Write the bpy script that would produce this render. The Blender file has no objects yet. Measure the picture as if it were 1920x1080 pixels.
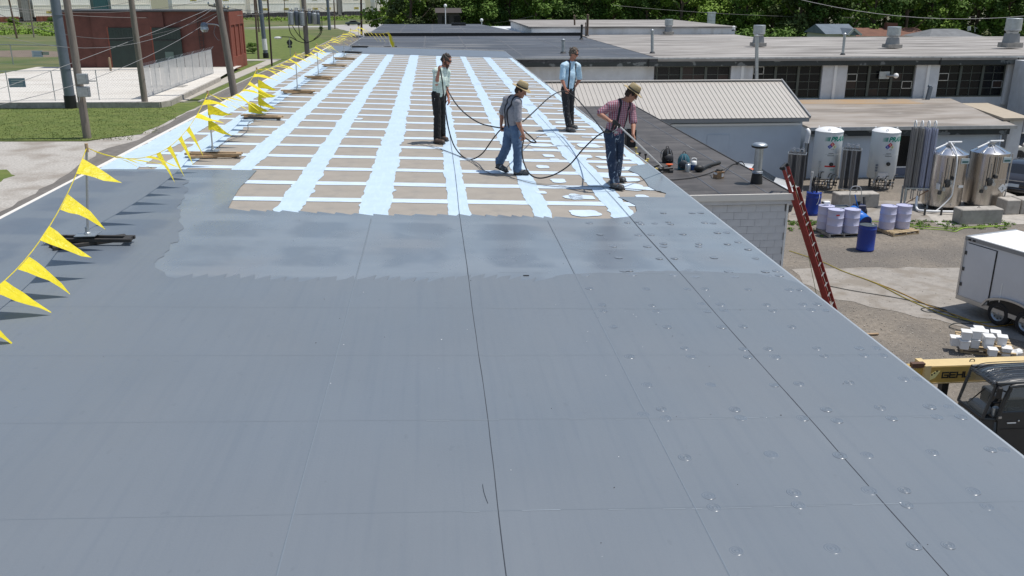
import bpy, bmesh, math, random
from mathutils import Vector, Matrix, noise
from mathutils.bvhtree import BVHTree
random.seed(7)
R_ = math.radians
scn = bpy.context.scene
COL = scn.collection

# ------------------------------------------------------------------ camera, world, sun, exposure
F_PX, YAW, PITCH, ROLL, SLOPE = 1650.6, 0.087746, 0.322660, 0.0015324, 0.0339165
CAM = Vector((0, 0, 8.6)); HR = 5.6
_F = Vector((math.sin(YAW)*math.cos(PITCH), math.cos(YAW)*math.cos(PITCH), -math.sin(PITCH)))
_R0 = Vector((math.cos(YAW), -math.sin(YAW), 0)); _U0 = _R0.cross(_F)
_R = _R0*math.cos(ROLL) + _U0*math.sin(ROLL); _U = _U0*math.cos(ROLL) - _R0*math.sin(ROLL)
cd = bpy.data.cameras.new('camera'); cam = bpy.data.objects.new('camera', cd); COL.objects.link(cam)
m = Matrix((_R, _U, -_F)).transposed().to_4x4(); m.translation = CAM; cam.matrix_world = m
cd.sensor_width = 36; cd.lens = 36*F_PX/1920; cd.clip_start = .1; cd.clip_end = 3000
scn.camera = cam
world = bpy.data.worlds.new('World'); scn.world = world; world.use_nodes = True
nt = world.node_tree; nt.nodes.clear()
sky = nt.nodes.new('ShaderNodeTexSky'); sky.sky_type = 'NISHITA'; sky.sun_disc = False
SUN_EL, SUN_DIR = R_(69), Vector((1, .02, 0)).normalized()      # the sun stands to the +X side
sky.sun_elevation = SUN_EL; sky.sun_rotation = math.atan2(SUN_DIR.x, SUN_DIR.y)
sky.air_density = 1.3; sky.dust_density = 1.2; sky.ozone_density = 1.5
bg = nt.nodes.new('ShaderNodeBackground'); bg.inputs[1].default_value = .11
wo = nt.nodes.new('ShaderNodeOutputWorld'); nt.links.new(sky.outputs[0], bg.inputs[0]); nt.links.new(bg.outputs[0], wo.inputs[0])
sd = bpy.data.lights.new('sun', 'SUN'); sd.energy = 4.2; sd.angle = R_(.53); sd.color = (1, .96, .9)
sun = bpy.data.objects.new('sun', sd); COL.objects.link(sun)
sv = SUN_DIR*math.cos(SUN_EL) + Vector((0, 0, math.sin(SUN_EL)))
sun.rotation_euler = sv.to_track_quat('Z', 'Y').to_euler(); sun.location = (0, 0, 60)
scn.view_settings.view_transform = 'Standard'; scn.view_settings.look = 'None'
scn.view_settings.exposure = 0.0; scn.view_settings.gamma = 1; scn.view_settings.use_curve_mapping = False

# ------------------------------------------------------------------ pixel -> place (measurements taken from the photograph)
def ray(x, y): return _R*((x-960)/F_PX) - _U*((y-540)/F_PX) + _F
def on(x, y, z=0.0, gx=0.0):
    d = ray(x, y); t = (z-CAM.z)/(d.z-gx*d.x); return CAM + d*t
def PR(x, y, h=0.0):
    p = on(x, y, HR, -SLOPE); return p + Vector((0, 0, h))
def PY(x, y, Y):
    d = ray(x, y); return CAM + d*(Y/d.y)
def rz(x): return HR - SLOPE*x
V = Vector

# ------------------------------------------------------------------ mesh collector
class MB:
    def __init__(s): s.v = []; s.f = []; s.mi = []; s.cur = 0
    def add(s, vs, fs):
        b = len(s.v); s.v += [tuple(v) for v in vs]
        for f in fs: s.f.append(tuple(b+i for i in f)); s.mi.append(s.cur)
        return s
    def box(s, c, size, rot=None, taper=1.0):
        x, y, z = size[0]/2, size[1]/2, size[2]/2; c = V(c)
        vs = [V((sx*x*(taper if sz > 0 else 1), sy*y*(taper if sz > 0 else 1), sz*z)) for sz in (-1, 1) for sy in (-1, 1) for sx in (-1, 1)]
        if rot is not None: vs = [rot @ v for v in vs]
        return s.add([v+c for v in vs], [(0, 2, 3, 1), (4, 5, 7, 6), (0, 1, 5, 4), (2, 6, 7, 3), (0, 4, 6, 2), (1, 3, 7, 5)])
    def bb(s, a, b):
        a = V(a); b = V(b); return s.box((a+b)/2, (abs(b.x-a.x), abs(b.y-a.y), abs(b.z-a.z)))
    def beam(s, a, b, w, h, up=(0, 0, 1)):
        a = V(a); b = V(b); d = b-a; L = d.length; d.normalize()
        u = V(up); sd_ = d.cross(u)
        if sd_.length < 1e-4: sd_ = d.cross(V((1, 0, 0)))
        sd_.normalize(); u = sd_.cross(d)
        rot = Matrix((d, sd_, u)).transposed()
        return s.box((a+b)/2, (L, w, h), rot)
    def tube(s, pts, r, n=8, cap=True, flat=1.0):
        pts = [V(p) for p in pts]; N = len(pts)
        rr = r if isinstance(r, (list, tuple)) else [r]*N
        prev = None; b = len(s.v)
        for i, p in enumerate(pts):
            t = (pts[min(i+1, N-1)]-pts[max(i-1, 0)]).normalized()
            if prev is None:
                u = t.cross(V((0, 0, 1)));
                if u.length < .05: u = t.cross(V((1, 0, 0)))
            else: u = prev - t*prev.dot(t)
            u.normalize(); prev = u; w = t.cross(u)
            for k in range(n):
                a = 2*math.pi*k/n; s.v.append(tuple(p + (u*math.cos(a)+w*math.sin(a)*flat)*rr[i]))
        for i in range(N-1):
            for k in range(n):
                k2 = (k+1) % n
                s.f.append((b+i*n+k, b+i*n+k2, b+(i+1)*n+k2, b+(i+1)*n+k)); s.mi.append(s.cur)
        if cap:
            s.f.append(tuple(b+k for k in range(n))[::-1]); s.mi.append(s.cur)
            s.f.append(tuple(b+(N-1)*n+k for k in range(n))); s.mi.append(s.cur)
        return s
    def lathe(s, prof, c=(0, 0, 0), n=24, cap=True):
        c = V(c); b = len(s.v)
        for r, z in prof:
            for k in range(n):
                a = 2*math.pi*k/n; s.v.append((c.x+r*math.cos(a), c.y+r*math.sin(a), c.z+z))
        for i in range(len(prof)-1):
            for k in range(n):
                k2 = (k+1) % n
                s.f.append((b+i*n+k, b+i*n+k2, b+(i+1)*n+k2, b+(i+1)*n+k)); s.mi.append(s.cur)
        if cap:
            if prof[0][0] > 1e-4 and abs(prof[0][1]-prof[1][1]) > 1e-5: s.f.append(tuple(b+k for k in range(n))[::-1]); s.mi.append(s.cur)
            if prof[-1][0] > 1e-4: s.f.append(tuple(b+(len(prof)-1)*n+k for k in range(n))); s.mi.append(s.cur)
        return s
    def ell(s, c, r, rot=None, n=12, m_=8):
        c = V(c); b = len(s.v)
        r = V((r, r, r)) if not hasattr(r, '__len__') else V(r)
        for i in range(m_+1):
            th = math.pi*i/m_
            for k in range(n):
                a = 2*math.pi*k/n
                p = V((r.x*math.sin(th)*math.cos(a), r.y*math.sin(th)*math.sin(a), r.z*math.cos(th)))
                if rot is not None: p = rot @ p
                s.v.append(tuple(c+p))
        for i in range(m_):
            for k in range(n):
                k2 = (k+1) % n
                s.f.append((b+i*n+k, b+(i+1)*n+k, b+(i+1)*n+k2, b+i*n+k2)); s.mi.append(s.cur)
        return s
    def caps(s, p0, r0, p1, r1, side=None, flat=1.0, n=12):
        """tapered capsule; flat squashes it across the direction 'side' x axis"""
        p0 = V(p0); p1 = V(p1); d = p1-p0; L = max(d.length, 1e-5); t = d/L
        u = V(side) if side is not None else t.orthogonal()
        u = (u - t*u.dot(t)); u.normalize(); w = t.cross(u); b = len(s.v); rings = []
        for i in range(5):
            a = math.pi/2*(1-i/4); rings.append((-r0*math.sin(a)*.98, max(r0*math.cos(a), .02*r0)))
        for i in range(5):
            a = math.pi/2*i/4; rings.append((L+r1*math.sin(a)*.98, max(r1*math.cos(a), .02*r1)))
        for h, r in rings:
            for k in range(n):
                a = 2*math.pi*k/n; s.v.append(tuple(p0+t*h+u*(r*math.cos(a))+w*(r*flat*math.sin(a))))
        for i in range(9):
            for k in range(n):
                k2 = (k+1) % n
                s.f.append((b+i*n+k, b+i*n+k2, b+(i+1)*n+k2, b+(i+1)*n+k)); s.mi.append(s.cur)
        s.f.append(tuple(b+k for k in range(n))[::-1]); s.mi.append(s.cur)
        s.f.append(tuple(b+9*n+k for k in range(n))); s.mi.append(s.cur)
        return s
    def prism(s, poly, z0, z1, zf=None):
        """vertical prism over a plan polygon; zf(x,y) adds height"""
        n = len(poly); zf = zf or (lambda x, y: 0)
        lo = [(p[0], p[1], z0+zf(p[0], p[1])) for p in poly]; hi = [(p[0], p[1], z1+zf(p[0], p[1])) for p in poly]
        fs = [tuple(range(n))[::-1], tuple(range(n, 2*n))] + [(i, (i+1) % n, n+(i+1) % n, n+i) for i in range(n)]
        return s.add(lo+hi, fs)
    def ext(s, poly, d):
        """extrude a planar 3-D polygon by vector d"""
        n = len(poly); d = V(d); a = [V(p) for p in poly]
        return s.add(a+[p+d for p in a], [tuple(range(n))[::-1], tuple(range(n, 2*n))] + [(i, (i+1) % n, n+(i+1) % n, n+i) for i in range(n)])
    def quad(s, a, b, c, d): return s.add([a, b, c, d], [(0, 1, 2, 3)])
    def mesh(s, name):
        me = bpy.data.meshes.new(name); me.from_pydata(s.v, [], s.f); me.polygons.foreach_set('material_index', s.mi); me.update(); return me
    def build(s, name, mat, parent=None, smooth=False, fix=True, bevel=0, **kw):
        me = s.mesh(name)
        for m_ in (mat if isinstance(mat, (list, tuple)) else [mat]): me.materials.append(m_)
        if fix or bevel:
            bm = bmesh.new(); bm.from_mesh(me)
            if fix: bmesh.ops.recalc_face_normals(bm, faces=bm.faces)
            if bevel: bmesh.ops.bevel(bm, geom=bm.edges[:], offset=bevel, segments=1, affect='EDGES')
            bm.to_mesh(me); bm.free()
        if smooth:
            me.polygons.foreach_set('use_smooth', [True]*len(me.polygons))
            try: me.set_sharp_from_angle(angle=R_(40 if smooth is True else smooth))
            except Exception: pass
        return link(name, me, parent, **kw)
def link(name, me, parent=None, **kw):
    o = bpy.data.objects.new(name, me); COL.objects.link(o)
    if parent is not None:
        o.parent = parent
        if parent.get('_w'): o.matrix_parent_inverse = Matrix.Translation(-parent.location) if parent.type == 'EMPTY' else Matrix.Identity(4)
        if parent.type == 'EMPTY' and parent.get('_w'): pass
    for k, v in kw.items(): o[k] = v
    return o
ROOTS = []
def thing(name, label, cat, loc=(0, 0, 0), group=None, world=False):
    """an Empty at the thing's base; world=True: parts are given in world coordinates"""
    o = bpy.data.objects.new(name, None); COL.objects.link(o); o.location = loc; o.empty_display_size = .2
    o['label'] = label; o['category'] = cat
    if group: o['group'] = group
    if world: o['_w'] = 1
    ROOTS.append(o); return o
def tag(o, label, cat, group=None):
    o['label'] = label; o['category'] = cat
    if group: o['group'] = group
    return o
def struct(o): o['kind'] = 'structure'; return o
def stuff(o): o['kind'] = 'stuff'; return o
def dup(root, loc, rz_=0, label=None, scale=None):
    def cp(o, par):
        c = o.copy(); COL.objects.link(c)
        if par is not None: c.parent = par
        for ch in list(o.children): cp(ch, c)
        return c
    r = cp(root, None); r.location = loc; r.rotation_euler = (0, 0, rz_)
    if scale: r.scale = scale
    if label: r['label'] = label
    return r
def cat_pts(a, b, sag, n=12):
    a = V(a); b = V(b); return [a.lerp(b, i/n) - V((0, 0, sag*4*(i/n)*(1-i/n))) for i in range(n+1)]
def smooth_pts(ps, n=6):
    ps = [V(p) for p in ps]; out = []
    for i in range(len(ps)-1):
        p0 = ps[max(i-1, 0)]; p1 = ps[i]; p2 = ps[i+1]; p3 = ps[min(i+2, len(ps)-1)]
        for k in range(n):
            t = k/n; out.append(.5*((2*p1)+(p2-p0)*t+(2*p0-5*p1+4*p2-p3)*t*t+(3*p1-p0-3*p2+p3)*t**3))
    out.append(ps[-1]); return out
def text_mesh(body, size, depth=.002, shear=0.0, offset=0.0, spacing=1.0):
    cu = bpy.data.curves.new('lettering', 'FONT'); cu.body = body; cu.size = size; cu.extrude = depth; cu.shear = shear
    cu.offset = offset; cu.space_character = spacing; cu.align_x = 'LEFT'; cu.resolution_u = 3
    o = bpy.data.objects.new('lettering', cu); COL.objects.link(o)
    me = bpy.data.meshes.new_from_object(o.evaluated_get(bpy.context.evaluated_depsgraph_get()))
    bpy.data.objects.remove(o); return me

# ------------------------------------------------------------------ materials
MATS = {}
def mat(name, col, rough=.6, metal=0.0, var=.0, vs=3.0, bump=0.0, bs=40.0, col2=None, spec=.5, sc=(1, 1, 1), fac=(.35, .65), alpha=1.0, coat=0.0, detail=5, trans=0.0):
    """base colour with noise variation towards col2 (or lighter/darker), fine relief"""
    if name in MATS: return MATS[name]
    m_ = bpy.data.materials.new(name); m_.use_nodes = True; t = m_.node_tree; b = t.nodes['Principled BSDF']
    b.inputs['Base Color'].default_value = (*col, 1); b.inputs['Roughness'].default_value = rough; b.inputs['Metallic'].default_value = metal
    b.inputs['Specular IOR Level'].default_value = spec
    if coat: b.inputs['Coat Weight'].default_value = coat; b.inputs['Coat Roughness'].default_value = .1
    if alpha < 1: b.inputs['Alpha'].default_value = alpha
    if trans: b.inputs['Transmission Weight'].default_value = trans
    if var or col2 or bump:
        tc = t.nodes.new('ShaderNodeTexCoord'); mp = t.nodes.new('ShaderNodeMapping'); mp.inputs['Scale'].default_value = sc
        t.links.new(tc.outputs['Object'], mp.inputs[0])
    if var or col2:
        n = t.nodes.new('ShaderNodeTexNoise'); n.inputs['Scale'].default_value = vs; n.inputs['Detail'].default_value = detail; n.inputs['Roughness'].default_value = .62
        t.links.new(mp.outputs[0], n.inputs['Vector'])
        mr = t.nodes.new('ShaderNodeMapRange'); mr.inputs['From Min'].default_value = fac[0]; mr.inputs['From Max'].default_value = fac[1]
        t.links.new(n.outputs['Fac'], mr.inputs['Value'])
        mx = t.nodes.new('ShaderNodeMix'); mx.data_type = 'RGBA'; t.links.new(mr.outputs[0], mx.inputs['Factor'])
        if col2: mx.inputs['A'].default_value = (*col, 1); mx.inputs['B'].default_value = (*col2, 1)
        else:
            mx.inputs['A'].default_value = (*[c*(1-var) for c in col], 1); mx.inputs['B'].default_value = (*[min(1, c*(1+var)) for c in col], 1)
        t.links.new(mx.outputs['Result'], b.inputs['Base Color'])
        m_['_mix'] = mx.name
    if bump:
        n2 = t.nodes.new('ShaderNodeTexNoise'); n2.inputs['Scale'].default_value = bs; n2.inputs['Detail'].default_value = 3
        t.links.new(mp.outputs[0], n2.inputs['Vector']); bp = t.nodes.new('ShaderNodeBump'); bp.inputs['Strength'].default_value = min(1, bump); bp.inputs['Distance'].default_value = .02
        t.links.new(n2.outputs['Fac'], bp.inputs['Height']); t.links.new(bp.outputs[0], b.inputs['Normal'])
    MATS[name] = m_; return m_
def overlay(m_, col, scale, thr, soft=.04, sc=(1, 1, 1), detail=4, strength=1.0, dist=0):
    """stains / patches with a shape of their own laid over the base colour"""
    t = m_.node_tree; b = t.nodes['Principled BSDF']; inp = b.inputs['Base Color']
    mx = t.nodes.new('ShaderNodeMix'); mx.data_type = 'RGBA'
    if inp.is_linked: t.links.new(inp.links[0].from_socket, mx.inputs['A'])
    else: mx.inputs['A'].default_value = inp.default_value
    mx.inputs['B'].default_value = (*col, 1)
    tc = t.nodes.new('ShaderNodeTexCoord'); mp = t.nodes.new('ShaderNodeMapping'); mp.inputs['Scale'].default_value = sc; mp.inputs['Location'].default_value = (random.random()*9, random.random()*9, 0)
    n = t.nodes.new('ShaderNodeTexNoise'); n.inputs['Scale'].default_value = scale; n.inputs['Detail'].default_value = detail; n.inputs['Distortion'].default_value = dist
    t.links.new(tc.outputs['Object'], mp.inputs[0]); t.links.new(mp.outputs[0], n.inputs['Vector'])
    mr = t.nodes.new('ShaderNodeMapRange'); mr.inputs['From Min'].default_value = thr-soft; mr.inputs['From Max'].default_value = thr+soft; mr.inputs['To Max'].default_value = strength
    t.links.new(n.outputs['Fac'], mr.inputs['Value']); t.links.new(mr.outputs[0], mx.inputs['Factor']); t.links.new(mx.outputs['Result'], inp)
    return m_

m_coat_old = mat('cured grey roof coating', (.150, .172, .196), .42, var=.035, vs=.7, bump=.05, bs=60, detail=6)
overlay(m_coat_old, (.150, .174, .203), 1.1, .55, .12, sc=(1, .25, 1), strength=.6)
overlay(m_coat_old, (.120, .145, .176), 5, .60, .12, sc=(4, .12, 1), strength=.38)
overlay(m_coat_old, (.155, .180, .206), 3, .60, .12, sc=(5, .2, 1), strength=.25)
overlay(m_coat_old, (.3, .32, .34), 30, .80, .01, strength=.8, detail=2)
m_coat_new = mat('fresh grey roof coating', (.182, .21, .24), .32, var=.05, vs=.9, bump=.03, bs=50, detail=6)
overlay(m_coat_new, (.160, .186, .216), 1.6, .58, .07, sc=(1.2, .8, 1), strength=.7)
overlay(m_coat_new, (.215, .242, .27), 1.0, .57, .1, sc=(.3, 2.2, 1), strength=.6)
overlay(m_coat_new, (.20, .205, .215), .5, .64, .08, strength=.6)
def telegraph(m_, col, y0, y1, strength, xmax=99, noise_thr=.42):
    """board panels showing faintly through wet coating: soft rectangles on the 1.22 m board grid"""
    t = m_.node_tree; b = t.nodes['Principled BSDF']; inp = b.inputs['Base Color']; N = t.nodes.new; Lk = t.links.new
    tc = N('ShaderNodeTexCoord'); sp = N('ShaderNodeSeparateXYZ'); Lk(tc.outputs['Object'], sp.inputs[0])
    nz = N('ShaderNodeTexNoise'); nz.inputs['Scale'].default_value = 2.2; nz.inputs['Detail'].default_value = 4; Lk(tc.outputs['Object'], nz.inputs['Vector'])
    def mth(op, a, b_=None):
        m__ = N('ShaderNodeMath'); m__.operation = op
        for i_, v in enumerate((a, b_)):
            if v is None: continue
            if isinstance(v, (int, float)): m__.inputs[i_].default_value = v
            else: Lk(v, m__.inputs[i_])
        return m__.outputs[0]
    def soft(v, lo, hi, sf):
        a = N('ShaderNodeMapRange'); a.interpolation_type = 'SMOOTHSTEP'; a.inputs['From Min'].default_value = lo-sf; a.inputs['From Max'].default_value = lo+sf; Lk(v, a.inputs['Value'])
        c = N('ShaderNodeMapRange'); c.interpolation_type = 'SMOOTHSTEP'; c.inputs['From Min'].default_value = hi-sf; c.inputs['From Max'].default_value = hi+sf; c.inputs['To Min'].default_value = 1; c.inputs['To Max'].default_value = 0; Lk(v, c.inputs['Value'])
        return mth('MULTIPLY', a.outputs[0], c.outputs[0])
    wob = mth('MULTIPLY', mth('SUBTRACT', nz.outputs['Fac'], .5), .5)
    gx = mth('FRACT', mth('DIVIDE', mth('ADD', mth('ADD', sp.outputs['X'], 5.77+.0), wob), 1.22)); gy = mth('FRACT', mth('DIVIDE', mth('ADD', sp.outputs['Y'], mth('MULTIPLY', wob, .4)), 1.22)); gy = mth('FRACT', mth('ADD', gy, 1-.8115))
    f = mth('MULTIPLY', soft(gx, .22, .80, .10), soft(gy, .16, .84, .06)); f = mth('MULTIPLY', f, soft(sp.outputs['Y'], y0, y1, .5)); f = mth('MULTIPLY', f, soft(sp.outputs['X'], -9, xmax, .4))
    n2 = N('ShaderNodeTexNoise'); n2.inputs['Scale'].default_value = .9; n2.inputs['Detail'].default_value = 5; n2.inputs['Distortion'].default_value = 1; Lk(tc.outputs['Object'], n2.inputs['Vector'])
    r = N('ShaderNodeMapRange'); r.inputs['From Min'].default_value = noise_thr; r.inputs['From Max'].default_value = noise_thr+.2; Lk(n2.outputs['Fac'], r.inputs['Value']); f = mth('MULTIPLY', f, mth('MULTIPLY', r.outputs[0], strength))
    mx = N('ShaderNodeMix'); mx.data_type = 'RGBA'; Lk(inp.links[0].from_socket, mx.inputs['A']); mx.inputs['B'].default_value = (*col, 1); Lk(f, mx.inputs['Factor']); Lk(mx.outputs['Result'], inp)
telegraph(m_coat_new, (.140, .165, .196), 9, 15.6, .85, 3.2, .30); telegraph(m_coat_old, (.108, .132, .166), 9.5, 15.6, 1.0, -2.6, .22)
overlay(m_coat_old, (.156, .172, .19), .35, .5, .2, strength=.5); overlay(m_coat_old, (.118, .136, .156), 14, .70, .03, strength=.35, detail=5, sc=(1, .5, 1))
def rough_var(m_, lo, hi, scale, sc=(1, 1, 1)):
    t = m_.node_tree; tc = t.nodes.new('ShaderNodeTexCoord'); mp = t.nodes.new('ShaderNodeMapping'); mp.inputs['Scale'].default_value = sc; n = t.nodes.new('ShaderNodeTexNoise'); n.inputs['Scale'].default_value = scale; n.inputs['Detail'].default_value = 6
    t.links.new(tc.outputs['Object'], mp.inputs[0]); t.links.new(mp.outputs[0], n.inputs['Vector']); r = t.nodes.new('ShaderNodeMapRange'); r.inputs['From Min'].default_value = .3; r.inputs['From Max'].default_value = .7; r.inputs['To Min'].default_value = lo; r.inputs['To Max'].default_value = hi
    t.links.new(n.outputs['Fac'], r.inputs['Value']); t.links.new(r.outputs[0], t.nodes['Principled BSDF'].inputs['Roughness'])
rough_var(m_coat_old, .30, .55, .8, (1, .5, 1)); rough_var(m_coat_new, .18, .40, 1.2, (1.5, .6, 1))
m_seamridge = mat('coated seam ridge', (.150, .176, .205), .42)
m_seamdark = mat('open seam line', (.035, .04, .05), .6)
m_seamfaint = mat('faint coated joint', (.147, .170, .195), .42)
m_scratch = mat('light scuffed board edge', (.25, .285, .32), .5)
m_board = mat('tan cover board', (.30, .268, .228), .75, var=.07, vs=2.5, bump=.12, bs=90)
overlay(m_board, (.25, .23, .205), 3, .6, .05, strength=.6)
m_primer = mat('pale blue seam primer', (.48, .60, .71), .5, var=.04, vs=3, bump=.1, bs=50)
overlay(m_primer, (.53, .65, .75), 6, .56, .06, sc=(3, .4, 1), strength=.6)
m_primer2 = mat('pale blue white joint primer', (.56, .66, .76), .5, var=.05, vs=4, bump=.08)
m_deck = mat('roof deck under the boards', (.30, .27, .23), .8, var=.1)
m_wallwhite = mat('white painted wall', (.62, .63, .645), .65, var=.08, vs=1.5, bump=.2, bs=30)
overlay(m_wallwhite, (.44, .42, .38), 1.2, .60, .08, sc=(1, 1, .3), strength=.5)
m_cmu = mat('painted grey white block', (.57, .575, .59), .7, var=.07, vs=2, bump=.25, bs=60)
m_mortar = mat('mortar joint', (.48, .485, .50), .85, var=.1, vs=2.5)
overlay(m_mortar, (.05, .05, .05), 1.6, .56, .03, strength=.9)
m_epdm = mat('black roof membrane', (.066, .060, .057), .62, var=.3, vs=.9, bump=.2, bs=20, spec=.4)
overlay(m_epdm, (.11, .10, .094), 1.3, .56, .1, sc=(.5, 2.0, 1), strength=.75)
overlay(m_epdm, (.13, .115, .10), 2.2, .68, .04, sc=(1, 1.3, 1), strength=.6)
m_epdm2 = mat('grey black far membrane', (.075, .077, .087), .5, var=.18, vs=.35, bump=.1, bs=10)
overlay(m_epdm2, (.19, .18, .17), .22, .60, .03, sc=(.6, 3.5, 1), strength=.8, detail=7)
overlay(m_epdm2, (.045, .045, .052), .5, .56, .06, sc=(.5, 1.5, 1), strength=.6)
m_membseam = mat('membrane lap seam', (.105, .105, .112), .6)
m_grayroof = mat('weathered grey gravel roof', (.22, .20, .18), .9, col2=(.40, .375, .35), vs=.6, sc=(.35, 1.6, 1), bump=.3, bs=12)
overlay(m_grayroof, (.12, .108, .098), .55, .54, .06, sc=(.22, 2.2, 1), strength=.75, detail=7)
overlay(m_grayroof, (.48, .46, .43), .9, .62, .04, sc=(.3, 2.5, 1), strength=.6, detail=7)
m_lowroof = mat('stained tan grey roof', (.25, .215, .18), .9, col2=(.34, .31, .28), vs=.7, sc=(.4, 1.5, 1), bump=.25, bs=12)
overlay(m_lowroof, (.14, .12, .10), .5, .56, .07, sc=(.5, 1.8, 1), strength=.6, detail=7)
overlay(m_lowroof, (.50, .48, .45), 1.6, .70, .03, sc=(.5, 2.5, 1), strength=.8)
m_rust = mat('rust stained roof strip', (.36, .24, .13), .9, col2=(.30, .25, .20), vs=.5)
m_fascia = mat('dark green black fascia', (.030, .036, .036), .6, var=.2, vs=1)
overlay(m_fascia, (.20, .21, .205), 1.8, .60, .012, sc=(1, 1, 1.4), detail=6, strength=.75)
m_edge = mat('aluminium roof edge', (.45, .46, .47), .4, .6, var=.1, vs=4)
m_edgewhite = mat('white metal drip edge', (.72, .68, .62), .5)
m_edgegray = mat('grey coated edge strip', (.30, .33, .36), .45)
m_panel = mat('cream ribbed metal roof', (.43, .40, .36), .5, .05, var=.04, vs=2)
m_bluewall = mat('pale blue grey metal wall', (.50, .56, .63), .5, var=.04, vs=1.3)
m_trim = mat('grey metal trim', (.26, .265, .27), .5, .2)
m_white = mat('white paint', (.78, .78, .77), .4)
m_black = mat('matt black', (.012, .012, .013), .55)
m_rubber = mat('black rubber', (.018, .018, .019), .75, bump=.2)
m_steel = mat('brushed stainless steel', (.52, .49, .46), .26, 1.0, var=.15, vs=3, sc=(6, 6, .15))
m_galv = mat('galvanised steel', (.42, .45, .47), .42, .8, var=.12, vs=5)
m_alu = mat('dull aluminium', (.5, .5, .5), .4, .8)
m_darkmetal = mat('dark weathered metal', (.07, .07, .07), .6, .4)
m_brick = mat('dark red painted brick', (.112, .042, .032), .8, var=.2, vs=.6, bump=.3, bs=30)
m_brick2 = mat('bright red brick', (.215, .058, .036), .75, var=.08, vs=.6, bump=.2, bs=30)  # brighter red than the front, for the right side and door frames
m_greendoor = mat('dark green door', (.016, .032, .027), .5, var=.15, vs=1)
m_concrete = mat('weathered concrete', (.38, .35, .31), .9, var=.15, vs=2.5, bump=.4, bs=20)
overlay(m_concrete, (.22, .20, .17), 3, .62, .06, strength=.6)
m_glassdark = mat('dark window pane', (.006, .007, .009), .25, spec=.3)
m_glassbrown = mat('brown painted pane', (.028, .014, .010), .5, var=.3, vs=2)
m_muntin = mat('grey green window bar', (.085, .095, .080), .6)
m_wood = mat('weathered grey timber pole', (.22, .19, .16), .9, var=.2, vs=3, sc=(4, 4, .3), bump=.5, bs=12)
m_wood2 = mat('brown timber pole', (.12, .085, .062), .9, var=.2, vs=3, sc=(4, 4, .3), bump=.4, bs=12)
m_steelpole = mat('blue grey steel pole', (.17, .20, .24), .45, .5, var=.08, vs=2)
m_wire = mat('overhead wire', (.10, .10, .10), .5)
m_wirelight = mat('pale overhead wire', (.22, .22, .23), .6)
m_lumber = mat('pale sawn lumber', (.42, .29, .17), .8, var=.2, vs=4, sc=(1, 5, 5), bump=.3)
m_lumberdark = mat('dark stained lumber', (.035, .032, .030), .7, var=.3, vs=4)
m_yellow_ = mat('yellow pennant plastic', (.78, .66, .012), .42, var=.05, vs=6, spec=.5)
def translucent(nm, col):
    m_ = bpy.data.materials.new(nm); m_.use_nodes = True; t = m_.node_tree; b = t.nodes['Principled BSDF']; b.inputs['Roughness'].default_value = .45; tr = t.nodes.new('ShaderNodeBsdfTranslucent'); mx = t.nodes.new('ShaderNodeMixShader'); mx.inputs[0].default_value = .30
    n = t.nodes.new('ShaderNodeTexNoise'); n.inputs['Scale'].default_value = 9; tc = t.nodes.new('ShaderNodeTexCoord'); t.links.new(tc.outputs['Object'], n.inputs['Vector']); cr = t.nodes.new('ShaderNodeMix'); cr.data_type = 'RGBA'; cr.inputs['A'].default_value = (*[c*.82 for c in col], 1); cr.inputs['B'].default_value = (*[min(1, c*1.12+.02) for c in col], 1); t.links.new(n.outputs['Fac'], cr.inputs['Factor'])
    bp_ = t.nodes.new('ShaderNodeBump'); bp_.inputs['Strength'].default_value = .8; bp_.inputs['Distance'].default_value = .03; n2 = t.nodes.new('ShaderNodeTexNoise'); n2.inputs['Scale'].default_value = 7; n2.inputs['Distortion'].default_value = 2; t.links.new(tc.outputs['Object'], n2.inputs['Vector']); t.links.new(n2.outputs['Fac'], bp_.inputs['Height'])
    for s_ in (b, tr): t.links.new(bp_.outputs[0], s_.inputs['Normal'])
    t.links.new(cr.outputs['Result'], b.inputs['Base Color']); t.links.new(cr.outputs['Result'], tr.inputs['Color']); o = t.nodes['Material Output']; t.links.new(b.outputs[0], mx.inputs[1]); t.links.new(tr.outputs[0], mx.inputs[2]); t.links.new(mx.outputs[0], o.inputs['Surface']); return m_
m_yellow = translucent('yellow pennant film', (.86, .72, .016))
# ------------------------------------------------------------------ ground, roads, lawn
# materials of the ground
m_ground = mat('dry dirt and weeds ground', (.17, .15, .115), 1, col2=(.12, .14, .06), vs=.15, bump=.3, bs=3)
m_yard = mat('gravelly yard', (.205, .176, .142), .97, var=.22, vs=7, bump=.8, bs=25, detail=8)
overlay(m_yard, (.12, .108, .095), .35, .52, .10, strength=.75, detail=6)
overlay(m_yard, (.37, .34, .30), 24, .63, .03, strength=.55, detail=3)
overlay(m_yard, (.085, .08, .075), 30, .66, .03, strength=.5, detail=3)
m_yardconc = mat('worn pale concrete slab', (.29, .265, .235), .95, var=.12, vs=3, bump=.4, bs=25)
overlay(m_yardconc, (.22, .19, .155), 1.2, .55, .07, strength=.8, detail=8)
overlay(m_yardconc, (.15, .135, .12), 9, .66, .03, strength=.5)
m_asph = mat('old asphalt', (.16, .145, .13), .95, var=.15, vs=2, bump=.4, bs=30, detail=8)
overlay(m_asph, (.105, .098, .09), .8, .55, .1, sc=(2, .2, 1), strength=.6)
m_gravel = mat('pale gravel', (.40, .375, .34), 1, var=.25, vs=9, bump=.8, bs=20, detail=8)
overlay(m_gravel, (.22, .185, .15), .45, .56, .1, strength=.7, detail=7)
m_gravelyard = mat('white gravel yard', (.58, .55, .50), 1, var=.12, vs=5, bump=.5, bs=15, detail=8)
overlay(m_gravelyard, (.44, .40, .35), .3, .58, .1, sc=(.5, 1.5, 1), strength=.6)
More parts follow.
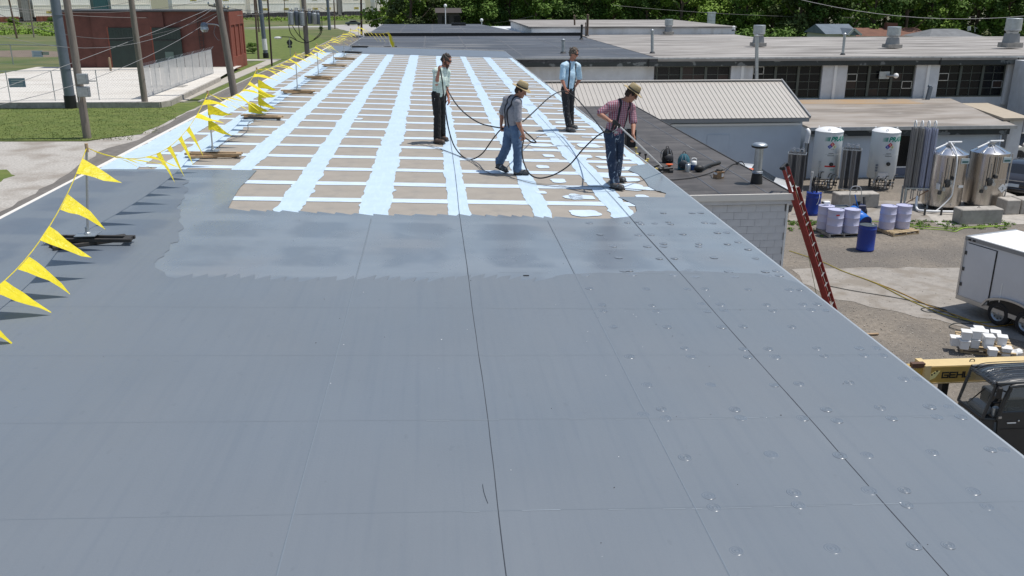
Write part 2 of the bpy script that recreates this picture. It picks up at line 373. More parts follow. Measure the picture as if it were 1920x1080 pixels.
m_lawn = mat('mown lawn', (.075, .11, .018), 1, col2=(.135, .165, .035), vs=.8, bump=.9, bs=12, detail=9)
overlay(m_lawn, (.16, .15, .06), 1.1, .64, .06, strength=.5)
m_rough = mat('rough grassland', (.065, .10, .022), 1, col2=(.14, .135, .055), vs=.14, bump=.8, bs=4, detail=9)
m_walk = mat('concrete pavement', (.40, .37, .32), .9, var=.08, vs=1)
m_curb = mat('kerb concrete', (.34, .32, .28), .9, var=.1)
m_rail = mat('railway ballast', (.17, .15, .13), 1, var=.2, vs=1)
m_distroad = mat('pale distant road', (.36, .345, .33), .9, var=.05, vs=.2)

def sheet(name, poly, z, m_, zf=None, par=None):
    mb = MB(); mb.add([(p[0], p[1], z+(zf(p[0], p[1]) if zf else 0)) for p in poly], [tuple(range(len(poly)))])
    o = mb.build(name, m_, par, fix=False)
    if o.data.polygons[0].normal.z < 0: o.data.flip_normals()
    if par is None: struct(o)
    return o
g = sheet('ground', [(-900, -60), (900, -60), (900, 1400), (-900, 1400)], -.02, m_ground)
sheet('grassland', [(-19.6, 84), (-19.6, 235), (-170, 235), (-170, 84)], -.012, m_rough)
sheet('grassland', [(5, 76), (190, 52), (260, 250), (5, 250)], -.012, m_rough)
sheet('yard', [(4.4, -10), (60, -10), (60, 62), (4.4, 62)], -.004, m_yard)
def jag(poly, amp, step, seed=0, closed=True):
    out = []; n = len(poly)
    for i in range(n if closed else n-1):
        a = V((poly[i][0], poly[i][1], 0)); b = V((poly[(i+1) % n][0], poly[(i+1) % n][1], 0)); k = max(1, int((b-a).length/step))
        for j in range(k):
            p = a.lerp(b, j/k); q = noise.noise_vector(p*(.8/step)+V((seed, 0, 0)))*amp + noise.noise_vector(p*(2.5/step)+V((seed, 5, 0)))*amp*.4
            out.append((p.x+q.x, p.y+q.y))
    if not closed: out.append(tuple(poly[-1][:2]))
    return out
def pxpoly(pts, z=0): return [tuple(on(x, y, z))[:2] for x, y in pts]
sheet('concrete_slab', jag(pxpoly([(1490, 505), (1640, 500), (1800, 502), (1960, 560), (1960, 650), (1760, 600), (1640, 575), (1560, 560), (1500, 530)]), .25, .5, 3), .004, m_yardconc)
sheet('concrete_slab', jag(pxpoly([(1480, 372), (1700, 378), (1960, 372), (1960, 408), (1780, 416), (1620, 412), (1480, 415)]), .12, .6, 9), .004, m_yardconc)
sheet('concrete_slab', jag(pxpoly([(1730, 398), (1850, 400), (1960, 345), (1960, 420), (1760, 424)]), .1, .6, 5), .008, m_concrete)
# street running along the left side of the long building
sheet('road', [(-19.4, -10), (-5.4, -10), (-5.4, 245), (-19.2, 245)], 0, m_asph)
sheet('cross_street', [(-170, 232), (40, 258), (40, 268), (-170, 244)], .004, m_distroad)
sheet('gravel_drive', jag([(-19.2, 20)] + [tuple(on(*p))[:2] for p in ((0, 400), (110, 335), (200, 278), (262, 262), (330, 222), (384, 196), (372, 192), (345, 212), (262, 252), (160, 266), (0, 266), (-300, 268), (-500, 420))], .35, 1.2, 1), .004, m_gravel)
sheet('grass_verge', jag(pxpoly([(-60, 318), (12, 319), (24, 326), (8, 340), (-60, 350)]), .3, .6, 2), .008, m_lawn)
lawnpoly = pxpoly([(-300, 204), (0, 198), (330, 192), (352, 194), (384, 186), (378, 196), (345, 213), (262, 252), (160, 264), (0, 264), (-300, 262)])
sheet('lawn', jag(lawnpoly, .25, 1.2, 4), .012, m_lawn)
xw = on(343, 194).x
def strip(name, x0, x1, y0, y1, z, m_, h=0):
    mb = MB(); mb.bb((x0, y0, -.05), (x1, y1, z)); return struct(mb.build(name, m_))
strip('pavement', -22.2, -20.7, 76.5, 124, .05, m_walk)
strip('pavement', -28, -20.7, 124.1, 127, .04, m_walk)
strip('grass_verge', -20.6, -19.5, 78, 160, .03, m_lawn)
strip('grass_verge', -23.4, -22.3, 77.5, 123.9, .03, m_lawn)
strip('kerb', -19.48, -19.25, 76, 200, .11, m_curb)
sheet('lawn', [(-19.6, 127.2), (-19.6, 175), (-34, 235), (-60, 235), (-26, 127.2)], .0, m_lawn)
sheet('gravel_lot', jag(pxpoly([(600, 44), (660, 47), (750, 42), (760, 52), (715, 66), (690, 82), (664, 62)]), .8, 3, 6), .002, m_distroad)
sheet('dirt_patch', jag(pxpoly([(-60, 96), (60, 94), (130, 98), (130, 106), (40, 107), (-60, 108)]), 1.2, 3, 8), .002, mat('bare brown dirt', (.17, .13, .10), 1, var=.2, vs=.5))
# raised gravel yard behind its low wall
YZ = .42
YARDP = pxpoly([(-340, 196), (0, 193), (300, 192), (318, 189), (412, 145)], YZ)
yardp = YARDP + [(-22.6, 107), (-22.6, 110), (-46, 110), (-46, 93), (-130, 93), (-130, 76)]
sheet('gravel_yard', yardp, YZ, m_gravelyard)
w = thing('retaining_wall', 'low grey concrete retaining wall along the front of the white gravel yard', 'wall', (YARDP[2][0], YARDP[2][1], 0), world=True)
for i in range(4):
    a = V((*YARDP[i], 0)); b = V((*YARDP[i+1], 0)); n = max(1, int((b-a).length/3.0))
    for k in range(n):
        p, q = a.lerp(b, k/n), a.lerp(b, (k+1)/n); d = (q-p).normalized()*.012
        MB().beam(p+d+V((0, 0, YZ/2)), q-d+V((0, 0, YZ/2)), .22, YZ+.06).build('wall_section', m_concrete, w)

# embankment and railway bed behind the fence, far left
TR_A = on(-200, 46, 1.6); TR_B = on(760, 27, 1.6)     # foot line of the train
tdir = (TR_B-TR_A).normalized(); tn = V((-tdir.y, tdir.x, 0)); tdir.z = 0; tdir.normalize()
TR_A.z = 0; TR_B.z = 0
mb = MB(); A = TR_A - tdir*60; B = TR_A + tdir*420
prof = [(-34, -.05), (-18, .5), (-7, 1.15), (-3.2, 1.5), (8, 1.5), (20, 0)]
vs = []; NN = 60
for i in range(NN+1):
    p = A.lerp(B, i/NN)
    for j, (u, h) in enumerate(prof):
        q = p + tn*u; vs.append((q.x, q.y, h + (noise.noise(q*.06)*.5 if 0 < j < 3 else 0)))
fs = [(i*6+j, (i+1)*6+j, (i+1)*6+j+1, i*6+j+1) for i in range(NN) for j in range(5)]
mb.add(vs, fs); o = mb.build('railway_embankment', [m_rough], smooth=True); struct(o)
mb = MB();
for i in range(1): mb.beam(A+tn*2.2+V((0, 0, 1.56)), B+tn*2.2+V((0, 0, 1.56)), 4.6, .12)
struct(mb.build('railway_bed', m_rail))

# ------------------------------------------------------------------ the long building and its roof
XL, XR, Y0, Y1 = -5.68, 4.12, -1.2, 52.0
bd = thing('long_flat_roof_building', 'long building whose flat roof is half sprayed grey, half tan boards with blue seams', 'building', (0, 25, 0), world=True)
def rf(x, y): return rz(x)
def rprism(mb, x0, x1, y0, y1, zl, zh): return mb.prism([(x0, y0), (x1, y0), (x1, y1), (x0, y1)], zl, zh, rf)
mb = MB(); mb.bb((XL+.25, Y0+.2, -.02), (XR-.25, Y1-.15, 5.2)); mb.build('wall', m_cmu, bd)
mb = MB(); rprism(mb, XL, XR, Y0, Y1, -.28, -.030); mb.build('roof_deck', m_deck, bd)
mb = MB(); rprism(mb, XL-.05, XL-.003, Y0, Y1, -.22, .012); rprism(mb, XL-.003, XL+.03, Y0, Y1, -.02, .012); mb.build('drip_edge', m_edgewhite, bd)
mb = MB(); rprism(mb, XR+.003, XR+.03, Y0, Y1, -.22, .004); mb.build('drip_edge', m_edgegray, bd)
mb = MB(); rprism(mb, XL, XR, Y1+.003, Y1+.06, -.3, .05); mb.build('parapet_cap', m_edgewhite, bd)
# boards: 1.22 m square, each its own piece
XS = [-5.68, -4.55, -3.33, -2.11, -.90, .32, 1.54, 2.76, 4.12]
YB0 = 5.87 - 4*1.22
rows = [YB0 + 1.22*i for i in range(0, 45)]
shared = {}
rb = random.Random(3)
for j, y in enumerate(rows):
    if y < 10.5 or y > 46: continue
    for i in range(8):
        if y < 12 and i < 2: continue
        wdt = XS[i+1]-XS[i]-.006; key = (round(wdt, 3), rb.randint(0, 2))
        if key not in shared:
            b_ = MB(); b_.box((0, 0, -.012), (wdt, 1.214, .024)); me = b_.mesh('board'); me.materials.append(m_board); shared[key] = me
        o = link('board', shared[key], bd)
        xc = (XS[i]+XS[i+1])/2
        o.location = (xc, y+.61, rz(xc)-.004+rb.uniform(-.002, .001)); o.rotation_euler = (0, math.atan(SLOPE), 0)
# near part below the coating: plain board bed (nothing of its joints shows)
mb = MB(); rprism(mb, XL, XR, Y0, 10.6, -.03, -.006); mb.build('board_bed', m_board, bd)
mb = MB(); rprism(mb, XL, XR, 46.2, Y1, -.03, -.006); mb.build('board_bed', m_board, bd)
def ragged_strip(x, hw, y0, y1, amp, z, seed, step=.12, horiz=False, tooth=0):
    """long thin coat of primer with brushed, uneven edges"""
    n = int((y1-y0)/step); L = []; Rr = []
    for i in range(n+1):
        t = y0+(y1-y0)*i/n
        a = hw + amp*noise.noise(V((t*1.3, seed, 0))) + amp*.7*noise.noise(V((t*5, seed, 3)))
        b = hw + amp*noise.noise(V((t*1.3, seed, 9))) + amp*.7*noise.noise(V((t*5, seed, 7)))
        if tooth and rb.random() < .10: b += rb.uniform(0, tooth)
        if tooth and rb.random() < .10: a += rb.uniform(0, tooth)
        L.append((x-a, t)); Rr.append((x+b, t))
    vs = [((p[0], p[1]) if not horiz else (p[1], p[0])) for p in L] + [((p[0], p[1]) if not horiz else (p[1], p[0])) for p in Rr]
    vs = [(p[0], p[1], rz(p[0])+z) for p in vs]
    mb = MB(); mb.add(vs, [(i, n+1+i, n+2+i, i+1) for i in range(n)]); return mb
def upn(o):
    if o.data.polygons and o.data.polygons[0].normal.z < 0: o.data.flip_normals()
    return o
YF = 46.6
for k, (x, hw) in enumerate(((-5.35, .30), (-4.50, .25), (-3.33, .18), (-2.11, .18), (-.90, .215), (.32, .155), (1.54, .145), (2.76, .19), (3.98, .10))):
    st = 12.0 if k > 2 else (14.5 if k == 2 else 15)
    upn(ragged_strip(x, hw, st, YF-rb.uniform(0, .4), .045, .003, k*3.1, tooth=.05).build('seam_primer', m_primer, bd, fix=False))
for j, y in enumerate(rows):
    if y < 11.8 or y > 46.5: continue
    hw = .135 if y < 30 else .13
    upn(ragged_strip(y+.02*math.sin(j), hw, XL+.02, XR-.1, .022, .0015, j*1.7+50, step=.16, horiz=True).build('joint_primer', m_primer2, bd, fix=False))
    # mid-board strokes towards the right edge where fasteners were primed
    if y > 17:
        for c in range(3):
            a_ = 1.75 + c*.78 + rb.uniform(-.25, .2); l_ = rb.uniform(.25, .75)
            if rb.random() < .75:
                upn(ragged_strip(y+.61+rb.uniform(-.14, .14), rb.uniform(.045, .09), a_, min(a_+l_, XR-.1), .03, .003, j+c*5.3, step=.08, horiz=True).build('primer_stroke', m_primer2, bd, fix=False))
def blob(cx, cy, rx, ry, seed, z=.005, rag=.18, ang=0, n=22):
    vs = [(cx, cy, rz(cx)+z)]
    for k in range(n):
        a = 2*math.pi*k/n; s_ = 1+rag*noise.noise(V((math.cos(a)*1.5, math.sin(a)*1.5, seed)))*2
        q = 4.0; cx_, sy_ = math.cos(a), math.sin(a); sq = (abs(cx_)**q+abs(sy_)**q)**(-1/q)
        dx, dy = rx*s_*cx_*sq, ry*s_*sy_*sq
        x, y = cx+dx*math.cos(ang)-dy*math.sin(ang), cy+dx*math.sin(ang)+dy*math.cos(ang); vs.append((x, y, rz(x)+z))
    return MB().add(vs, [(0, 1+k, 1+(k+1) % n) for k in range(n)])
for k, (x, y, wx, wy) in enumerate([(1088, 370, 60, 7), (1080, 369, 24, 10), (1014, 361, 20, 5), (1047, 339, 26, 8), (1017, 313, 22, 6), (1028, 292, 20, 5), (930, 224, 14, 3), (1092, 293, 34, 6), (1102, 273, 40, 7), (1140, 330, 30, 8), (1185, 351, 44, 12), (1204, 369, 22, 7), (1180, 337, 40, 7), (1145, 314, 50, 6), (1013, 272, 38, 6), (1022, 281, 46, 4), (1098, 400, 56, 12), (1125, 258, 30, 5), (1055, 230, 26, 4), (672, 223, 16, 3), (1040, 300, 18, 4), (1178, 317, 60, 7), (1150, 296, 60, 6)]):
    p = PR(x, y); s1 = PR(x+wx/2, y).x-p.x; s2 = PR(x, y-wy/2).y-p.y
    upn(blob(p.x, p.y, s1, s2, k*2.3, rag=.13).build('primer_patch', m_primer2, bd, fix=False))
# coating sheets (outlines measured on the roof)
def coat(name, pts, z, m_, amp, step, seed, thick=.0):
    poly = [tuple(PR(x, y))[:2] for x, y in pts]
    poly = [(min(max(x, XL+.015), XR-.004), min(max(y, Y0), Y1)) for x, y in poly]
    out = []
    n = len(poly)
    for i in range(n):
        a = V((*poly[i], 0)); b = V((*poly[(i+1) % n], 0)); k = max(1, int((b-a).length/step))
        edge = (abs(a.x-b.x) < 1e-4 and (a.x > XR-.02 or a.x < XL+.03)) or (abs(a.y-b.y) < 1e-4 and a.y <= Y0+.01)
        for j in range(1 if edge else k):
            p = a.lerp(b, j/k)
            if not edge and j: 
                q = noise.noise_vector(p*(1.2/step)*.4+V((seed, 0, 0)))*amp; p = p+q; p.x = min(max(p.x, XL+.015), XR-.004)
            out.append((p.x, p.y))
    me = bpy.data.meshes.new(name); bm = bmesh.new()
    vs_ = [bm.verts.new((x, y, rz(x)+z)) for x, y in out]; f = bm.faces.new(vs_); bmesh.ops.triangulate(bm, faces=[f])
    bm.normal_update()
    if sum(f.normal.z*f.calc_area() for f in bm.faces) < 0: bmesh.ops.reverse_faces(bm, faces=bm.faces)
    bm.to_mesh(me); bm.free(); me.materials.append(m_); return link(name, me, bd)
def scallop(pts, n, dx, dy):
    """spray-fan teeth between successive points"""
    out = []
    for (x0, y0), (x1, y1) in zip(pts[:-1], pts[1:]):
        for k in range(n):
            t = k/n; out.append((x0+(x1-x0)*t, y0+(y1-y0)*t)); t2 = (k+.82+.12*math.sin(k*2.3+x0))/n
            out.append((x0+(x1-x0)*t2+dx, y0+(y1-y0)*t2+dy))
    out.append(pts[-1]); return out
# far-right lap, mid left lap, front edge
newpts = [(-900, 600), (150, 318), (215, 318)] + [(330, 318), (420, 319), (482, 320), (470, 333), (452, 350), (438, 372), (428, 391)] + \
    scallop([(440, 393), (560, 396), (700, 402), (860, 402), (960, 404), (1040, 407)], 4, 3, 3.5) + [(1090, 411), (1140, 411), (1180, 407), (1194, 397), (1191, 385), (1170, 375), (1158, 370)] + \
    [(1200, 370), (1246, 371), (1249, 363), (1232, 359), (1216, 350), (1208, 338), (1196, 327), (1178, 320), (1185, 312), (1222, 308), (1400, 442), (1920, 858), (2600, 1400), (-2600, 1400)]
m_coat_far = mat('far grey coating', (.135, .165, .205), .6, var=.05, vs=.6)
coat('fresh_coating', newpts, .009, m_coat_new, .02, .25, 3)
oldpts = [(-2600, 1500), (-900, 600), (150, 322), (215, 322), (300, 323), (345, 330), (352, 360), (330, 392), (345, 430), (318, 470), (290, 495), (312, 520)] + \
    scallop([(330, 524), (450, 524), (560, 531), (700, 526), (800, 532), (905, 524), (1000, 530)], 4, 8, -9) + [(1060, 516), (1110, 514), (1200, 512), (1290, 508), (1330, 511), (1400, 514), (1462, 522), (1520, 540)] + [(1920, 858), (2600, 1500)]
coat('cured_coating', oldpts, .013, m_coat_old, .10, .12, 8)
far = [(x, y) for x, y in ragged_strip(46.9, .34, XL+.02, XR-.01, .05, 0, 77, step=.3, horiz=True).v and []]
mb = ragged_strip(49.2, 2.75, XL+.02, XR-.01, .10, .009, 77, step=.3, horiz=True); upn(mb.build('fresh_coating', m_coat_far, bd, fix=False))
# board seams telegraphing through the coating, scuffed cross joints
def ridge(x, y0, y1, w_, m_, name, z=.0135, wob=.004):
    n = int((y1-y0)/.15); vs = []
    for i in range(n+1):
        y = y0+(y1-y0)*i/n; xx = x+wob*(noise.noise(V((y*.35, x, 0)))*1.6+noise.noise(V((y*2.2, x, 0)))*.3); ww = w_*(1+.4*noise.noise(V((y*3, x, 5))))
        for dx, dz in ((-ww, 0), (0, .002), (ww, 0)): vs.append((xx+dx, y, rz(xx+dx)+z+dz))
    o = MB().add(vs, [(i*3+j, i*3+j+1, i*3+j+4, i*3+j+3) for i in range(n) for j in (0, 1)]).build(name, m_, bd, fix=False); return upn(o)
ridge(.335, .2, 40, .0030, m_seamdark, 'seam_line', wob=.01)
ridge(2.80, .2, 14, .0042, m_seamdark, 'seam_line', wob=.014)
ridge(2.80, 14, 24, .003, m_seamdark, 'seam_line', z=.0115, wob=.012)
for x in (-.90, 1.56): ridge(x, .2, 12, .006, m_seamridge, 'seam_ridge', wob=.008)
rs = random.Random(11)
for j, y in enumerate([2.2, 3.43, 4.65, 5.87, 7.10, 8.32, 9.55, 10.78]):
    x = rs.uniform(-.6, .2)
    while x < XR-.1:
        l = rs.uniform(.04, .35)
        if rs.random() < .62 and y < 9.6:
            o = ragged_strip(y+.008*math.sin(x*3), .0026, x, min(x+l, XR-.06), .0012, .0145, x*9, step=.03, horiz=True).build('board_joint', m_scratch, bd, fix=False); upn(o)
        x += l+rs.uniform(.02, .3)
for j, y in enumerate([4.65, 5.87, 7.1, 8.32]):
    upn(ragged_strip(y+.012, .0035, XL+.2, XR-.06, .002, .0136, y, step=.1, horiz=True).build('board_joint', m_seamfaint, bd, fix=False))
# fastener plates: ringed bumps
fp = MB(); prof = []
for r, z in ((.050, 0), (.047, .004), (.042, .005), (.038, .001), (.033, .001), (.029, .005), (.024, .005), (.020, .001), (.014, .001), (.010, .005), (.0, .006)): prof.append((r, z))
fp.lathe(prof, n=20, cap=False); fme = fp.mesh('fastener_plate'); fme.materials.append(mat('coated fastener plate', (.146, .170, .198), .24))
fme.polygons.foreach_set('use_smooth', [True]*len(fme.polygons))
fme2 = fme.copy(); fme2.materials.clear(); fme2.materials.append(mat('fresh coated fastener plate', (.172, .20, .232), .3))
FP = []
for sc_, ox, oy, L in ((4, 1080, 380, [(100,158),(385,155),(470,150),(490,165),(590,160),(710,165),(690,150),(870,82),(935,80),(655,82),(965,155),(1025,158),(180,243),(465,248),(565,245),(800,240),(1060,230),(1128,228),(280,333),(535,333),(655,312),(655,333),(920,315),(920,333),(1135,316),(1215,300),(1290,355),(1345,355),(320,418),(625,425),(738,423),(1035,418),(1345,422),(70,552),(355,517),(400,515),(420,548),(730,550),(850,517),(890,562),(1145,522),(1188,562),(1420,522),(1500,518),(1445,555),(1525,552),(100,652),(520,655),(835,655),(965,655),(1290,657),(1600,662),(1680,662),(190,775),(200,820),(570,780),(605,823),(940,768),(980,823),(1085,773),(1110,818),(1425,775),(1475,820),(1700,773),(1805,770),(1760,813),(1862,815),(275,938),(680,940),(1090,940),(1250,936),(1615,940)]),
    (4, 1180, 640, [(0,125),(415,62),(460,125),(855,68),(890,127),(1038,67),(1092,127),(1407,63),(1460,120),(1722,60),(1842,60),(1760,113),(1900,115),(130,338),(608,338),(1083,338),(1270,330),(1650,320),(240,520),(788,522),(1475,522),(1880,510),(105,560),(270,588),(835,585),(1295,588),(1555,605),(415,885),(1062,860),(1578,868),(1780,865)]),
    (4, 1440, 640, [(1015,293),(1110,293),(1210,500),(1355,503),(925,588),(1265,577),(1445,577),(1230,845),(1665,823),(1768,827)]),
    (3, 1280, 810, [(625,352),(145,368),(175,435),(650,422),(1048,340),(1245,337),(1260,420),(1630,343),(1710,430),(300,680),(840,668),(1300,650),(1490,648)])):
    FP += [(ox+a/sc_, oy+b/sc_) for a, b in L]
for x, y in FP:
    p = PR(x, y, .0132)
    if p.x > XR-.05: continue
    o = link('fastener_plate', fme, bd); o.location = p; o.rotation_euler = (0, math.atan(SLOPE), rs.uniform(0, 6)); s_ = rs.uniform(.85, 1.1); o.scale = (s_, s_, rs.uniform(.4, .85))
    if p.y > 9.4: o.data = fme2
mb = MB(); rsp = random.Random(77)
for i in range(55):
    x, y = rsp.uniform(XL+.3, XR-.2), rsp.uniform(3, 12); s_ = rsp.uniform(.0015, .004); z_ = rz(x)+.0135
    mb.box((x, y, z_+s_*.5), (s_*rsp.uniform(1, 3), s_*1.5, s_), Matrix.Rotation(rsp.uniform(0, 3), 3, 'Z'))
stuff(mb.build('debris_specks', mat('dark speck', (.05, .05, .05), .9), bd))
mb = MB()
for i in range(22):
    x, y = rsp.uniform(-1, XR-.2), rsp.uniform(3, 9); s_ = rsp.uniform(.002, .005); mb.box((x, y, rz(x)+.0135+s_*.3), (s_*2, s_*1.5, s_), Matrix.Rotation(rsp.uniform(0, 3), 3, 'Z'))
stuff(mb.build('foam_crumbs', m_white, bd))
o = MB().tube(smooth_pts([PR(905, 912, .017), PR(907, 925, .017), PR(911, 938, .017), PR(915, 948, .017)], 3), .0012, 4).build('cut_thread', m_black, bd)
o = MB().tube([PR(981, 519, .017), PR(992, 519, .017)], .006, 5).build('tape_scrap', m_black, bd)
# small scupper bracket under the edge
MB().bb((XR+.03, 19.2, 4.85), (XR+.36, 19.8, 5.05)).build('scupper_box', m_edgewhite, bd)

# ------------------------------------------------------------------ black lower roof with block wall
LZ = 3.5
lb = thing('low_block_annex', 'low annex with black membrane roof and painted grey block wall beside the long roof', 'building', (7, 30, 0), world=True)
LX0, LX1, LY0, LY1 = 4.0, 9.45, 22.45, 42.2
mb = MB(); mb.bb((LX0, LY0+.127, 0), (LX1-.02, LY1-1.6, LZ-.05)); mb.build('wall', m_mortar, lb)
bsh = {}
for r_ in range(17):
    z = .01 + r_*.2; off = .2 if r_ % 2 else 0; x = LX0-off
    while x < LX1-.02:
        x0, x1 = max(x, LX0), min(x+.4, LX1)
        if x1-x0 > .06 and z > .0:
            wd = round(x1-x0-.007, 3)
            if wd not in bsh:
                b_ = MB(); b_.box((0, 0, 0), (wd, .10, .194)); me = b_.mesh('block'); me.materials.append(m_cmu); bsh[wd] = me
            o = link('block', bsh[wd], lb); o.location = ((x0+x1)/2, LY0+.17+rs.uniform(-.003, .003), z+.1)
        x += .4
MB().bb((LX1, LY0+.1, 0), (LX1+.05, LY0+.3, LZ-.2)).build('corner_trim', m_white, lb)
mb = MB(); mb.bb((LX0, LY0+.02, LZ-.06), (LX1+.12, LY1, LZ)); mb.build('roof', m_epdm, lb)
mb = MB(); mb.bb((LX0, LY0-.04, LZ-.14), (LX1+.16, LY0+.02, LZ+.03)); mb.build('coping', m_edgewhite, lb)
mb = MB(); mb.bb((LX0, LY0+.03, LZ-.26), (LX1+.1, LY0+.12, LZ-.145)); mb.build('fascia_board', m_cmu, lb)
mb = MB(); mb.bb((LX1+.12, LY0+.02, LZ-.12), (LX1+.16, LY1, LZ+.025)); mb.build('coping', m_darkmetal, lb)
for k in range(4):
    mb = MB(); x = LX0+1.0+k*1.3; mb.bb((x, LY0+.1, LZ), (x+.05, LY1-.2, LZ+.006)); mb.build('lap_seam', m_epdm2, lb)
# ------------------------------------------------------------------ metal roofed building
mt = thing('metal_roof_building', 'pale blue walled building with cream ribbed metal roof in front of the dark windows', 'building', (12, 43, 0), world=True)
EX0, EX1, EY, EZ, RY, RZ2 = 3.0, 17.85, 41.0, 3.02, 45.0, 4.38
mb = MB(); mb.bb((EX0, EY+.35, 0), (EX1-.18, 49.2, EZ)); mb.ext([(EX1-.18, EY+.35, EZ), (EX1-.18, 49.2, EZ), (EX1-.18, RY, RZ2-.12)], (EX0-EX1+.18, 0, 0)); mb.build('wall', m_bluewall, mt)
sl = V((0, RY-EY, RZ2-EZ)); nrm = V((0, -sl.z, sl.y)).normalized()
x = EX0; k = 0; psh = None
while x < EX1-.02:
    mb = MB(); a = V((x+.004, EY, EZ)); w_ = .221
    mb.ext([a, a+V((w_, 0, 0)), a+V((w_, 0, 0))-nrm*.02, a-nrm*.02], sl)
    mb.ext([a+V((0, 0, 0)), a+V((.045, 0, 0)), a+V((.034, 0, 0))+nrm*.022, a+V((.011, 0, 0))+nrm*.022], sl)
    if psh is None:
        mb2 = MB(); mb2.v = [(v[0]-x, v[1], v[2]) for v in mb.v]; mb2.f = mb.f; mb2.mi = mb.mi; psh = mb2.mesh('roof_panel'); psh.materials.append(m_panel)
    o = link('roof_panel', psh, mt); o.location.x = x
    x += .225
mb = MB(); mb.quad((EX0, RY, RZ2-.01), (EX1, RY, RZ2-.01), (EX1, 49.4, EZ-.02), (EX0, 49.4, EZ-.02)); mb.build('rear_roof_slope', m_panel, mt)
mb = MB(); mb.beam((EX0, RY, RZ2+.03), (EX1+.04, RY, RZ2+.03), .3, .05); mb.build('ridge_cap', m_panel, mt)
mb = MB(); mb.ext([(EX0, EY+.02, EZ-.03), (EX0, EY+.02, EZ-.2), (EX0, EY+.14, EZ-.2), (EX0, EY+.14, EZ-.03)], (EX1-EX0, 0, 0)); mb.build('eave_trim', m_trim, mt)
mb = MB(); mb.bb((11.2, EY+.2, EZ-.38), (EX1-.3, EY+.34, EZ-.28)); mb.build('gutter', m_white, mt)
mb = MB(); mb.beam(V((EX1+.03, EY, EZ+.02)), V((EX1+.03, RY, RZ2+.02)), .06, .14); mb.build('rake_trim', m_trim, mt)
h0 = PY(1327, 253, EY+.33); h1 = PY(1366, 284, EY+.33)
mb = MB()
for a, b in (((h0.x, h0.z), (h1.x, h0.z)), ((h0.x, h1.z), (h1.x, h1.z)), ((h0.x, h0.z), (h0.x, h1.z)), ((h1.x, h0.z), (h1.x, h1.z))): mb.beam((a[0], EY+.34, a[1]), (b[0], EY+.34, b[1]), .03, .03)
mb.bb((h0.x, EY+.335, h1.z), (h1.x, EY+.345, h0.z)); mb.build('access_hatch', m_bluewall, mt)
# ------------------------------------------------------------------ tall building with the dark window bands
TX0, TX1, TY, TZ = 4.4, 75.0, 50.0, 5.19
tb = thing('window_band_building', 'wide white building with grey gravel roof, dark fascia and bays of dark grid windows', 'building', (30, 60, 0), world=True)
WZ0, WZ1 = 2.86, 4.72
mb = MB()
mb.bb((TX0, TY+.45, 0), (TX1, 74.0, WZ0)); mb.bb((TX0, TY+.55, WZ0), (12.55, 74, 5.0)); mb.bb((12.56, TY+1.2, WZ0), (TX1, 74.0, 5.0)); mb.build('wall', m_wallwhite, tb)
mb = MB(); mb.bb((12.6, TY, 5.0), (TX1, 74.3, TZ)); mb.build('roof', m_grayroof, tb)
mb = MB(); mb.bb((TX0, TY-.03, 5.14), (12.6, TY+.06, TZ+.04)); mb.build('roof_edge', m_edge, tb)
mb = MB(); mb.bb((12.6, TY-.03, 5.12), (TX1, TY+.03, TZ+.02)); mb.build('roof_edge', mat('pale gravel stop', (.5, .5, .48), .7, var=.2, vs=4), tb)
mb = MB(); mb.bb((TX0, TY+.05, WZ1+.01), (TX1, TY+.42, 5.12)); mb.build('fascia', m_fascia, tb)
for x in (12.05, 29.2, 33.9, 50): MB().bb((x, TY-.01, WZ1), (x+.06, TY+.05, 5.12)).build('fascia_joint', m_black, tb)
bays = [(12.67, 16.95), (18.27, 22.36), (23.87, 27.98), (29.44, 33.55), (35.2, 39.3), (41.0, 45.1), (46.8, 50.9)]
pc = random.Random(5)
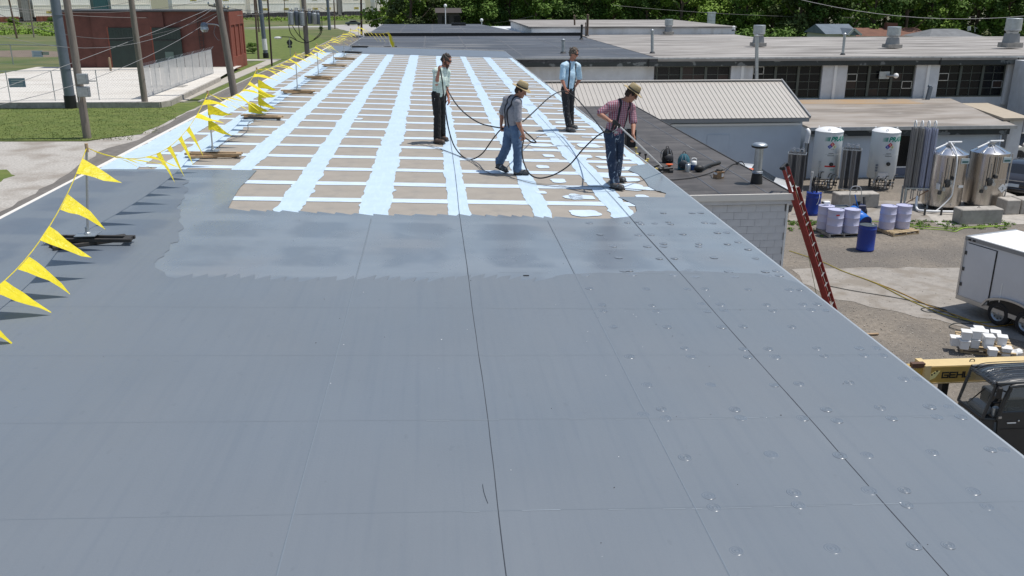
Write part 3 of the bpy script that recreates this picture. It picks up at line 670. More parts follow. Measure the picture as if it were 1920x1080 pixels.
for bi, (x0, x1) in enumerate(bays):
    z0 = WZ0
    # white pier to the right of the bay
    nx = bays[bi+1][0] if bi+1 < len(bays) else TX1
    mb = MB(); mb.bb((x1+.02, TY+.30, 2.4), (nx-.02, TY+1.19, WZ1)); mb.build('pier', m_wallwhite, tb)
    mid = (x1+nx)/2
    mb = MB(); mb.bb((mid-.08, TY+.2, 2.5), (mid+.08, TY+.3, WZ1)); mb.build('downpipe', m_white, tb)
    wn = MB()
    wn.bb((x0, TY+.42, z0), (x1, TY+.52, z0+.06)); wn.bb((x0, TY+.42, WZ1-.06), (x1, TY+.52, WZ1))
    wn.bb((x0, TY+.42, z0+.06), (x0+.05, TY+.52, WZ1-.06)); wn.bb((x1-.05, TY+.42, z0+.06), (x1, TY+.52, WZ1-.06))
    tw = (x1-x0)/3
    for q in (1, 2): wn.bb((x0+q*tw-.07, TY+.40, z0+.06), (x0+q*tw+.07, TY+.54, WZ1-.06))
    nr = 4; ph = (WZ1-z0-.12)/nr
    for q in range(3):
        xc = x0+(q+.5)*tw
        wn.bb((xc-.017, TY+.45, z0+.06), (xc+.017, TY+.5, WZ1-.06))
        for r_ in range(1, nr):
            for h_ in range(2):
                xa = x0+q*tw+(.07 if q or h_ else .05)+h_*(tw/2-.05); wn.bb((xa, TY+.455, z0+.06+r_*ph-.016), (xa+tw/2-.1, TY+.495, z0+.06+r_*ph+.016))
    wo_ = wn.build('window', m_muntin, tb)
    for q in range(3):
        for h_ in range(2):
            for r_ in range(nr):
                xa = x0+q*tw+(.07 if h_ == 0 else tw/2+.02); za = z0+.06+r_*ph+.018
                mb = MB(); ti = pc.uniform(-.008, .008); mb.add([(xa, TY+.478+ti, za), (xa+tw/2-.09, TY+.478-ti, za), (xa+tw/2-.09, TY+.478-ti, za+ph-.036), (xa, TY+.478+ti, za+ph-.036)], [(0, 1, 2, 3)])
                mb.build('pane', m_glassbrown if pc.random() < (.22 if bi != 1 else .1) else m_glassdark, wo_, fix=False)
    if bi in (1, 2, 3):   # pivoting vents framed in pale metal
        for q, r_ in ((2, 1), (0, 2)) if bi != 1 else ((0, 3),):
            xa = x0+q*tw+(tw/2+.02 if q == 2 else .06); za = z0+.06+r_*ph+.02
            mb = MB()
            for a, b in (((xa, za), (xa+tw/2-.1, za)), ((xa, za+ph-.04), (xa+tw/2-.1, za+ph-.04)), ((xa, za), (xa, za+ph-.04)), ((xa+tw/2-.1, za), (xa+tw/2-.1, za+ph-.04))): mb.beam((a[0], TY+.44, a[1]), (b[0], TY+.44, b[1]), .035, .035)
            mb.build('vent_frame', m_alu, wo_)
# lamp and plate hung in the third bay
pl = PY(1666, 141, TY-.15)
lp = thing('wall_floodlight', 'round white lamp on a grey plate in front of the dark windows', 'lamp', pl, world=True)
MB().box(PY(1658, 141, TY+.3), (.62, .04, .42)).build('back_plate', m_galv, lp)
MB().tube([PY(1664, 142, TY+.25), PY(1678, 142, TY-.1)], .07, 10).build('neck', m_alu, lp)
MB().ell(PY(1680, 142, TY-.15), (.15, .15, .15)).build('lamp_head', m_white, lp, smooth=60)
# ------------------------------------------------------------------ lean-to roof in front of it
ln = thing('lean_to_building', 'single storey lean-to with stained tan roof behind the white gas tanks', 'building', (23, 45, 0), world=True)
LE = [PY(1520, 240, 41.0), PY(1906, 240, 41.0)]; lx0, lx1 = 17.95, LE[1].x; lz = LE[0].z
bk1 = PY(1810, 205, 48.0)
mb = MB(); mb.bb((lx0+.2, 41.35, 0), (lx1-.5, 49.8, lz-.1)); mb.build('wall', m_bluewall, ln)
mb = MB()
top = [(lx0, 41.0, lz), (lx1, 41.0, lz), (bk1.x+.2, 49.95, 2.82), (lx0, 49.95, 2.82)]
mb.ext([V(p) for p in top], (0, 0, -.1)); mb.build('roof', m_lowroof, ln)
mb = MB(); mb.ext([V((18.3, 48.4, lz+(2.82-lz)*.83+.006)), V((27.5, 48.0, lz+(2.82-lz)*.78+.006)), V((27.3, 49.9, 2.825)), V((18.3, 49.9, 2.825))], (0, 0, .004)); mb.build('rust_strip', m_rust, ln)
mb = MB(); mb.bb((lx0, 40.94, lz-.14), (lx1, 41.0, lz+.02)); mb.build('gravel_stop', m_edge, ln)
mb = MB(); mb.bb((lx0+.1, 41.02, lz-.42), (lx1-.3, 41.34, lz-.145)); mb.build('fascia', m_fascia, ln)
a0 = PY(1673, 255, 41.3); a1 = PY(1712, 325, 41.3)
mb = MB(); mb.bb((a0.x, 41.30, a1.z+.35), (a1.x+.9, 41.34, a0.z)); wdw = mb.build('window', m_glassdark, ln)
MB().bb((a0.x-.03, 41.26, a1.z+.30), (a1.x+.95, 41.30, a1.z+.36)).build('sill', m_white, wdw)
MB().bb((a0.x, 41.29, a1.z-.1), (a1.x+.9, 41.345, a1.z+.3)).build('infill_panel', mat('slate blue infill', (.14, .16, .22), .6), ln)
mb = MB(); mb.bb((a1.x-.1, 41.02, a1.z-.05), (a1.x+.35, 41.29, a1.z+.32));
acx = mb.build('air_conditioner', m_white, ln)
for q in range(5): MB().bb((a1.x-.06, 41.005, a1.z+q*.065), (a1.x+.31, 41.02, a1.z+.03+q*.065)).build('grille_slat', m_trim, acx)
mb = MB(); mb.tube([(lx1-.62, 41.2, 0), (lx1-.62, 41.2, lz-.45)], .06, 8); mb.build('downpipe', m_bluewall, ln)
# small raised tan roof at its right end
s2 = thing('side_shed', 'small flat tan roofed shed at the right end of the lean-to', 'shed', (27, 46, 0), world=True)
q0 = [PY(1800, 205, 48.5), PY(1850, 206, 48.5), PY(1930, 240, 42.2), PY(1880, 238, 42.2)]
mb = MB(); mb.ext([V((p.x, p.y, 2.60)) for p in q0], (0, 0, .12)); mb.build('roof', mat('pale tan board roof', (.40, .34, .26), .85, var=.06), s2)
mb = MB(); mb.bb((q0[3].x+.6, 42.6, 0), (q0[2].x-.1, 47.5, 2.59)); mb.build('wall', m_wallwhite, s2)
MB().bb((27.9, 42.55, 1.75), (28.5, 42.59, 2.2)).build('notice', mat('pale green notice', (.35, .5, .42), .6), s2)
# far white wall on the right
rwb = thing('white_rear_building', 'white wall with corner at the right edge beside the parked white car', 'building', (34, 47, 0), world=True)
mb = MB(); mb.bb((33.7, 48.2, 0), (52, 49.9, 5.0)); mb.build('wall', m_wallwhite, rwb)
MB().bb((33.66, 48.14, 0), (33.74, 48.22, 5.0)).build('corner_pipe', m_trim, rwb)
# ------------------------------------------------------------------ dark far roof in line with the long roof
fr = thing('dark_roof_building', 'far building with dark grey membrane roof right behind the end of the long roof', 'building', (0, 80, 0), world=True)
DZ = 5.17
mb = MB(); mb.bb((-5.5, 52.2, 0), (12.5, 107.5, DZ-.2)); mb.build('wall', m_wallwhite, fr)
mb = MB(); mb.prism([(-5.6, 52.15), (4.42, 52.15), (4.42, 50.05), (12.59, 50.05), (12.9, 78), (-5.6, 78)], DZ-.2, DZ); mb.build('roof', m_epdm2, fr)
mb = MB(); mb.prism([(-5.6, 78.3), (9.0, 78.3), (5.6, 108), (-5.6, 108)], DZ-.2, DZ+.03); mb.build('roof', m_epdm2, fr)
mb = MB(); mb.bb((-5.7, 78.0, DZ-.2), (12.9, 78.3, DZ+.26)); mb.build('curb', m_black, fr)
for x in (-3.4, -.6, 2.2, 5.2, 8.4, 11): MB().bb((x, 52.4 if x < 4 else 50.4, DZ), (x+.10, 77.9, DZ+.006)).build('lap_seam', m_membseam, fr)
for y in (60, 68): MB().bb((-5.5, y, DZ), (12.4, y+.1, DZ+.008)).build('lap_seam', m_membseam, fr)
for x in (-3, 0, 3): MB().bb((x, 78.4, DZ+.03), (x+.12, 107, DZ+.04)).build('lap_seam', m_membseam, fr)
for y in (88, 98): MB().bb((-5.5, y, DZ+.03), (6, y+.14, DZ+.04)).build('lap_seam', m_membseam, fr)
mb = MB(); mb.bb((-5.68, 52.2, DZ-.3), (-5.6, 107, DZ+.05)); mb.build('roof_edge', m_trim, fr)
ub = thing('far_step_roof_building', 'far grey roofed block with a white parapet wall, left of the row of roof ventilators', 'building', (16, 84, 0), world=True)
u0 = PY(1050, 57, 80); u1 = PY(1378, 60, 80)
mb = MB(); mb.bb((8.7, 80, 0), (u1.x, 101, 5.72)); mb.build('parapet_wall', m_wallwhite, ub)
mb = MB(); mb.bb((8.5, 79.9, 5.73), (u1.x+.1, 101, 5.86)); mb.build('roof', m_grayroof, ub)
mb = MB(); mb.bb((12.7, 74.31, 0), (u1.x-.1, 79.9, DZ)); mb.build('roof', m_grayroof, ub)
# ------------------------------------------------------------------ brick building on the left
bk = thing('brick_building', 'dark red brick utility building with two green doors behind the white gravel yard', 'building', (-31, 110, 0), world=True)
BZ = YZ
bl = on(130, 134, BZ); br_ = on(437, 137, BZ); bY = 108.5
BX0, BX1 = PY(133, 130, bY).x-1.0, PY(437, 137, bY).x
BT = PY(300, 22, bY).z
mb = MB(); mb.bb((BX0, bY, 0), (BX1, bY+8, BT)); mb.build('wall', m_brick, bk)
xs = PY(180, 100, bY).x
mb = MB(); mb.bb((xs, bY-.25, 0), (BX1-7.2, bY-.01, BT-.02)); mb.build('raised_front', m_brick, bk)
mb = MB(); mb.bb((BX0-.1, bY-.35, BT+.01), (BX1+.1, bY+8.1, BT+.16)); mb.build('coping', m_darkmetal, bk)
mb = MB(); mb.bb((BX1+.002, bY+.05, 0), (BX1+.16, bY+7.95, 1.5)); mb.bb((BX1+.002, bY+.05, BT-1.5), (BX1+.16, bY+7.95, BT-.02));
for q in (0, 1, 2, 3): mb.bb((BX1+.002, bY+.05+q*2.45, 1.5), (BX1+.16, bY+.55+q*2.45, BT-1.5))
mb.build('side_pier', m_brick2, bk)
mb = MB(); mb.bb((BX1+.001, bY+.5, 1.5), (BX1+.05, bY+7.6, BT-1.5)); mb.build('side_panel', m_brick2, bk)
for (xa, xb) in ((202, 258), (284, 346)):
    a = PY(xa, 52, bY-.3); b = PY(xb, 130, bY-.3)
    f = MB().bb((a.x, bY-.34, BZ), (b.x, bY-.255, a.z)).build('door', m_greendoor, bk)
    for q in range(9):
        xx = a.x+(b.x-a.x)*(q+.5)/9; MB().bb((xx-.04, bY-.375, a.z-1.3), (xx+.04, bY-.341, a.z-.05)).build('door_rib', m_greendoor, f)
    MB().bb((a.x, bY-.40, a.z-1.42), (b.x, bY-.342, a.z-1.32)).build('door_rail', m_black, f)
    MB().bb((a.x-.15, bY-.30, BZ), (a.x-.003, bY-.251, a.z+.1)).build('door_frame', m_brick2, f)
p = PY(318, 103, bY-.45); MB().bb((p.x-.5, bY-.42, p.z-.4), (p.x+.45, bY-.36, p.z+.35)).build('door_notice', mat('grey green notice', (.10, .15, .13), .6), bk)
lx = PY(373, 70, bY-.2).x; mb = MB()
for dx in (0, .45): mb.bb((lx+dx, bY-.22, 2.4), (lx+dx+.05, bY-.17, BT-.2))
for q in range(9): mb.bb((lx+.05, bY-.21, 2.6+q*.4), (lx+.45, bY-.18, 2.64+q*.4))
mb.build('wall_ladder', m_black, bk)
bp_ = thing('bollard', 'tan steel bollard in front of the green doors of the brick building', 'bollard', on(208, 133, BZ), world=True)
p = on(208, 133, BZ); MB().lathe([(.13, 0), (.13, 1.35), (.09, 1.45), (0, 1.48)], p, 10).build('post', mat('tan paint', (.25, .18, .11), .7), bp_, smooth=True)
# ------------------------------------------------------------------ chain link fences
m_chain = mat('galvanised chain link', (.46, .47, .48), .45, .5)
def chain_fence(nm, label, A, B, z, h, post_every=3.4, arms=True, pitch=.16, wr=.006, mid=False, rail=True):
    A = V((A[0], A[1], z)); B = V((B[0], B[1], z)); d = B-A; L = d.length; d.normalize(); nrm_ = V((-d.y, d.x, 0))
    t = thing(nm, label, 'fence', A, 'chain link fences round the gravel yard', world=True)
    n = max(1, round(L/post_every))
    for i in range(n+1):
        p = A+d*(L*i/n); mb = MB(); mb.tube([p, p+V((0, 0, h))], .035 if wr != .005 else .06, 6)
        if arms: mb.tube([p+V((0, 0, h)), p+V((0, 0, h+.3))+nrm_*-.28], .022, 5)
        mb.build('fence_post', m_galv, t)
    if rail: MB().tube([A+V((0, 0, h)), B+V((0, 0, h))], .025 if wr != .005 else .05, 6).build('top_rail', m_galv, t)
    MB().tube([A+V((0, 0, .08)), B+V((0, 0, .08))], .012, 4).build('bottom_wire', m_galv, t)
    if mid: MB().tube([A+V((0, 0, h*.5)), B+V((0, 0, h*.5))], .02, 5).build('mid_rail', m_galv, t)
    if arms:
        for q in (.1, .2, .3): 
            o_ = nrm_*-.28*(q/.3)+V((0, 0, h+q)); MB().tube([A+o_, B+o_], .005, 3).build('barbed_wire', m_galv, t)
    mb = MB(); k = -h
    while k < L:
        for sgn in (0, 1):
            s0, s1 = max(k, 0), min(k+h, L)
            if s1 > s0:
                za, zb = (s0-k, s1-k) if not sgn else (h-(s0-k), h-(s1-k))
                a = A+d*s0+V((0, 0, za)); b = A+d*s1+V((0, 0, zb)); u = V((0, 0, wr)); off = nrm_*(.004 if sgn else -.004)
                mb.add([a-u+off, b-u+off, b+u+off, a+u+off], [(0, 1, 2, 3)])
        k += pitch
    stuff(mb.build('chain_mesh', m_chain, t, fix=False)); return t
c0 = on(-240, 195, YZ); c1 = on(268, 186, YZ); c2 = on(400, 138, YZ); MESHP = (c1, c2); b0 = on(-240, 116, YZ); b1 = on(118, 123, YZ)
chain_fence('chain_link_fence', 'chain link fence along the front of the white gravel yard behind the poles', c0, c1, YZ, 2.35, arms=False, pitch=.22, wr=.004)
chain_fence('chain_link_fence', 'long chain link fence with barbed wire receding to the brick building corner', c1, c2, YZ, 2.5, post_every=4, pitch=.13, wr=.009)
chain_fence('chain_link_fence', 'back chain link fence between the gravel yard and green embankment', b0, b1, YZ, 2.3, post_every=6.2, pitch=.3, wr=.005)
def signboard(label, x, y, w_, h_, Y, col, grp=None, stripe=None):
    p = PY(x, y, Y); t = thing('fence_sign', label, 'sign', p, grp, world=True)
    MB().box(p, (w_, .03, h_)).build('board', mat('sign '+str(col), col, .5), t)
    if stripe:
        for q in range(3): MB().box(p+V((0, -.02, h_*(.25-.25*q))), (w_*.7, .006, h_*.09)).build('print_line', mat('sign print '+str(stripe), stripe, .5), t)
fy = (c0.y+c1.y)/2
sc_t = bpy.data.objects['chain_link_fence.001']; q_ = MB(); a_, b_ = V((c1.x, c1.y, YZ)), V((c2.x, c2.y, YZ)); dn = V((.02, .01, 0))
for k in range(9): q_.quad(a_.lerp(b_, k/9+.003)+dn+V((0, 0, .1)), a_.lerp(b_, (k+1)/9-.003)+dn+V((0, 0, .1)), a_.lerp(b_, (k+1)/9-.003)+dn+V((0, 0, 2.48)), a_.lerp(b_, k/9+.003)+dn+V((0, 0, 2.48)))
q_.build('privacy_screen', mat('pale woven screen', (.50, .50, .49), .8, alpha=.82, var=.06, vs=2), sc_t, fix=False)
signboard('blue grey warning sign on the front fence left of the steel pole', 32, 155, 1.25, .7, fy-.1, (.16, .24, .30), 'fence signs', (.45, .5, .5))
signboard('white sign on the back fence at the left', 70, 101, 1.3, .8, b0.y-.2, (.62, .68, .75), 'fence signs', (.3, .4, .6))
signboard('small pale sign right of the white sign on the back fence', 85, 100, .9, .4, b0.y-.2, (.45, .48, .40), 'fence signs')
p = on(315, 162, YZ)
t = thing('basketball_hoop', 'small white post and backboard standing in the gravel yard behind the fence', 'hoop', p, world=True)
MB().tube([p, p+V((0, 0, 1.3))], .1, 6).build('post', m_white, t)
MB().box(p+V((.1, 0, 1.6)), (.55, .08, .8)).build('board', m_white, t)
MB().box(p+V((0, 0, .02)), (3.2, 1.6, .04)).build('base_slab', mat('grey slab', (.3, .29, .27), .9), t)

# ------------------------------------------------------------------ train on the embankment
m_cont = mat('cream container steel', (.80, .755, .67), .55, var=.05, vs=.4)
m_contw = mat('off white container steel', (.82, .80, .75), .55, var=.05, vs=.4)
m_yel = mat('yellow logo panel', (.58, .47, .12), .5)
m_rustcar = mat('rusty well car', (.16, .055, .03), .8, var=.3, vs=1.5)
m_dkcar = mat('black well car', (.04, .04, .042), .7, var=.3, vs=1.5)
gap_col = {'grey': mat('grey container', (.22, .22, .21), .6, var=.1), 'teal': mat('dark teal container', (.03, .09, .10), .5, var=.1)}
tax = tdir.normalized(); tside = V((-tax.y, tax.x, 0)); ang_t = math.atan2(tax.y, tax.x)
def train_s(px):     # distance along the track of an image column
    d = ray(px, 20); P0 = TR_A + tn*(-1.5)
    # intersect plan ray CAM + t d with line P0 + s tax
    det = d.x*(-tax.y) - d.y*(-tax.x); rx, ry = P0.x-CAM.x, P0.y-CAM.y
    return (d.x*ry - d.y*rx)/det*1.0 if False else ((d.y*rx - d.x*ry)/(d.x*tax.y - d.y*tax.x)) 
def train_p(s): return TR_A + tn*2.2 + tax*s
def contbox(nm, label, s0, s1, z0, h, m_, logos=True, ck=0):
    L = s1-s0; c = train_p((s0+s1)/2)
    t = thing(nm, label, 'container', (c.x, c.y, z0), 'containers on the train')
    t.rotation_euler = (0, 0, ang_t)
    mb = MB(); mb.box((0, 0, h/2), (L, 2.3, h))
    o = mb.build('body', m_, t)
    mb = MB(); n = int(L/.55)
    for i in range(n): x = -L/2+.3+(L-.6)*(i+.5)/n; mb.box((x, -1.17, h/2), (.26, .05, h-.35))
    o = mb.build('corrugation', m_, t)
    mb = MB()
    for x in (-L/2+.1, L/2-.1): mb.box((x, -1.19, h/2), (.2, .09, h))
    for z in (.08, h-.08): mb.box((0, -1.19, z), (L-.42, .09, .16))
    mb.build('frame', m_, t)
    if logos:
        for x in ((-L*.22, L*.22) if L > 11 else (0.1*L,)):
            MB().box((x, -1.22, h*.42), (2.0, .03, .62)).build('logo_panel', m_yel, t)
            for q in range(3): MB().box((x, -1.245, h*.42+.18-.18*q), (1.5-.3*q, .01, .07)).build('logo_lettering', m_black, t)
    return t
spans = [(-160, -100), (-95, -20), (-15, 42), (70, 178), (217, 292), (332, 470), (478, 571), (584, 640), (651, 694), (712, 736), (748, 800)]
names_ = ['far left beyond the frame edge', 'at the left frame edge', 'left of the grey end bulkhead', 'right of the thin brown poles', 'above the left end of the brick building', 'above the right end of the brick building', 'between the thin poles and transformer bank', 'right of the transformer bank', 'left of the dark red pole', 'next to the trees at the end of the train', 'half hidden behind the trees']
ZB = 2.7
for i, (a, b) in enumerate(spans):
    s0, s1 = train_s(a), train_s(b)
    if s1-s0 < 2: continue
    for lv in (0, 1):
        contbox('shipping_container', ('upper' if lv else 'lower')+' cream container on the train '+names_[i], s0, s1, ZB+lv*2.92, 2.9, m_cont if (i+lv) % 2 else m_contw, logos=(i > 4 or (i == 3 and lv == 0)))
    # well car
    s0c, s1c = s0-1.3, s1+1.3; c = train_p((s0c+s1c)/2); L = s1c-s0c
    w = thing('well_car', ('rusty' if i in (0, 1, 2, 3, 9) else 'black')+' rail car under the containers '+names_[i], 'rail car', (c.x, c.y, 1.62), 'rail cars of the train'); w.rotation_euler = (0, 0, ang_t)
    mm = m_rustcar if i in (0, 1, 2, 3, 9) else m_dkcar
    mb = MB(); mb.box((0, -1.22, .66), (L-3.2, .12, 1.25)); mb.box((0, 1.22, .82), (L-3.2, .12, .95)); mb.box((0, 0, .5), (L-3.2, 2.3, .2)); mb.box((0, 0, .95), (L, .7, .3)); mb.build('side_sill', mm, w)
    mb = MB(); n = int((L-3)/1.1)
    for k in range(n): mb.box((-L/2+1.7+(L-3.4)*(k+.5)/n, -1.31, .66), (.14, .06, 1.25))
    mb.build('stake', mm, w)
    for x in (-L/2+.8, L/2-.8):
        tr = MB().box((x, 0, .5), (1.9, 2.1, .3)).build('truck_frame', m_dkcar, w)
        for dx in (-.6, .6):
            for sy in (-.95, .95): MB().tube([(x+dx, sy-.07, .42), (x+dx, sy+.07, .42)], .42, 12).build('wheel', m_dkcar, tr)
for (a, b, c_, lab) in ((46, 68, 'grey', 'weathered grey box between two cream containers at the left of the train'), (182, 214, 'teal', 'dark teal covered load on the train behind the wooden pole'), (641, 650, 'grey', 'grey end rack between containers right of the transformer bank')):
    contbox('rail_load', lab, train_s(a)+.3, train_s(b)-.3, 1.9, 5.4, gap_col[c_], logos=False)

# ------------------------------------------------------------------ poles
def pole(nm, label, base_px, top_px, w_px, m_, z=0, H=16, cat='pole', grp='utility poles beside the street', taper=.75, foot=None):
    P = on(base_px[0], base_px[1], z); T = PY(top_px[0], top_px[1], P.y); d = (T-P).normalized(); d = (d+V((0, 0, 4)) if False else d)
    px2m = (P-CAM).dot(_F)/F_PX; r = w_px*px2m/2
    t = thing(nm, label, cat, P, grp, world=True)
    n = 6 if w_px < 5 else 12
    MB().tube([P-d*.3, P+d*H*.5, P+d*H], [r, r*(1+taper)/2, r*taper], n).build('shaft', m_, t, smooth=True)
    if foot: MB().tube([P-d*.1, P+d*1.0], r*1.12, n).build('foot_sleeve', foot, t, smooth=True)
    return t, P, d, r
t_, P, d, r = pole('steel_pole', 'thick blue grey steel pole left of the wooden pole with meter boxes', (134, 203), (103, 0), 19, m_steelpole, foot=m_black, H=18)
for q in range(3): MB().tube([P+d*(3+q*4), P+d*(3.04+q*4)], r*1.06, 12).build('joint_band', m_steelpole, t_)
t_, P, d, r = pole('utility_pole', 'grey brown wooden pole carrying two grey meter boxes', (164, 259), (125, 0), 15, m_wood, H=14)
for (x, y, w_, h_) in ((155, 148, .62, .62), (157, 172, .72, .62)):
    c = PY(x, y, P.y-r-.15); b = MB().box(c, (w_, .26, h_)).build('meter_box', m_galv, t_, bevel=.02); MB().box(c+V((0, -.15, 0)), (w_*.8, .04, h_*.8)).build('box_door', m_galv, b)
c = PY(171, 152, P.y-.2); MB().box(c, (.55, .06, .06)).build('bracket', m_galv, t_)
MB().tube([PY(149, 190, P.y-r-.02), PY(152, 165, P.y-r-.05)], .03, 6).build('conduit', m_galv, t_)
pole('utility_pole', 'weathered wooden pole at the corner of the gravel yard fence', (273, 201), (246, 0), 12, m_wood, H=15)
t_, P, d, r = pole('utility_pole', 'silvery wooden pole beside the roof edge with a street lamp arm', (441, 187), (409, 0), 14, m_wood, z=0, H=15)
lw = [PY(416, 60, P.y), PY(412, 50, P.y), PY(404, 46, P.y), PY(386, 45, P.y)]
MB().tube(smooth_pts(lw, 4), .05, 6).build('lamp_arm', m_alu, t_)
L_ = PY(383, 50, P.y); hd = MB().lathe([(.0, .45), (.18, .42), (.30, .25), (.30, .1)], L_-V((0, 0, .1)), 12).build('lamp_hood', m_steelpole, t_, smooth=True)
MB().lathe([(.30, .1), (.34, -.12), (.22, -.32), (0, -.34)], L_-V((0, 0, .1)), 12).build('lamp_lens', m_galv, t_, smooth=True)
MB().tube(smooth_pts([PY(404, 48, P.y), PY(401, 62, P.y), PY(408, 74, P.y), PY(412, 75, P.y)], 3), .02, 5).build('loose_cable', m_wirelight, t_)
mb = MB(); a = PY(391, 10, P.y); b = PY(428, 17, P.y)
mb.beam(a, b, .12, .12); mb.build('crossarm', m_wood, t_)
for q in (0, .3, .8, 1): MB().lathe([(.05, 0), (.08, .1), (.04, .2)], a.lerp(b, q)+V((0, 0, .06)), 6).build('insulator', m_galv, t_)
for nm, lb_, bp2, tp, w_, m_ in (('utility_pole', 'thin reddish pole at the far left in front of the embankment', (32, 72), (17, 0), 3.6, m_wood2), ('utility_pole', 'thin pole second from the left in front of the embankment', (64, 70), (53, 0), 2.8, m_wood),
        ('utility_pole', 'thin brown pole right of the brick building', (485, 111), (477, 0), 4.2, m_wood2), ('utility_pole', 'short thin brown pole just behind the blue grey steel pole', (486, 60), (480, 0), 3.2, m_wood2), ('steel_pole', 'blue grey steel pole with white band right of the brick building', (499, 109), (487, 0), 8.5, m_steelpole), ('utility_pole', 'very dark thin pole in front of the grass, right of the banded steel pole', (510, 124), (502, 0), 3.6, mat('dark brown timber', (.05, .035, .03), .9)),
        ('steel_pole', 'grey steel pole right of the transformer bank', (618, 56), (614, 0), 6, m_steelpole), ('utility_pole', 'thin dark pole right of the transformer bank', (628, 54), (626, 0), 2.6, m_wood2),
        ('utility_pole', 'dark red brown pole behind the last yellow pennants', (678, 66), (677, 0), 4.4, mat('dark red brown timber', (.055, .028, .025), .9)), ('utility_pole', 'grey pole at the left edge of the trees', (735, 43), (733, 0), 3, m_wood), ('utility_pole', 'grey pole just inside the trees', (743, 43), (742, 0), 4, m_wood), ('utility_pole', 'thin pale pole left of the tree line', (707, 42), (705, 0), 1.8, m_wood),
        ('utility_pole', 'grey pole standing left of the right hand trees behind the far roof', (1352, 62), (1360, 0), 5.5, m_wood),
        ('utility_pole', 'thin pole above the brick building behind its roof', (517, 40), (517, 0), 2, m_wood2), ('utility_pole', 'thin pole left of the transformer bank', (535, 44), (533, 0), 1.6, m_wood2), ('utility_pole', 'pole behind the brick roof left of centre', (187, 40), (183, 0), 4, m_wood), ('utility_pole', 'thin pole behind the brick roof near its middle', (228, 40), (227, 0), 2, m_wood2), ('utility_pole', 'timber pole behind the brick roof', (242, 40), (236, 0), 4, m_wood), ('steel_pole', 'grey steel pole behind the right part of the brick roof', (355, 40), (350, 0), 5.5, m_steelpole)):
    zz = {'utility_pole': 0}.get(nm, 0); t_, P, d, r = pole(nm, lb_, bp2, tp, w_, m_, H=16)
    if 'white band' in lb_: MB().tube([P+d*1.1, P+d*2.6], r*1.08, 10).build('white_band', m_white, t_); MB().tube([P-d*.1, P+d*.7], r*1.25, 10).build('foot_sleeve', m_black, t_)
# transformer pole
t_, P, d, r = pole('transformer_pole', 'wooden pole carrying a bank of grey transformers above the yellow pennants', (577, 112), (569, 0), 9.5, m_wood, cat='transformer pole')
TY_ = P.y
for k, (x0, yt, yb, w_) in enumerate(((545, 22, 47, 11), (556, 20, 48, 9), (566, 22, 49, 10), (580, 22, 45, 8), (589, 24, 46, 9), (596, 25, 46, 7))):
    a = PY(x0, yt, TY_-.5+.25*(k % 2)); b = PY(x0+1.5, yb, TY_-.5+.25*(k % 2)); rr = w_*.5*(P-CAM).dot(_F)/F_PX
    tr = MB().lathe([(rr*.8, 0), (rr, .08), (rr, (a-b).length-.1), (rr*.6, (a-b).length), (0, (a-b).length+.02)], (b.x, b.y, b.z), 12).build('transformer', m_steelpole if k % 2 else m_galv, t_, smooth=True)
    for q in (-.4, .4): MB().lathe([(.05, 0), (.09, .1), (.05, .2), (.09, .3), (.04, .42)], (b.x+q*rr, b.y, b.z+(a-b).length), 6).build('bushing', m_galv, tr)
MB().beam(PY(541, 20, TY_-.2), PY(600, 22, TY_-.2), .14, .16).build('crossarm', m_wood2, t_)
for pts in ([(541, 45), (545, 62), (556, 75)], [(548, 48), (560, 66), (572, 77)], [(560, 48), (563, 68), (573, 78)], [(603, 30), (603, 60), (592, 73), (576, 80)], [(600, 45), (600, 62), (588, 74)], [(576, 80), (568, 80), (556, 76), (545, 70), (528, 69)]):
    MB().tube(smooth_pts([PY(x, y, TY_-.3) for x, y in pts], 4), .055, 6).build('cable', m_black, t_)
L_ = PY(521, 71, TY_-.3); MB().ell(L_, (.55, .22, .17)).build('street_lamp_head', m_white, t_, smooth=60)
# rear of a road sign
P = on(545, 106, 0); t_ = thing('road_sign', 'back of a dark grey road sign on a thin post in the grass', 'sign', P, world=True)
MB().tube([P, P+V((0, 0, 2.6))], .05, 6).build('post', m_galv, t_)
c = PY(543, 80, P.y); MB().tube([c+V((0, -.02, 0)), c+V((0, .02, 0))], .42, 8).build('sign_plate', m_darkmetal, t_); MB().box(c-V((0, 0, .55)), (.6, .03, .3)).build('lower_plate', m_darkmetal, t_)
# light pole on the right and white post lamp
P = on(1776, 66, 0); t_ = thing('street_light', 'street light on a dark wooden pole above the grey house roof', 'street light', P, world=True)
T = PY(1781, 16, P.y); MB().tube([P, T+V((0, 0, 6))], .17, 8).build('pole', m_wood2, t_)
MB().tube(smooth_pts([PY(1780, 20, P.y), PY(1776, 16, P.y), PY(1769, 15, P.y)], 3), .06, 6).build('lamp_arm', m_alu, t_); MB().ell(PY(1767, 15, P.y), (.5, .25, .15)).build('lamp_head', m_white, t_)
for (x, y0, y1, lab) in ((835, 42, 11, 'thin white lamp post in front of the trees behind the dark roof'), (903, 41, 38, 'short pale post beyond the dark roof')):
    P = PY(x, y0, 112); P.z = 0; T = PY(x, y1, 112); t_ = thing('lamp_post', lab, 'lamp post', P, world=True)
    MB().tube([P, T], .07, 6).build('post', m_white, t_); MB().ell(T, (.2, .2, .22)).build('lamp_globe', m_white, t_)
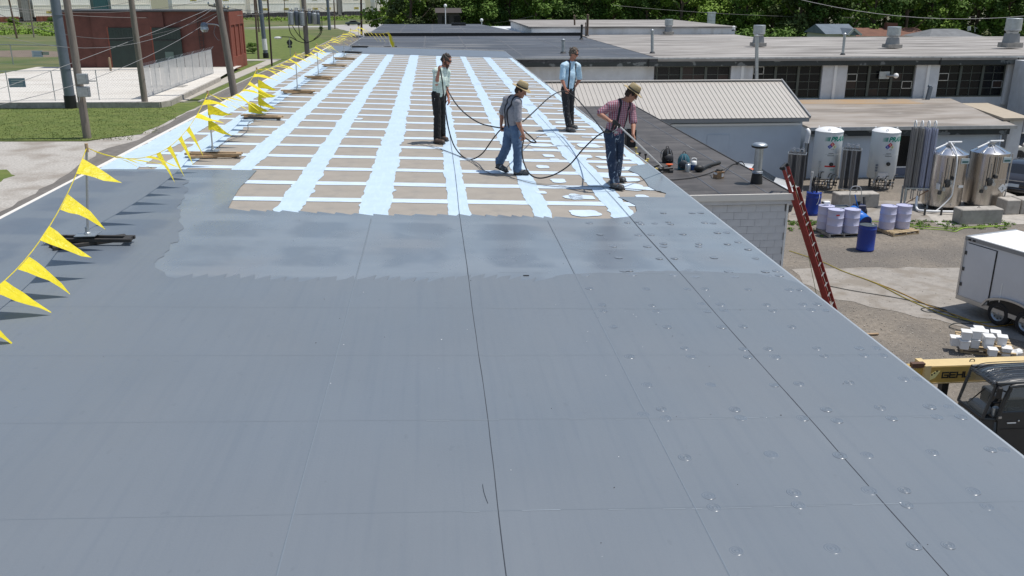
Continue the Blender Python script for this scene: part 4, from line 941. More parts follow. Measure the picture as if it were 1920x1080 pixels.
# ------------------------------------------------------------------ overhead wires
def wire(label, a, b, sag, r, m_):
    t = MB().tube(cat_pts(a, b, sag, 14), r, 4, cap=False).build('overhead_wire', m_, smooth=True); tag(t, label, 'wire', 'overhead wires')
Wr = [((-60, 50, 56), (405, 12, 82), 2.2, .014, m_wirelight, 'pale wire dipping across the gravel yard to the lamp pole'),
      ((-120, 218, 50), (406, 30, 82), 1.2, .018, m_wirelight, 'lowest pale wire crossing the yard past the meter boxes'),
      ((-80, 194, 60), (404, 12, 82), .2, .018, m_wirelight, 'pale service wire rising straight from the meter boxes height'),
      ((-60, -2, 90), (420, 18, 84), 3.0, .022, m_wire, 'dark wire over the brick building roof at the left'),
      ((-60, 8, 90), (300, -10, 110), 1.0, .022, m_wire, 'upper wire crossing the first containers'),
      ((-60, 12, 100), (600, 14, 118), 1.2, .02, m_wire, 'long level wire across the containers'),
      ((-60, 2, 100), (420, -8, 110), 1.5, .018, m_wire, 'topmost thin wire across the containers at the left'),
      ((428, 14, 84), (572, 12, 118), .5, .02, m_wire, 'wire from the lamp pole to the transformer pole'),
      ((600, 14, 118), (742, 16, 190), 2.0, .025, m_wire, 'wire from the transformer bank to the tree edge'),
      ((742, 18, 190), (1000, 30, 150), 2.0, .025, m_wire, 'thin wire running in front of the trees over the dark roof'),
      ((1480, -6, 60), (2050, 12, 60), 1.1, .016, m_wirelight, 'pale wire in front of the trees above the ventilators'),
      ((1150, 10, 140), (1780, 28, 168), 1.0, .025, m_wire, 'dark wire through the trees toward the street light'),
      ((1780, 28, 168), (2100, 34, 150), .5, .025, m_wire, 'dark wire right of the street light')]
for (a, b, sag, r, m_, lab) in Wr: wire(lab, PY(*a), PY(*b), sag, r, m_)
# ------------------------------------------------------------------ foliage
def leafmat(nm, c1, c2): 
    m_ = mat(nm, c1, .75, col2=c2, vs=.9, fac=(.3, .7), spec=.25); return m_
LM = [leafmat('dark leaves', (.045, .088, .016), (.082, .145, .028)), leafmat('mid green leaves', (.075, .14, .02), (.13, .215, .038)), leafmat('bright green leaves', (.12, .20, .022), (.19, .29, .045)), leafmat('olive leaves', (.06, .088, .025), (.105, .14, .04)), leafmat('blue green leaves', (.03, .065, .045), (.05, .09, .06))]
def leaves(mb, c, r, n, size, rnd, flat=.8):
    for _ in range(n):
        u = V((rnd.gauss(0, 1), rnd.gauss(0, 1), rnd.gauss(0, 1))).normalized(); rr = r*(rnd.random()**.33)
        p = c + V((u.x*rr, u.y*rr, u.z*rr*flat)); s_ = size*rnd.uniform(.6, 1.3)
        nn = (u*.6+V((rnd.gauss(0, .5), rnd.gauss(0, .5), rnd.gauss(.5, .5)))).normalized(); a = nn.orthogonal().normalized(); a = Matrix.Rotation(rnd.uniform(0, 6.28), 3, nn) @ a; b = nn.cross(a)
        mb.add([p-a*s_*.6, p-b*s_*.42+a*s_*.1, p+a*s_*.6, p+b*s_*.42+a*s_*.05], [(0, 1, 2, 3)])
def crown_mesh(seed, R=5.0, H=13.0, base=1.2, nc=40, nl=190, size=.42):
    rnd = random.Random(seed); mb = MB()
    for i in range(nc):
        h = base + (H-base)*rnd.random()**.85; t = (h-base)/(H-base); prof_ = R*(math.sin(math.pi*min(1, (t*.86+.14)))**.55)
        a = rnd.uniform(0, 6.28); q = prof_*rnd.uniform(.25, .95); c = V((q*math.cos(a), q*math.sin(a), h)); leaves(mb, c, rnd.uniform(.9, 1.9)*R/5, nl, size, rnd)
    me = mb.mesh('crown'); return me
CR = [crown_mesh(s) for s in (1, 2, 3, 4, 5, 6)]
def trunk_mesh(seed, H=11):
    rnd = random.Random(seed); mb = MB(); mb.tube([(0, 0, -.2), (.1, .05, H*.35), (-.1, .1, H*.7), (0, 0, H)], [.32, .24, .15, .05], 8)
    for i in range(7):
        z = H*(.2+.09*i); a = i*2.4; L = rnd.uniform(2, 3.6); mb.tube([(0, 0, z), (L*.5*math.cos(a), L*.5*math.sin(a), z+L*.35), (L*math.cos(a), L*math.sin(a), z+L*.9)], [.1, .07, .02], 5)
    return mb.mesh('trunk')
TK = [trunk_mesh(s) for s in (1, 2, 3)]
for me in TK: me.materials.append(m_wood2)
crown_lib = {}
def tree(x, y, s, ci, li, label, sz=1.0, nm='broadleaf_tree', zoff=0):
    t = thing(nm, label, 'tree', (x, y, zoff), 'trees beyond the roofs'); t.rotation_euler = (0, 0, tree_r.uniform(0, 6.28)); t.scale = (s*sz, s*sz, s)
    k = (ci, li)
    if k not in crown_lib:
        me = CR[ci].copy(); me.materials.append(LM[li]); crown_lib[k] = me
    link('trunk', TK[ci % 3], t); link('crown', crown_lib[k], t)
tree_r = random.Random(21)
ordn = ['first', 'second', 'third', 'fourth', 'fifth', 'sixth', 'seventh', 'eighth', 'ninth', 'tenth', 'eleventh', 'twelfth', 'thirteenth', 'fourteenth', 'fifteenth', 'sixteenth', 'seventeenth', 'eighteenth', 'nineteenth', 'twentieth', 'twenty-first', 'twenty-second', 'twenty-third', 'twenty-fourth', 'twenty-fifth', 'twenty-sixth', 'twenty-seventh', 'twenty-eighth', 'twenty-ninth', 'thirtieth']
kinds = ['dark', 'mid green', 'bright green', 'olive green', 'blue green']
def col_at(px, Y): p = PY(px, 30, Y); return p.x
front = [(770, 0, 3), (812, 1, 1), (856, 2, 0), (905, 3, 1), (955, 0, 0), (1005, 1, 1), (1050, 4, 0), (1095, 2, 0), (1150, 3, 1), (1212, 5, 0), (1278, 0, 2), (1330, 1, 2), (1400, 4, 1), (1450, 5, 2), (1500, 2, 3), (1548, 3, 0), (1640, 0, 1), (1700, 1, 0), (1745, 4, 2), (1835, 2, 1), (1890, 5, 0), (1945, 3, 2)]
for i, (px, ci, li) in enumerate(front):
    Y = 165 if px < 1500 else 150; Y += tree_r.uniform(-6, 6)
    tree(col_at(px, Y), Y, tree_r.uniform(.85, 1.1), ci, li, '%s leafy tree, %s from the left in the front row beyond the roofs' % (kinds[li], ordn[i]), 1.05)
back = [745, 800, 850, 900, 950, 1000, 1055, 1110, 1165, 1220, 1275, 1330, 1385, 1440, 1495, 1550, 1605, 1660, 1715, 1770, 1825, 1880, 1935, 1990]
for i, px in enumerate(back):
    Y = 192+tree_r.uniform(-7, 7); li = tree_r.choice([0, 1, 1, 3, 2])
    tree(col_at(px, Y), Y, tree_r.uniform(1.15, 1.4), tree_r.randint(0, 5), li, 'tall %s tree, %s from the left in the rear row of trees' % (kinds[li], ordn[i]), 1.15)
# third row closing the wood as one mass, and the undergrowth in front
rnd = random.Random(9); mb = MB()
for i in range(300):
    px = rnd.uniform(735, 2000); Y = rnd.uniform(206, 226); leaves(mb, V((col_at(px, Y), Y, rnd.uniform(.5, 15))), 3.2, 46, 1.0, rnd)
stuff(tag(mb.build('woodland', LM[0], fix=False), 'dense dark woodland closing the view behind the rows of trees', 'woodland'))
mb = MB()
for i in range(420):
    px = rnd.uniform(720, 1990); Y = rnd.uniform(140, 158)
    if 1560 < px < 1870 and Y < 150: continue
    leaves(mb, V((col_at(px, Y), Y, rnd.uniform(0, 2.6))), 1.5, 60, .45, rnd)
stuff(tag(mb.build('undergrowth', LM[1], fix=False), 'leafy undergrowth at the foot of the trees beyond the roofs', 'undergrowth'))
mb = MB()
for i in range(2300):
    s_, u = (rnd.uniform(-15, 42), rnd.uniform(-52, -4.5)) if i < 1500 else (rnd.uniform(42, 150), rnd.uniform(-16, -4.5)); q = TR_A+tax*s_+tn*u; h = 0 if u < -18 else (u+18)/13*1.1
    if noise.noise(q*.05) < -.3+(u < -36)*.35: continue
    if q.y < 150 and q.x > -100 or (q.x > -30 and q.y < 245): continue
    leaves(mb, V((q.x, q.y, h+.1)), rnd.uniform(.7, 1.6), 30, .42, rnd, .6)
stuff(tag(mb.build('weeds', LM[2], fix=False), 'tall green weeds and brush covering the railway embankment', 'weeds'))
for i, (x, y, s_) in enumerate(((694, 40, .2), (722, 42, .36), (748, 42, .42), (602, 58, .08), (474, 100, .12), (25, 55, .22), (100, 52, .2))):
    P = on(x, y, 0); tree(P.x, P.y, s_, i % 6, 2 if i in (1, 5) else 1, ['round bush near the end of the train', 'bright bush at the edge of the trees', 'large bush left of the dark roof corner', 'small bush by the distant road', 'little shrub against the brick building corner', 'bush on the embankment near the thin reddish pole', 'bush on the embankment left of the steel pole'][i], 1.6, nm='bush')
# ------------------------------------------------------------------ distant houses
def house(label, px0, px1, ytop, yeave, Y, rc, wc, hip=False, gable_front=False):
    a = PY(px0, yeave, Y); b = PY(px1, yeave, Y); rt = PY((px0+px1)/2, ytop, Y+4).z; ze = a.z
    t = thing('house', label, 'house', ((a.x+b.x)/2, Y+4, 0), 'houses among the trees', world=True)
    MB().bb((a.x+.4, Y+.4, 0), (b.x-.4, Y+7.6, ze)).build('wall', wc, t)
    w_ = b.x-a.x; hx = w_*.28 if hip else 0
    mb = MB(); mb.add([(a.x, Y, ze), (b.x, Y, ze), (b.x, Y+8, ze), (a.x, Y+8, ze), (a.x+hx, Y+4, rt), (b.x-hx, Y+4, rt)], [(0, 1, 5, 4), (2, 3, 4, 5), (1, 2, 5), (3, 0, 4), (0, 3, 2, 1)])
    mb.build('roof', rc, t); 
    for q in (.25, .7):
        f = MB().bb((a.x+w_*q, Y+.34, ze-1.7), (a.x+w_*q+1.1, Y+.39, ze-.5)).build('window', m_glassdark, t)
    return t, a, b, ze, rt
m_shing = mat('grey shingles', (.16, .165, .17), .9, var=.15, vs=1); m_shingr = mat('brown red shingles', (.16, .075, .05), .9, var=.15, vs=1); m_shingb = mat('blue grey shingles', (.13, .16, .19), .9, var=.1, vs=1)
hm = mat('pale siding', (.5, .5, .48), .7)
h_ = house('low house with blue grey shingle roof left of the brown roofed house', 1548, 1612, 45, 64, 130, m_shingb, hm)
g0 = PY(1590, 66, 128); g1 = PY(1615, 66, 128); gt = PY(1601, 54, 128)
mb = MB(); mb.ext([(g0.x, 128, g0.z), (g1.x, 128, g0.z), (gt.x, 128, gt.z)], (0, 5, 0)); mb.build('front_gable', m_shingb, h_[0])
mb = MB(); mb.beam((g0.x, 127.9, g0.z), (gt.x, 127.9, gt.z), .1, .3); mb.beam((g1.x, 127.9, g0.z), (gt.x, 127.9, gt.z), .1, .3); mb.build('bargeboard', hm, h_[0])
h_ = house('house with brown red shingle roof between two trees', 1606, 1742, 52, 68, 138, m_shingr, hm)
MB().bb((PY(1664, 40, 141).x, 141, 2), (PY(1684, 40, 141).x, 142, PY(1670, 43, 141).z)).build('chimney', m_shingr, h_[0])
h_ = house('house with hipped grey roof under the street light', 1742, 1852, 54, 71, 128, m_shing, hm, hip=True)
MB().tube([PY(1817, 57, 131), PY(1817, 50, 131)], .25, 8).build('roof_vent', m_galv, h_[0]); MB().tube([PY(1828, 60, 131), PY(1828, 51, 131), PY(1832, 53, 131)], .05, 5).build('aerial', m_galv, h_[0])
h_ = house('dark roofed building showing between the trees behind the lamp post', 816, 866, 15, 24, 150, mat('dark brown shingles', (.06, .05, .045), .9), mat('dark siding', (.06, .05, .045), .8))
P = PY(1333, 45, 104); P.z = 0; t_ = thing('chimney_stack', 'short white block chimney at the back of the far grey roof', 'chimney', P, world=True)
for q in range(6): MB().bb((P.x-.38, P.y-.3, 4.0+q*.42), (P.x+.38, P.y+.3, 4.0+q*.42+.40)).build('block', m_wallwhite, t_)
MB().bb((P.x-.45, P.y-.36, 6.53), (P.x+.45, P.y+.36, 6.62)).build('cap', m_wallwhite, t_)
# ------------------------------------------------------------------ distant vehicles
def far_car(label, x, y, L, col, ang, cat='car'):
    P = on(x, y, 0.02); t = thing('parked_car', label, cat, P, 'vehicles in the distance'); t.rotation_euler = (0, 0, ang)
    cm = mat('car paint '+str(col), col, .25, coat=.5); prof_ = [(-.5, .25), (-.5, .55), (-.42, .62), (-.28, .66), (-.16, .92), (.12, .93), (.26, .68), (.44, .6), (.5, .5), (.5, .25)]
    mb = MB(); mb.ext([(p[0]*L, -.85, p[1]*1.5) for p in prof_], (0, 1.7, 0)); mb.build('body', cm, t, bevel=.04)
    mb = MB(); mb.ext([(p[0]*L, -.87, p[1]*1.5) for p in [(-.25, .67), (-.155, .88), (.11, .89), (.22, .69)]], (0, 1.74, 0)); mb.build('window', m_glassdark, t)
    for dx in (-.31, .31):
        for sy in (-.8, .8): MB().tube([(dx*L, sy-.1, .32), (dx*L, sy+.1, .32)], .33, 14).build('wheel', m_rubber, t)
    return t
far_car('dark green car parked on the far gravel by the embankment', 663, 48, 4.6, (.03, .06, .055), .15)
far_car('white pickup half hidden by the transformer bank', 532, 42, 5.2, (.6, .6, .6), .1, 'pickup')
# ------------------------------------------------------------------ warning line: stands and pennants
PX_ = [(-4.03, 4.9), (-4.16, 10.59), (-4.06, 16.53), (-4.12, 21.76), (-4.08, 27.52), (-4.02, 32.29), (-4.05, 37.77), (-4.0, 41.87), (-4.04, 46.35), (-4.06, 51.3)]
LEANS = [(0, 0), (.13, .02), (.02, .0), (-.02, .03), (.02, 0), (.0, .02), (.01, 0), (.02, 0), (0, .01), (.02, 0)]
PH = 1.16
tops = []
wl = ['just outside the left frame edge', 'on a black timber cross base, nearest the camera', 'second from the camera, at the edge of the grey coating', 'third from the camera, beside the curled cord', 'fourth from the camera', 'fifth from the camera', 'sixth from the camera', 'seventh from the camera', 'eighth from the camera', 'farthest on the long roof, at the end edge']
for i, ((x, y), (dx, dy)) in enumerate(zip(PX_, LEANS)):
    z = rz(x)+.014; t = thing('warning_line_stand', 'steel warning line post '+wl[i], 'warning post', (x, y, z), 'warning line posts along the left of the roof', world=True)
    ml = m_lumberdark if i in (1, 8, 9) else m_lumber
    a1 = (-.04, .02, .06, -.22, .03, .05, -.06, .1, -.05, .04)[i]; a2 = (.5, .62, .30, .12, .35, -.3, .4, .3, -.4, .35)[i]
    for k, (ang, zz, L) in enumerate(((a2, .02, .86), (a1, .062, 1.0))):
        d = V((math.cos(ang), math.sin(ang), -SLOPE*math.cos(ang))); sdv = V((-math.sin(ang), math.cos(ang), 0)); c = V((x+.02, y-.02, z+zz))
        for q in (-.075, .075): MB().beam(c-d*L/2+sdv*q, c+d*L/2+sdv*q, .045, .04).build('timber', ml if not (i == 3 and k == 0) else m_lumberdark, t, bevel=.003)
        for q in (-L/2+.06, L/2-.06): MB().beam(c+d*q-sdv*.05, c+d*q+sdv*.05, .09, .04).build('timber_block', ml, t)
    MB().box((x, y, z+.112), (.24, .24, .008)).build('base_plate', m_galv, t); MB().lathe([(.04, .116), (.04, .13), (.024, .14), (.024, .2)], (x, y, z), 10).build('flange', m_galv, t)
    T = V((x+dx, y+dy, z+PH)); MB().tube([V((x, y, z+.12)), T], .0145, 8).build('post', m_alu, t, smooth=True)
    MB().tube([T-V((0, 0, .07)), T+V((0, 0, .03))], .02, 8).build('post_tip', m_lumber, t); tops.append(T-V((0, 0, .02)))
T10 = PY(733, 84, 55.5); T11 = PY(728, 60, 62); T12 = PY(676, 56, 60)
sags = [.86, .52, .30, .12, .18, .12, .12, .1, .12]
rp = random.Random(4)
pen_t = thing('pennant_line', 'line of yellow triangular pennants strung between the posts along the left roof side', 'pennant line', tuple(tops[1]), world=True)
def pennant(p, d, wind, drop, L, w_, tw):
    """small bent triangle hanging from the rope at p, rope direction d"""
    n = 5; vs = []; side = V((wind, tw*.3, drop)).normalized()
    for k in range(n+1):
        t = k/n; q = p + side*L*t + V((0, 0, -.14*L*t*t+.012*math.sin(t*5+p.y*5))) + d*(tw*.3*t*t*L+.014*math.sin(t*5+p.y*7)*t); hw = w_/2*(1-t)**.9
        vs += [q-d*hw, q+d*hw]
    for i_ in range(len(vs)): pass
    m_ = MB(); vs = [v+V((0, 0, .007*math.sin(i_*2.1+p.y*9))) if i_ > 1 else v for i_, v in enumerate(vs)]; m_.add(vs, [(2*k, 2*k+1, 2*k+3, 2*k+2) for k in range(n)])
    m_.build('pennant', m_yellow, pen_t, smooth=60, fix=False)
for i in range(len(tops)-1):
    pts = cat_pts(tops[i], tops[i+1], sags[i], 26); MB().tube(pts, .005, 5, cap=False).build('rope', m_yellow, pen_t, smooth=True)
    L = (tops[i+1]-tops[i]).length; n = int(L/(.56 if i < 2 else .68))
    for k in range(n):
        t = (k+.45+rp.uniform(-.08, .08))/n; idx = t*26; p = pts[int(idx)].lerp(pts[min(26, int(idx)+1)], idx % 1); d = (pts[min(26, int(idx)+1)]-pts[int(idx)]).normalized()
        if i == 0: pennant(p, d, 1, (-.28 if t < .08 or t > .9 else -.62)+rp.uniform(-.1, .1), .47, .28, rp.uniform(-.2, .3))
        elif i in (1,): 
            hang = k in (4, 5, 6, 7); pennant(p, d, .5 if hang else 1, -1.1 if hang else -.15+rp.uniform(-.2, .1), .44, .22, rp.uniform(-.3, .5))
        else: pennant(p, d, 1, rp.uniform(-.6, .1), .52, .29, rp.uniform(-.5, .5))
for a, b, s_ in ((tops[9], T11, .25), (T11, T10, .1)):
    pts = cat_pts(a, b, s_, 14); MB().tube(pts, .006, 5, cap=False).build('rope', m_yellow, pen_t)
    for k in range(7):
        p = pts[k*2+1]; pennant(p, V((0, 1, 0)) if b is T11 else V((.3, 0, -1)).normalized(), .7, -.8, .6, .3, 0)
# extra loops of pennants tied on to the third and second post
for i, zs in ((3, (.82, .58, .42, .30, .26)), (2, (.86, .60))):
    x, y = PX_[i]; 
    for q, h in enumerate(zs): pennant(V((x-.02*q-(.05*q if q > 2 else 0), y-.05, rz(x)+h)), V((0, .25, 1)).normalized(), 1, rp.uniform(-.35, .05), .42, .2, rp.uniform(-.2, .3))
for (x, y, Yv, lab) in ((733, 84, 55.5, 'white post leaning on the dark roof at the end of the pennants'), (728, 60, 62, 'thin post on the dark roof under the farthest pennants')):
    T = PY(x, y, Yv); t = thing('pennant_post', lab, 'post', (T.x, T.y, DZ), world=True); MB().tube([V((T.x+.1, T.y, DZ)), T], .02, 6).build('post', m_white, t)
    MB().box((T.x+.1, T.y, DZ+.03), (.9, .12, .06)).build('base_timber', m_lumberdark, t)
pts = smooth_pts([PR(x, y, .02) for x, y in ((480, 225), (466, 232), (465, 245), (452, 256), (430, 265), (412, 275), (408, 290))], 5)
tag(MB().tube(pts, .006, 5).build('loose_cord', m_wire, smooth=True), 'thin grey cord curling on the roof between the second and third warning post', 'cord')
pts = smooth_pts([PR(x, y, .02) for x, y in ((773, 269), (800, 275), (838, 286), (870, 298), (886, 305), (902, 318), (925, 329), (952, 333), (975, 340), (1010, 348), (1060, 353), (1120, 352), (1190, 357), (1240, 361))], 5)
tag(MB().tube(pts, .006, 5).build('static_line', m_wire, smooth=True), 'thin grey cord lying on the boards from the standing man to the roof edge', 'cord')
# ------------------------------------------------------------------ things on the black lower roof
def bp(x, y, h=0): return on(x, y, LZ+h)
c = bp(1418, 344); t = thing('vent_pipe', 'tall galvanised vent pipe with mushroom cap and black boot on the black roof', 'vent pipe', c)
MB().lathe([(.17, 0), (.165, .05), (.15, .20), (.135, .30)], n=20).build('pipe_boot', m_black, t, smooth=True)
MB().lathe([(.115, .24), (.115, 1.02)], n=24).build('pipe', m_galv, t, smooth=True)
for z in (.30, .34): MB().lathe([(.135, z), (.15, z+.01), (.135, z+.03)], n=20, cap=False).build('clamp_ring', m_alu, t)
MB().lathe([(.13, 1.0), (.205, 1.03), (.215, 1.08), (.20, 1.12), (.14, 1.15), (0, 1.17)], n=24).build('cap', m_galv, t, smooth=60)
MB().lathe([(.206, 1.025), (.222, 1.035), (.222, 1.075)], n=24, cap=False).build('cap_skirt', m_black, t)
c = bp(1463, 335)
mb = MB()
for q in range(5): mb.box((min(c.x-.45+q*.09, LX1-.1), c.y, LZ+.012), (.05, .45, .02))
tag(mb.build('drain_grate', m_black), 'flat black grate lying at the corner of the black roof by the ladder', 'grate')
def backpack(label, c, col, acc, s_, rot):
    mm = mat('fabric '+label[:14], col, .85, bump=.3); ma = mat('trim '+label[:14], acc, .6)
    t = thing('backpack', label, 'backpack', c, 'bags on the black roof'); t.rotation_euler = (R_(-8), 0, rot); t.scale = (s_,)*3
    mb = MB(); mb.ell((0, 0, .24), (.19, .12, .25), n=16, m_=10); mb.box((0, 0, .1), (.34, .2, .2)); o = mb.build('body', mm, t, smooth=True)
    md = o.modifiers.new('round', 'REMESH'); md.mode = 'VOXEL'; md.voxel_size = .02; md.use_smooth_shade = True
    mb = MB(); mb.ell((0, -.12, .16), (.15, .06, .13), n=12); mb.build('front_pocket', ma, t, smooth=60)
    MB().tube(smooth_pts([(-.05, .02, .47), (-.03, .02, .54), (.03, .02, .54), (.05, .02, .47)], 3), .011, 6).build('handle', m_black, t)
    for sx in (-1, 1):
        MB().tube(smooth_pts([(sx*.08, .09, .46), (sx*.15, .17, .36), (sx*.17, .16, .18), (sx*.14, .09, .04)], 4), .018, 6, flat=.4).build('shoulder_strap', m_black, t)
        MB().tube([(sx*.07, -.16, .08), (sx*.06, -.14, .3), (sx*.04, -.10, .44)], .007, 5).build('zip', m_alu, t)
backpack('black backpack with a pale strap standing on the black roof', bp(1252, 305), (.012, .012, .014), (.03, .03, .035), .95, .2)
backpack('teal and black backpack beside the two drink jugs', bp(1281, 318), (.03, .12, .16), (.02, .03, .04), 1.0, -.3)
c = bp(1300, 319); t = thing('drink_jug', 'white and blue insulated jug with a big handle', 'jug', c)
MB().lathe([(.085, 0), (.09, .02), (.09, .17)], n=18).build('blue_body', mat('blue plastic', (.01, .06, .22), .4), t, smooth=True); MB().lathe([(.091, .17), (.092, .25), (.07, .28), (.03, .29)], n=18).build('white_lid', m_white, t, smooth=True)
MB().tube(smooth_pts([(-.07, 0, .26), (-.075, 0, .34), (0, 0, .37), (.075, 0, .34), (.07, 0, .26)], 4), .014, 6).build('handle', m_white, t)
c = bp(1289, 322); t = thing('thermos_flask', 'grey cylindrical flask in front of the teal backpack', 'flask', c)
MB().lathe([(.078, 0), (.08, .2), (.06, .23), (.045, .24), (.045, .27), (0, .28)], n=18).build('body', m_galv, t, smooth=True); MB().tube([(.04, 0, .25), (.09, 0, .22)], .012, 6).build('spout', m_white, t)
a = bp(1303, 317, .09); b = bp(1349, 305, .05); t = thing('leaf_blower', 'black leaf blower lying on the roof right of the jugs', 'blower', a, world=True)
MB().ell(a+V((.12, 0, .02)), (.16, .12, .11)).build('motor_housing', m_black, t, smooth=60); MB().tube([a+V((.2, 0, 0)), a.lerp(b, .55), b], [.05, .045, .055], 10).build('blower_tube', m_black, t, smooth=True); MB().tube([a.lerp(b, .45)+V((0, -.02, 0)), a.lerp(b, .6)+V((0, -.12, -.06))], .02, 6).build('trigger_grip', m_black, t)
c = bp(1347, 334); t = thing('cardboard_box', 'small open cardboard box with black hose gun resting on it', 'box', c); t.rotation_euler = (0, 0, .35)
mb = MB(); mb.box((0, 0, .10), (.24, .2, .20)); mb.build('carton', mat('brown cardboard', (.33, .21, .12), .85), t)
MB().box((.06, -.102, .1), (.07, .004, .10)).build('label', m_white, t); MB().box((0, -.13, .2), (.2, .07, .012), Matrix.Rotation(-.5, 3, 'X')).build('flap', mat('brown cardboard', (.33, .21, .12), .85), t); MB().box((-.123, 0, .15), (.006, .16, .06)).build('flap', m_white, t)
hz = on(1347, 318, LZ+.26)
pts = smooth_pts([on(1200, 333, 5.6)] if False else [bp(1235, 337, .02), bp(1262, 337, .02), bp(1300, 333, .02), bp(1330, 325, .04), V((c.x-.1, c.y, LZ+.215)), V((c.x+.12, c.y+.05, LZ+.215)), bp(1372, 309, .03), bp(1385, 307, .03), V((LX1+.0, bp(1392, 308).y, LZ+.04)), V((LX1+.2, bp(1394, 312).y, LZ-.2)), V((LX1+.24, bp(1394, 312).y, .02))], 5)
tag(MB().tube(pts, .014, 6).build('black_hose', m_rubber, smooth=True), 'black hose crossing the black roof, over the cardboard box and off its edge', 'hose')
MB().ell((c.x+.02, c.y, LZ+.25), (.11, .05, .03)).build('hose_nozzle', m_black); tag(bpy.data.objects['hose_nozzle'], 'black nozzle lying on top of the cardboard box', 'nozzle')
c = bp(1255, 313); t = thing('orange_funnel', 'orange funnel like cap lying near the roof tools', 'funnel', c); mo = mat('orange plastic', (.65, .12, .03), .5)
MB().lathe([(.03, 0), (.04, .03), (.10, .07), (.115, .09), (.0, .10)], n=16).build('cone', mo, t, smooth=True); MB().lathe([(.02, -.0), (.02, .02)], n=8).build('spout', mo, t)
c = bp(1248, 324); t = thing('cordless_tool', 'black cordless tool lying by the edge of the long roof', 'tool', c, world=True)
MB().beam(c+V((-.22, 0, .09)), c+V((.22, .04, .11)), .11, .12).build('tool_body', m_black, t, bevel=.02); MB().beam(c+V((-.1, 0, .05)), c+V((-.16, -.12, .02)), .07, .06).build('grip', m_darkmetal, t, bevel=.01); MB().box(c+V((.16, 0, .05)), (.12, .12, .1)).build('battery', m_darkmetal, t, bevel=.01)
c = bp(1229, 322); t = thing('cordless_tool', 'dark grey caulking tool left of the black cordless tool', 'tool', c, world=True)
MB().beam(c+V((-.15, .0, .12)), c+V((.14, .1, .2)), .08, .09).build('tool_body', m_darkmetal, t, bevel=.015); MB().tube([c+V((-.12, 0, .05)), c+V((-.02, .1, .14))], .025, 6).build('grip', m_black, t)
mfo = mat('yellow foam overspray', (.58, .48, .17), .8, bump=.4)
for k, (xa, ya, xb, yb) in enumerate(((1200, 316, 1256, 319), (1196, 308, 1232, 317), (1187, 292, 1214, 312))):
    a, b = bp(xa, ya, .05), bp(xb, yb, .05); t = MB().beam(a, b, .10, .05).build('yellow_board', mfo, bevel=.006); tag(t, ['yellow painted board pointing toward the orange funnel', 'short yellow board along the roof edge below the pump fittings', 'yellow board nearest to the man in the red shirt'][k], 'board', 'yellow boards beside the roof edge')
for k, (x, y) in enumerate(((1199, 300), (1210, 303), (1214, 312), (1192, 290))):
    c = bp(x, y); t = thing('pump_fitting', ['black capped fitting, leftmost of the pair behind the yellow boards', 'black capped fitting, rightmost of the pair behind the yellow boards', 'pale yellow foam lump beside the yellow board', 'small pale fitting behind the leg of the red shirted man'][k], 'fitting', c, 'pump fittings beside the roof edge')
    MB().lathe([(.05, 0), (.05, .04), (.02, .05), (.02, .2), (.045, .2), (.045, .25), (0, .26)], n=10).build('stem', m_black if k < 2 else mfo, t); MB().lathe([(.09, 0), (.1, .03), (.07, .05)], n=10).build('foot', mfo, t)
c = bp(1181, 275); t = thing('black_crate', 'open black crate standing behind the legs of the red shirted man', 'crate', (c.x, c.y, LZ), world=False)
for sx in (-.15, .15): MB().box((sx, 0, .3), (.02, .36, .6)).build('side', m_black, t)
for sy in (-.17, .17): MB().box((0, sy, .3), (.29, .02, .6)).build('side', m_black, t)
MB().box((.17, -.19, .32), (.03, .03, .64)).build('corner_post', m_alu, t); MB().box((0, 0, .02), (.28, .31, .03)).build('bottom', m_black, t)
# ------------------------------------------------------------------ ladder
mr_ = mat('red fibreglass', (.22, .018, .015), .45, var=.15, vs=4)
Pc = V((9.66, 22.6, 3.5)); Bs = V((10.96, 22.1, 0)); ld = (Pc-Bs).normalized(); side = V((.62, .8, 0)); side = (side-ld*side.dot(ld)).normalized(); Tp = Pc+ld*.75
t = thing('extension_ladder', 'red extension ladder leaning on the corner of the black roof', 'ladder', Bs, world=True)
nrm2 = ld.cross(side).normalized()
for nm2, off, w_, st, en in (('base', nrm2*-.045, .44, 0, (Pc-Bs).length+.1), ('fly', nrm2*.045, .38, .5, (Tp-Bs).length)):
    if off.dot(V((1, 0, 0))) < 0 and nm2 == 'base': pass
    for s_ in (-1, 1): MB().beam(Bs+ld*st+side*s_*w_/2+off, Bs+ld*en+side*s_*w_/2+off, .03, .085, up=nrm2).build('rail', mr_, t, bevel=.003)
    n = int((en-st)/.3)
    for k in range(n): p = Bs+ld*(st+.15+k*.3)+off; MB().tube([p-side*w_/2*1.04, p+side*w_/2*1.04], .018, 6).build('rung', m_alu, t)
for s_ in (-1, 1):
    MB().beam(Tp+side*s_*.19+nrm2*.045-ld*.02, Tp+side*s_*.19+nrm2*.045+ld*.07, .05, .11, up=nrm2).build('end_cap', m_black, t, bevel=.01); MB().box(Bs+side*s_*.22+V((0, 0, .03)), (.14, .1, .06)).build('foot', m_black, t)
MB().tube([Tp+side*-.24+nrm2*.09+ld*.05, Tp+side*.24+nrm2*.09+ld*.05], .04, 8).build('top_bumper', m_black, t)
tag(MB().tube(cat_pts(Pc+ld*.3-side*.1-nrm2*.1, Bs-V((.15, 0, 0))+nrm2*.2, .05, 8), .008, 5).build('ladder_rope', mat('green cord', (.12, .14, .05), .8)), 'thin green rope hanging down behind the red ladder', 'rope')
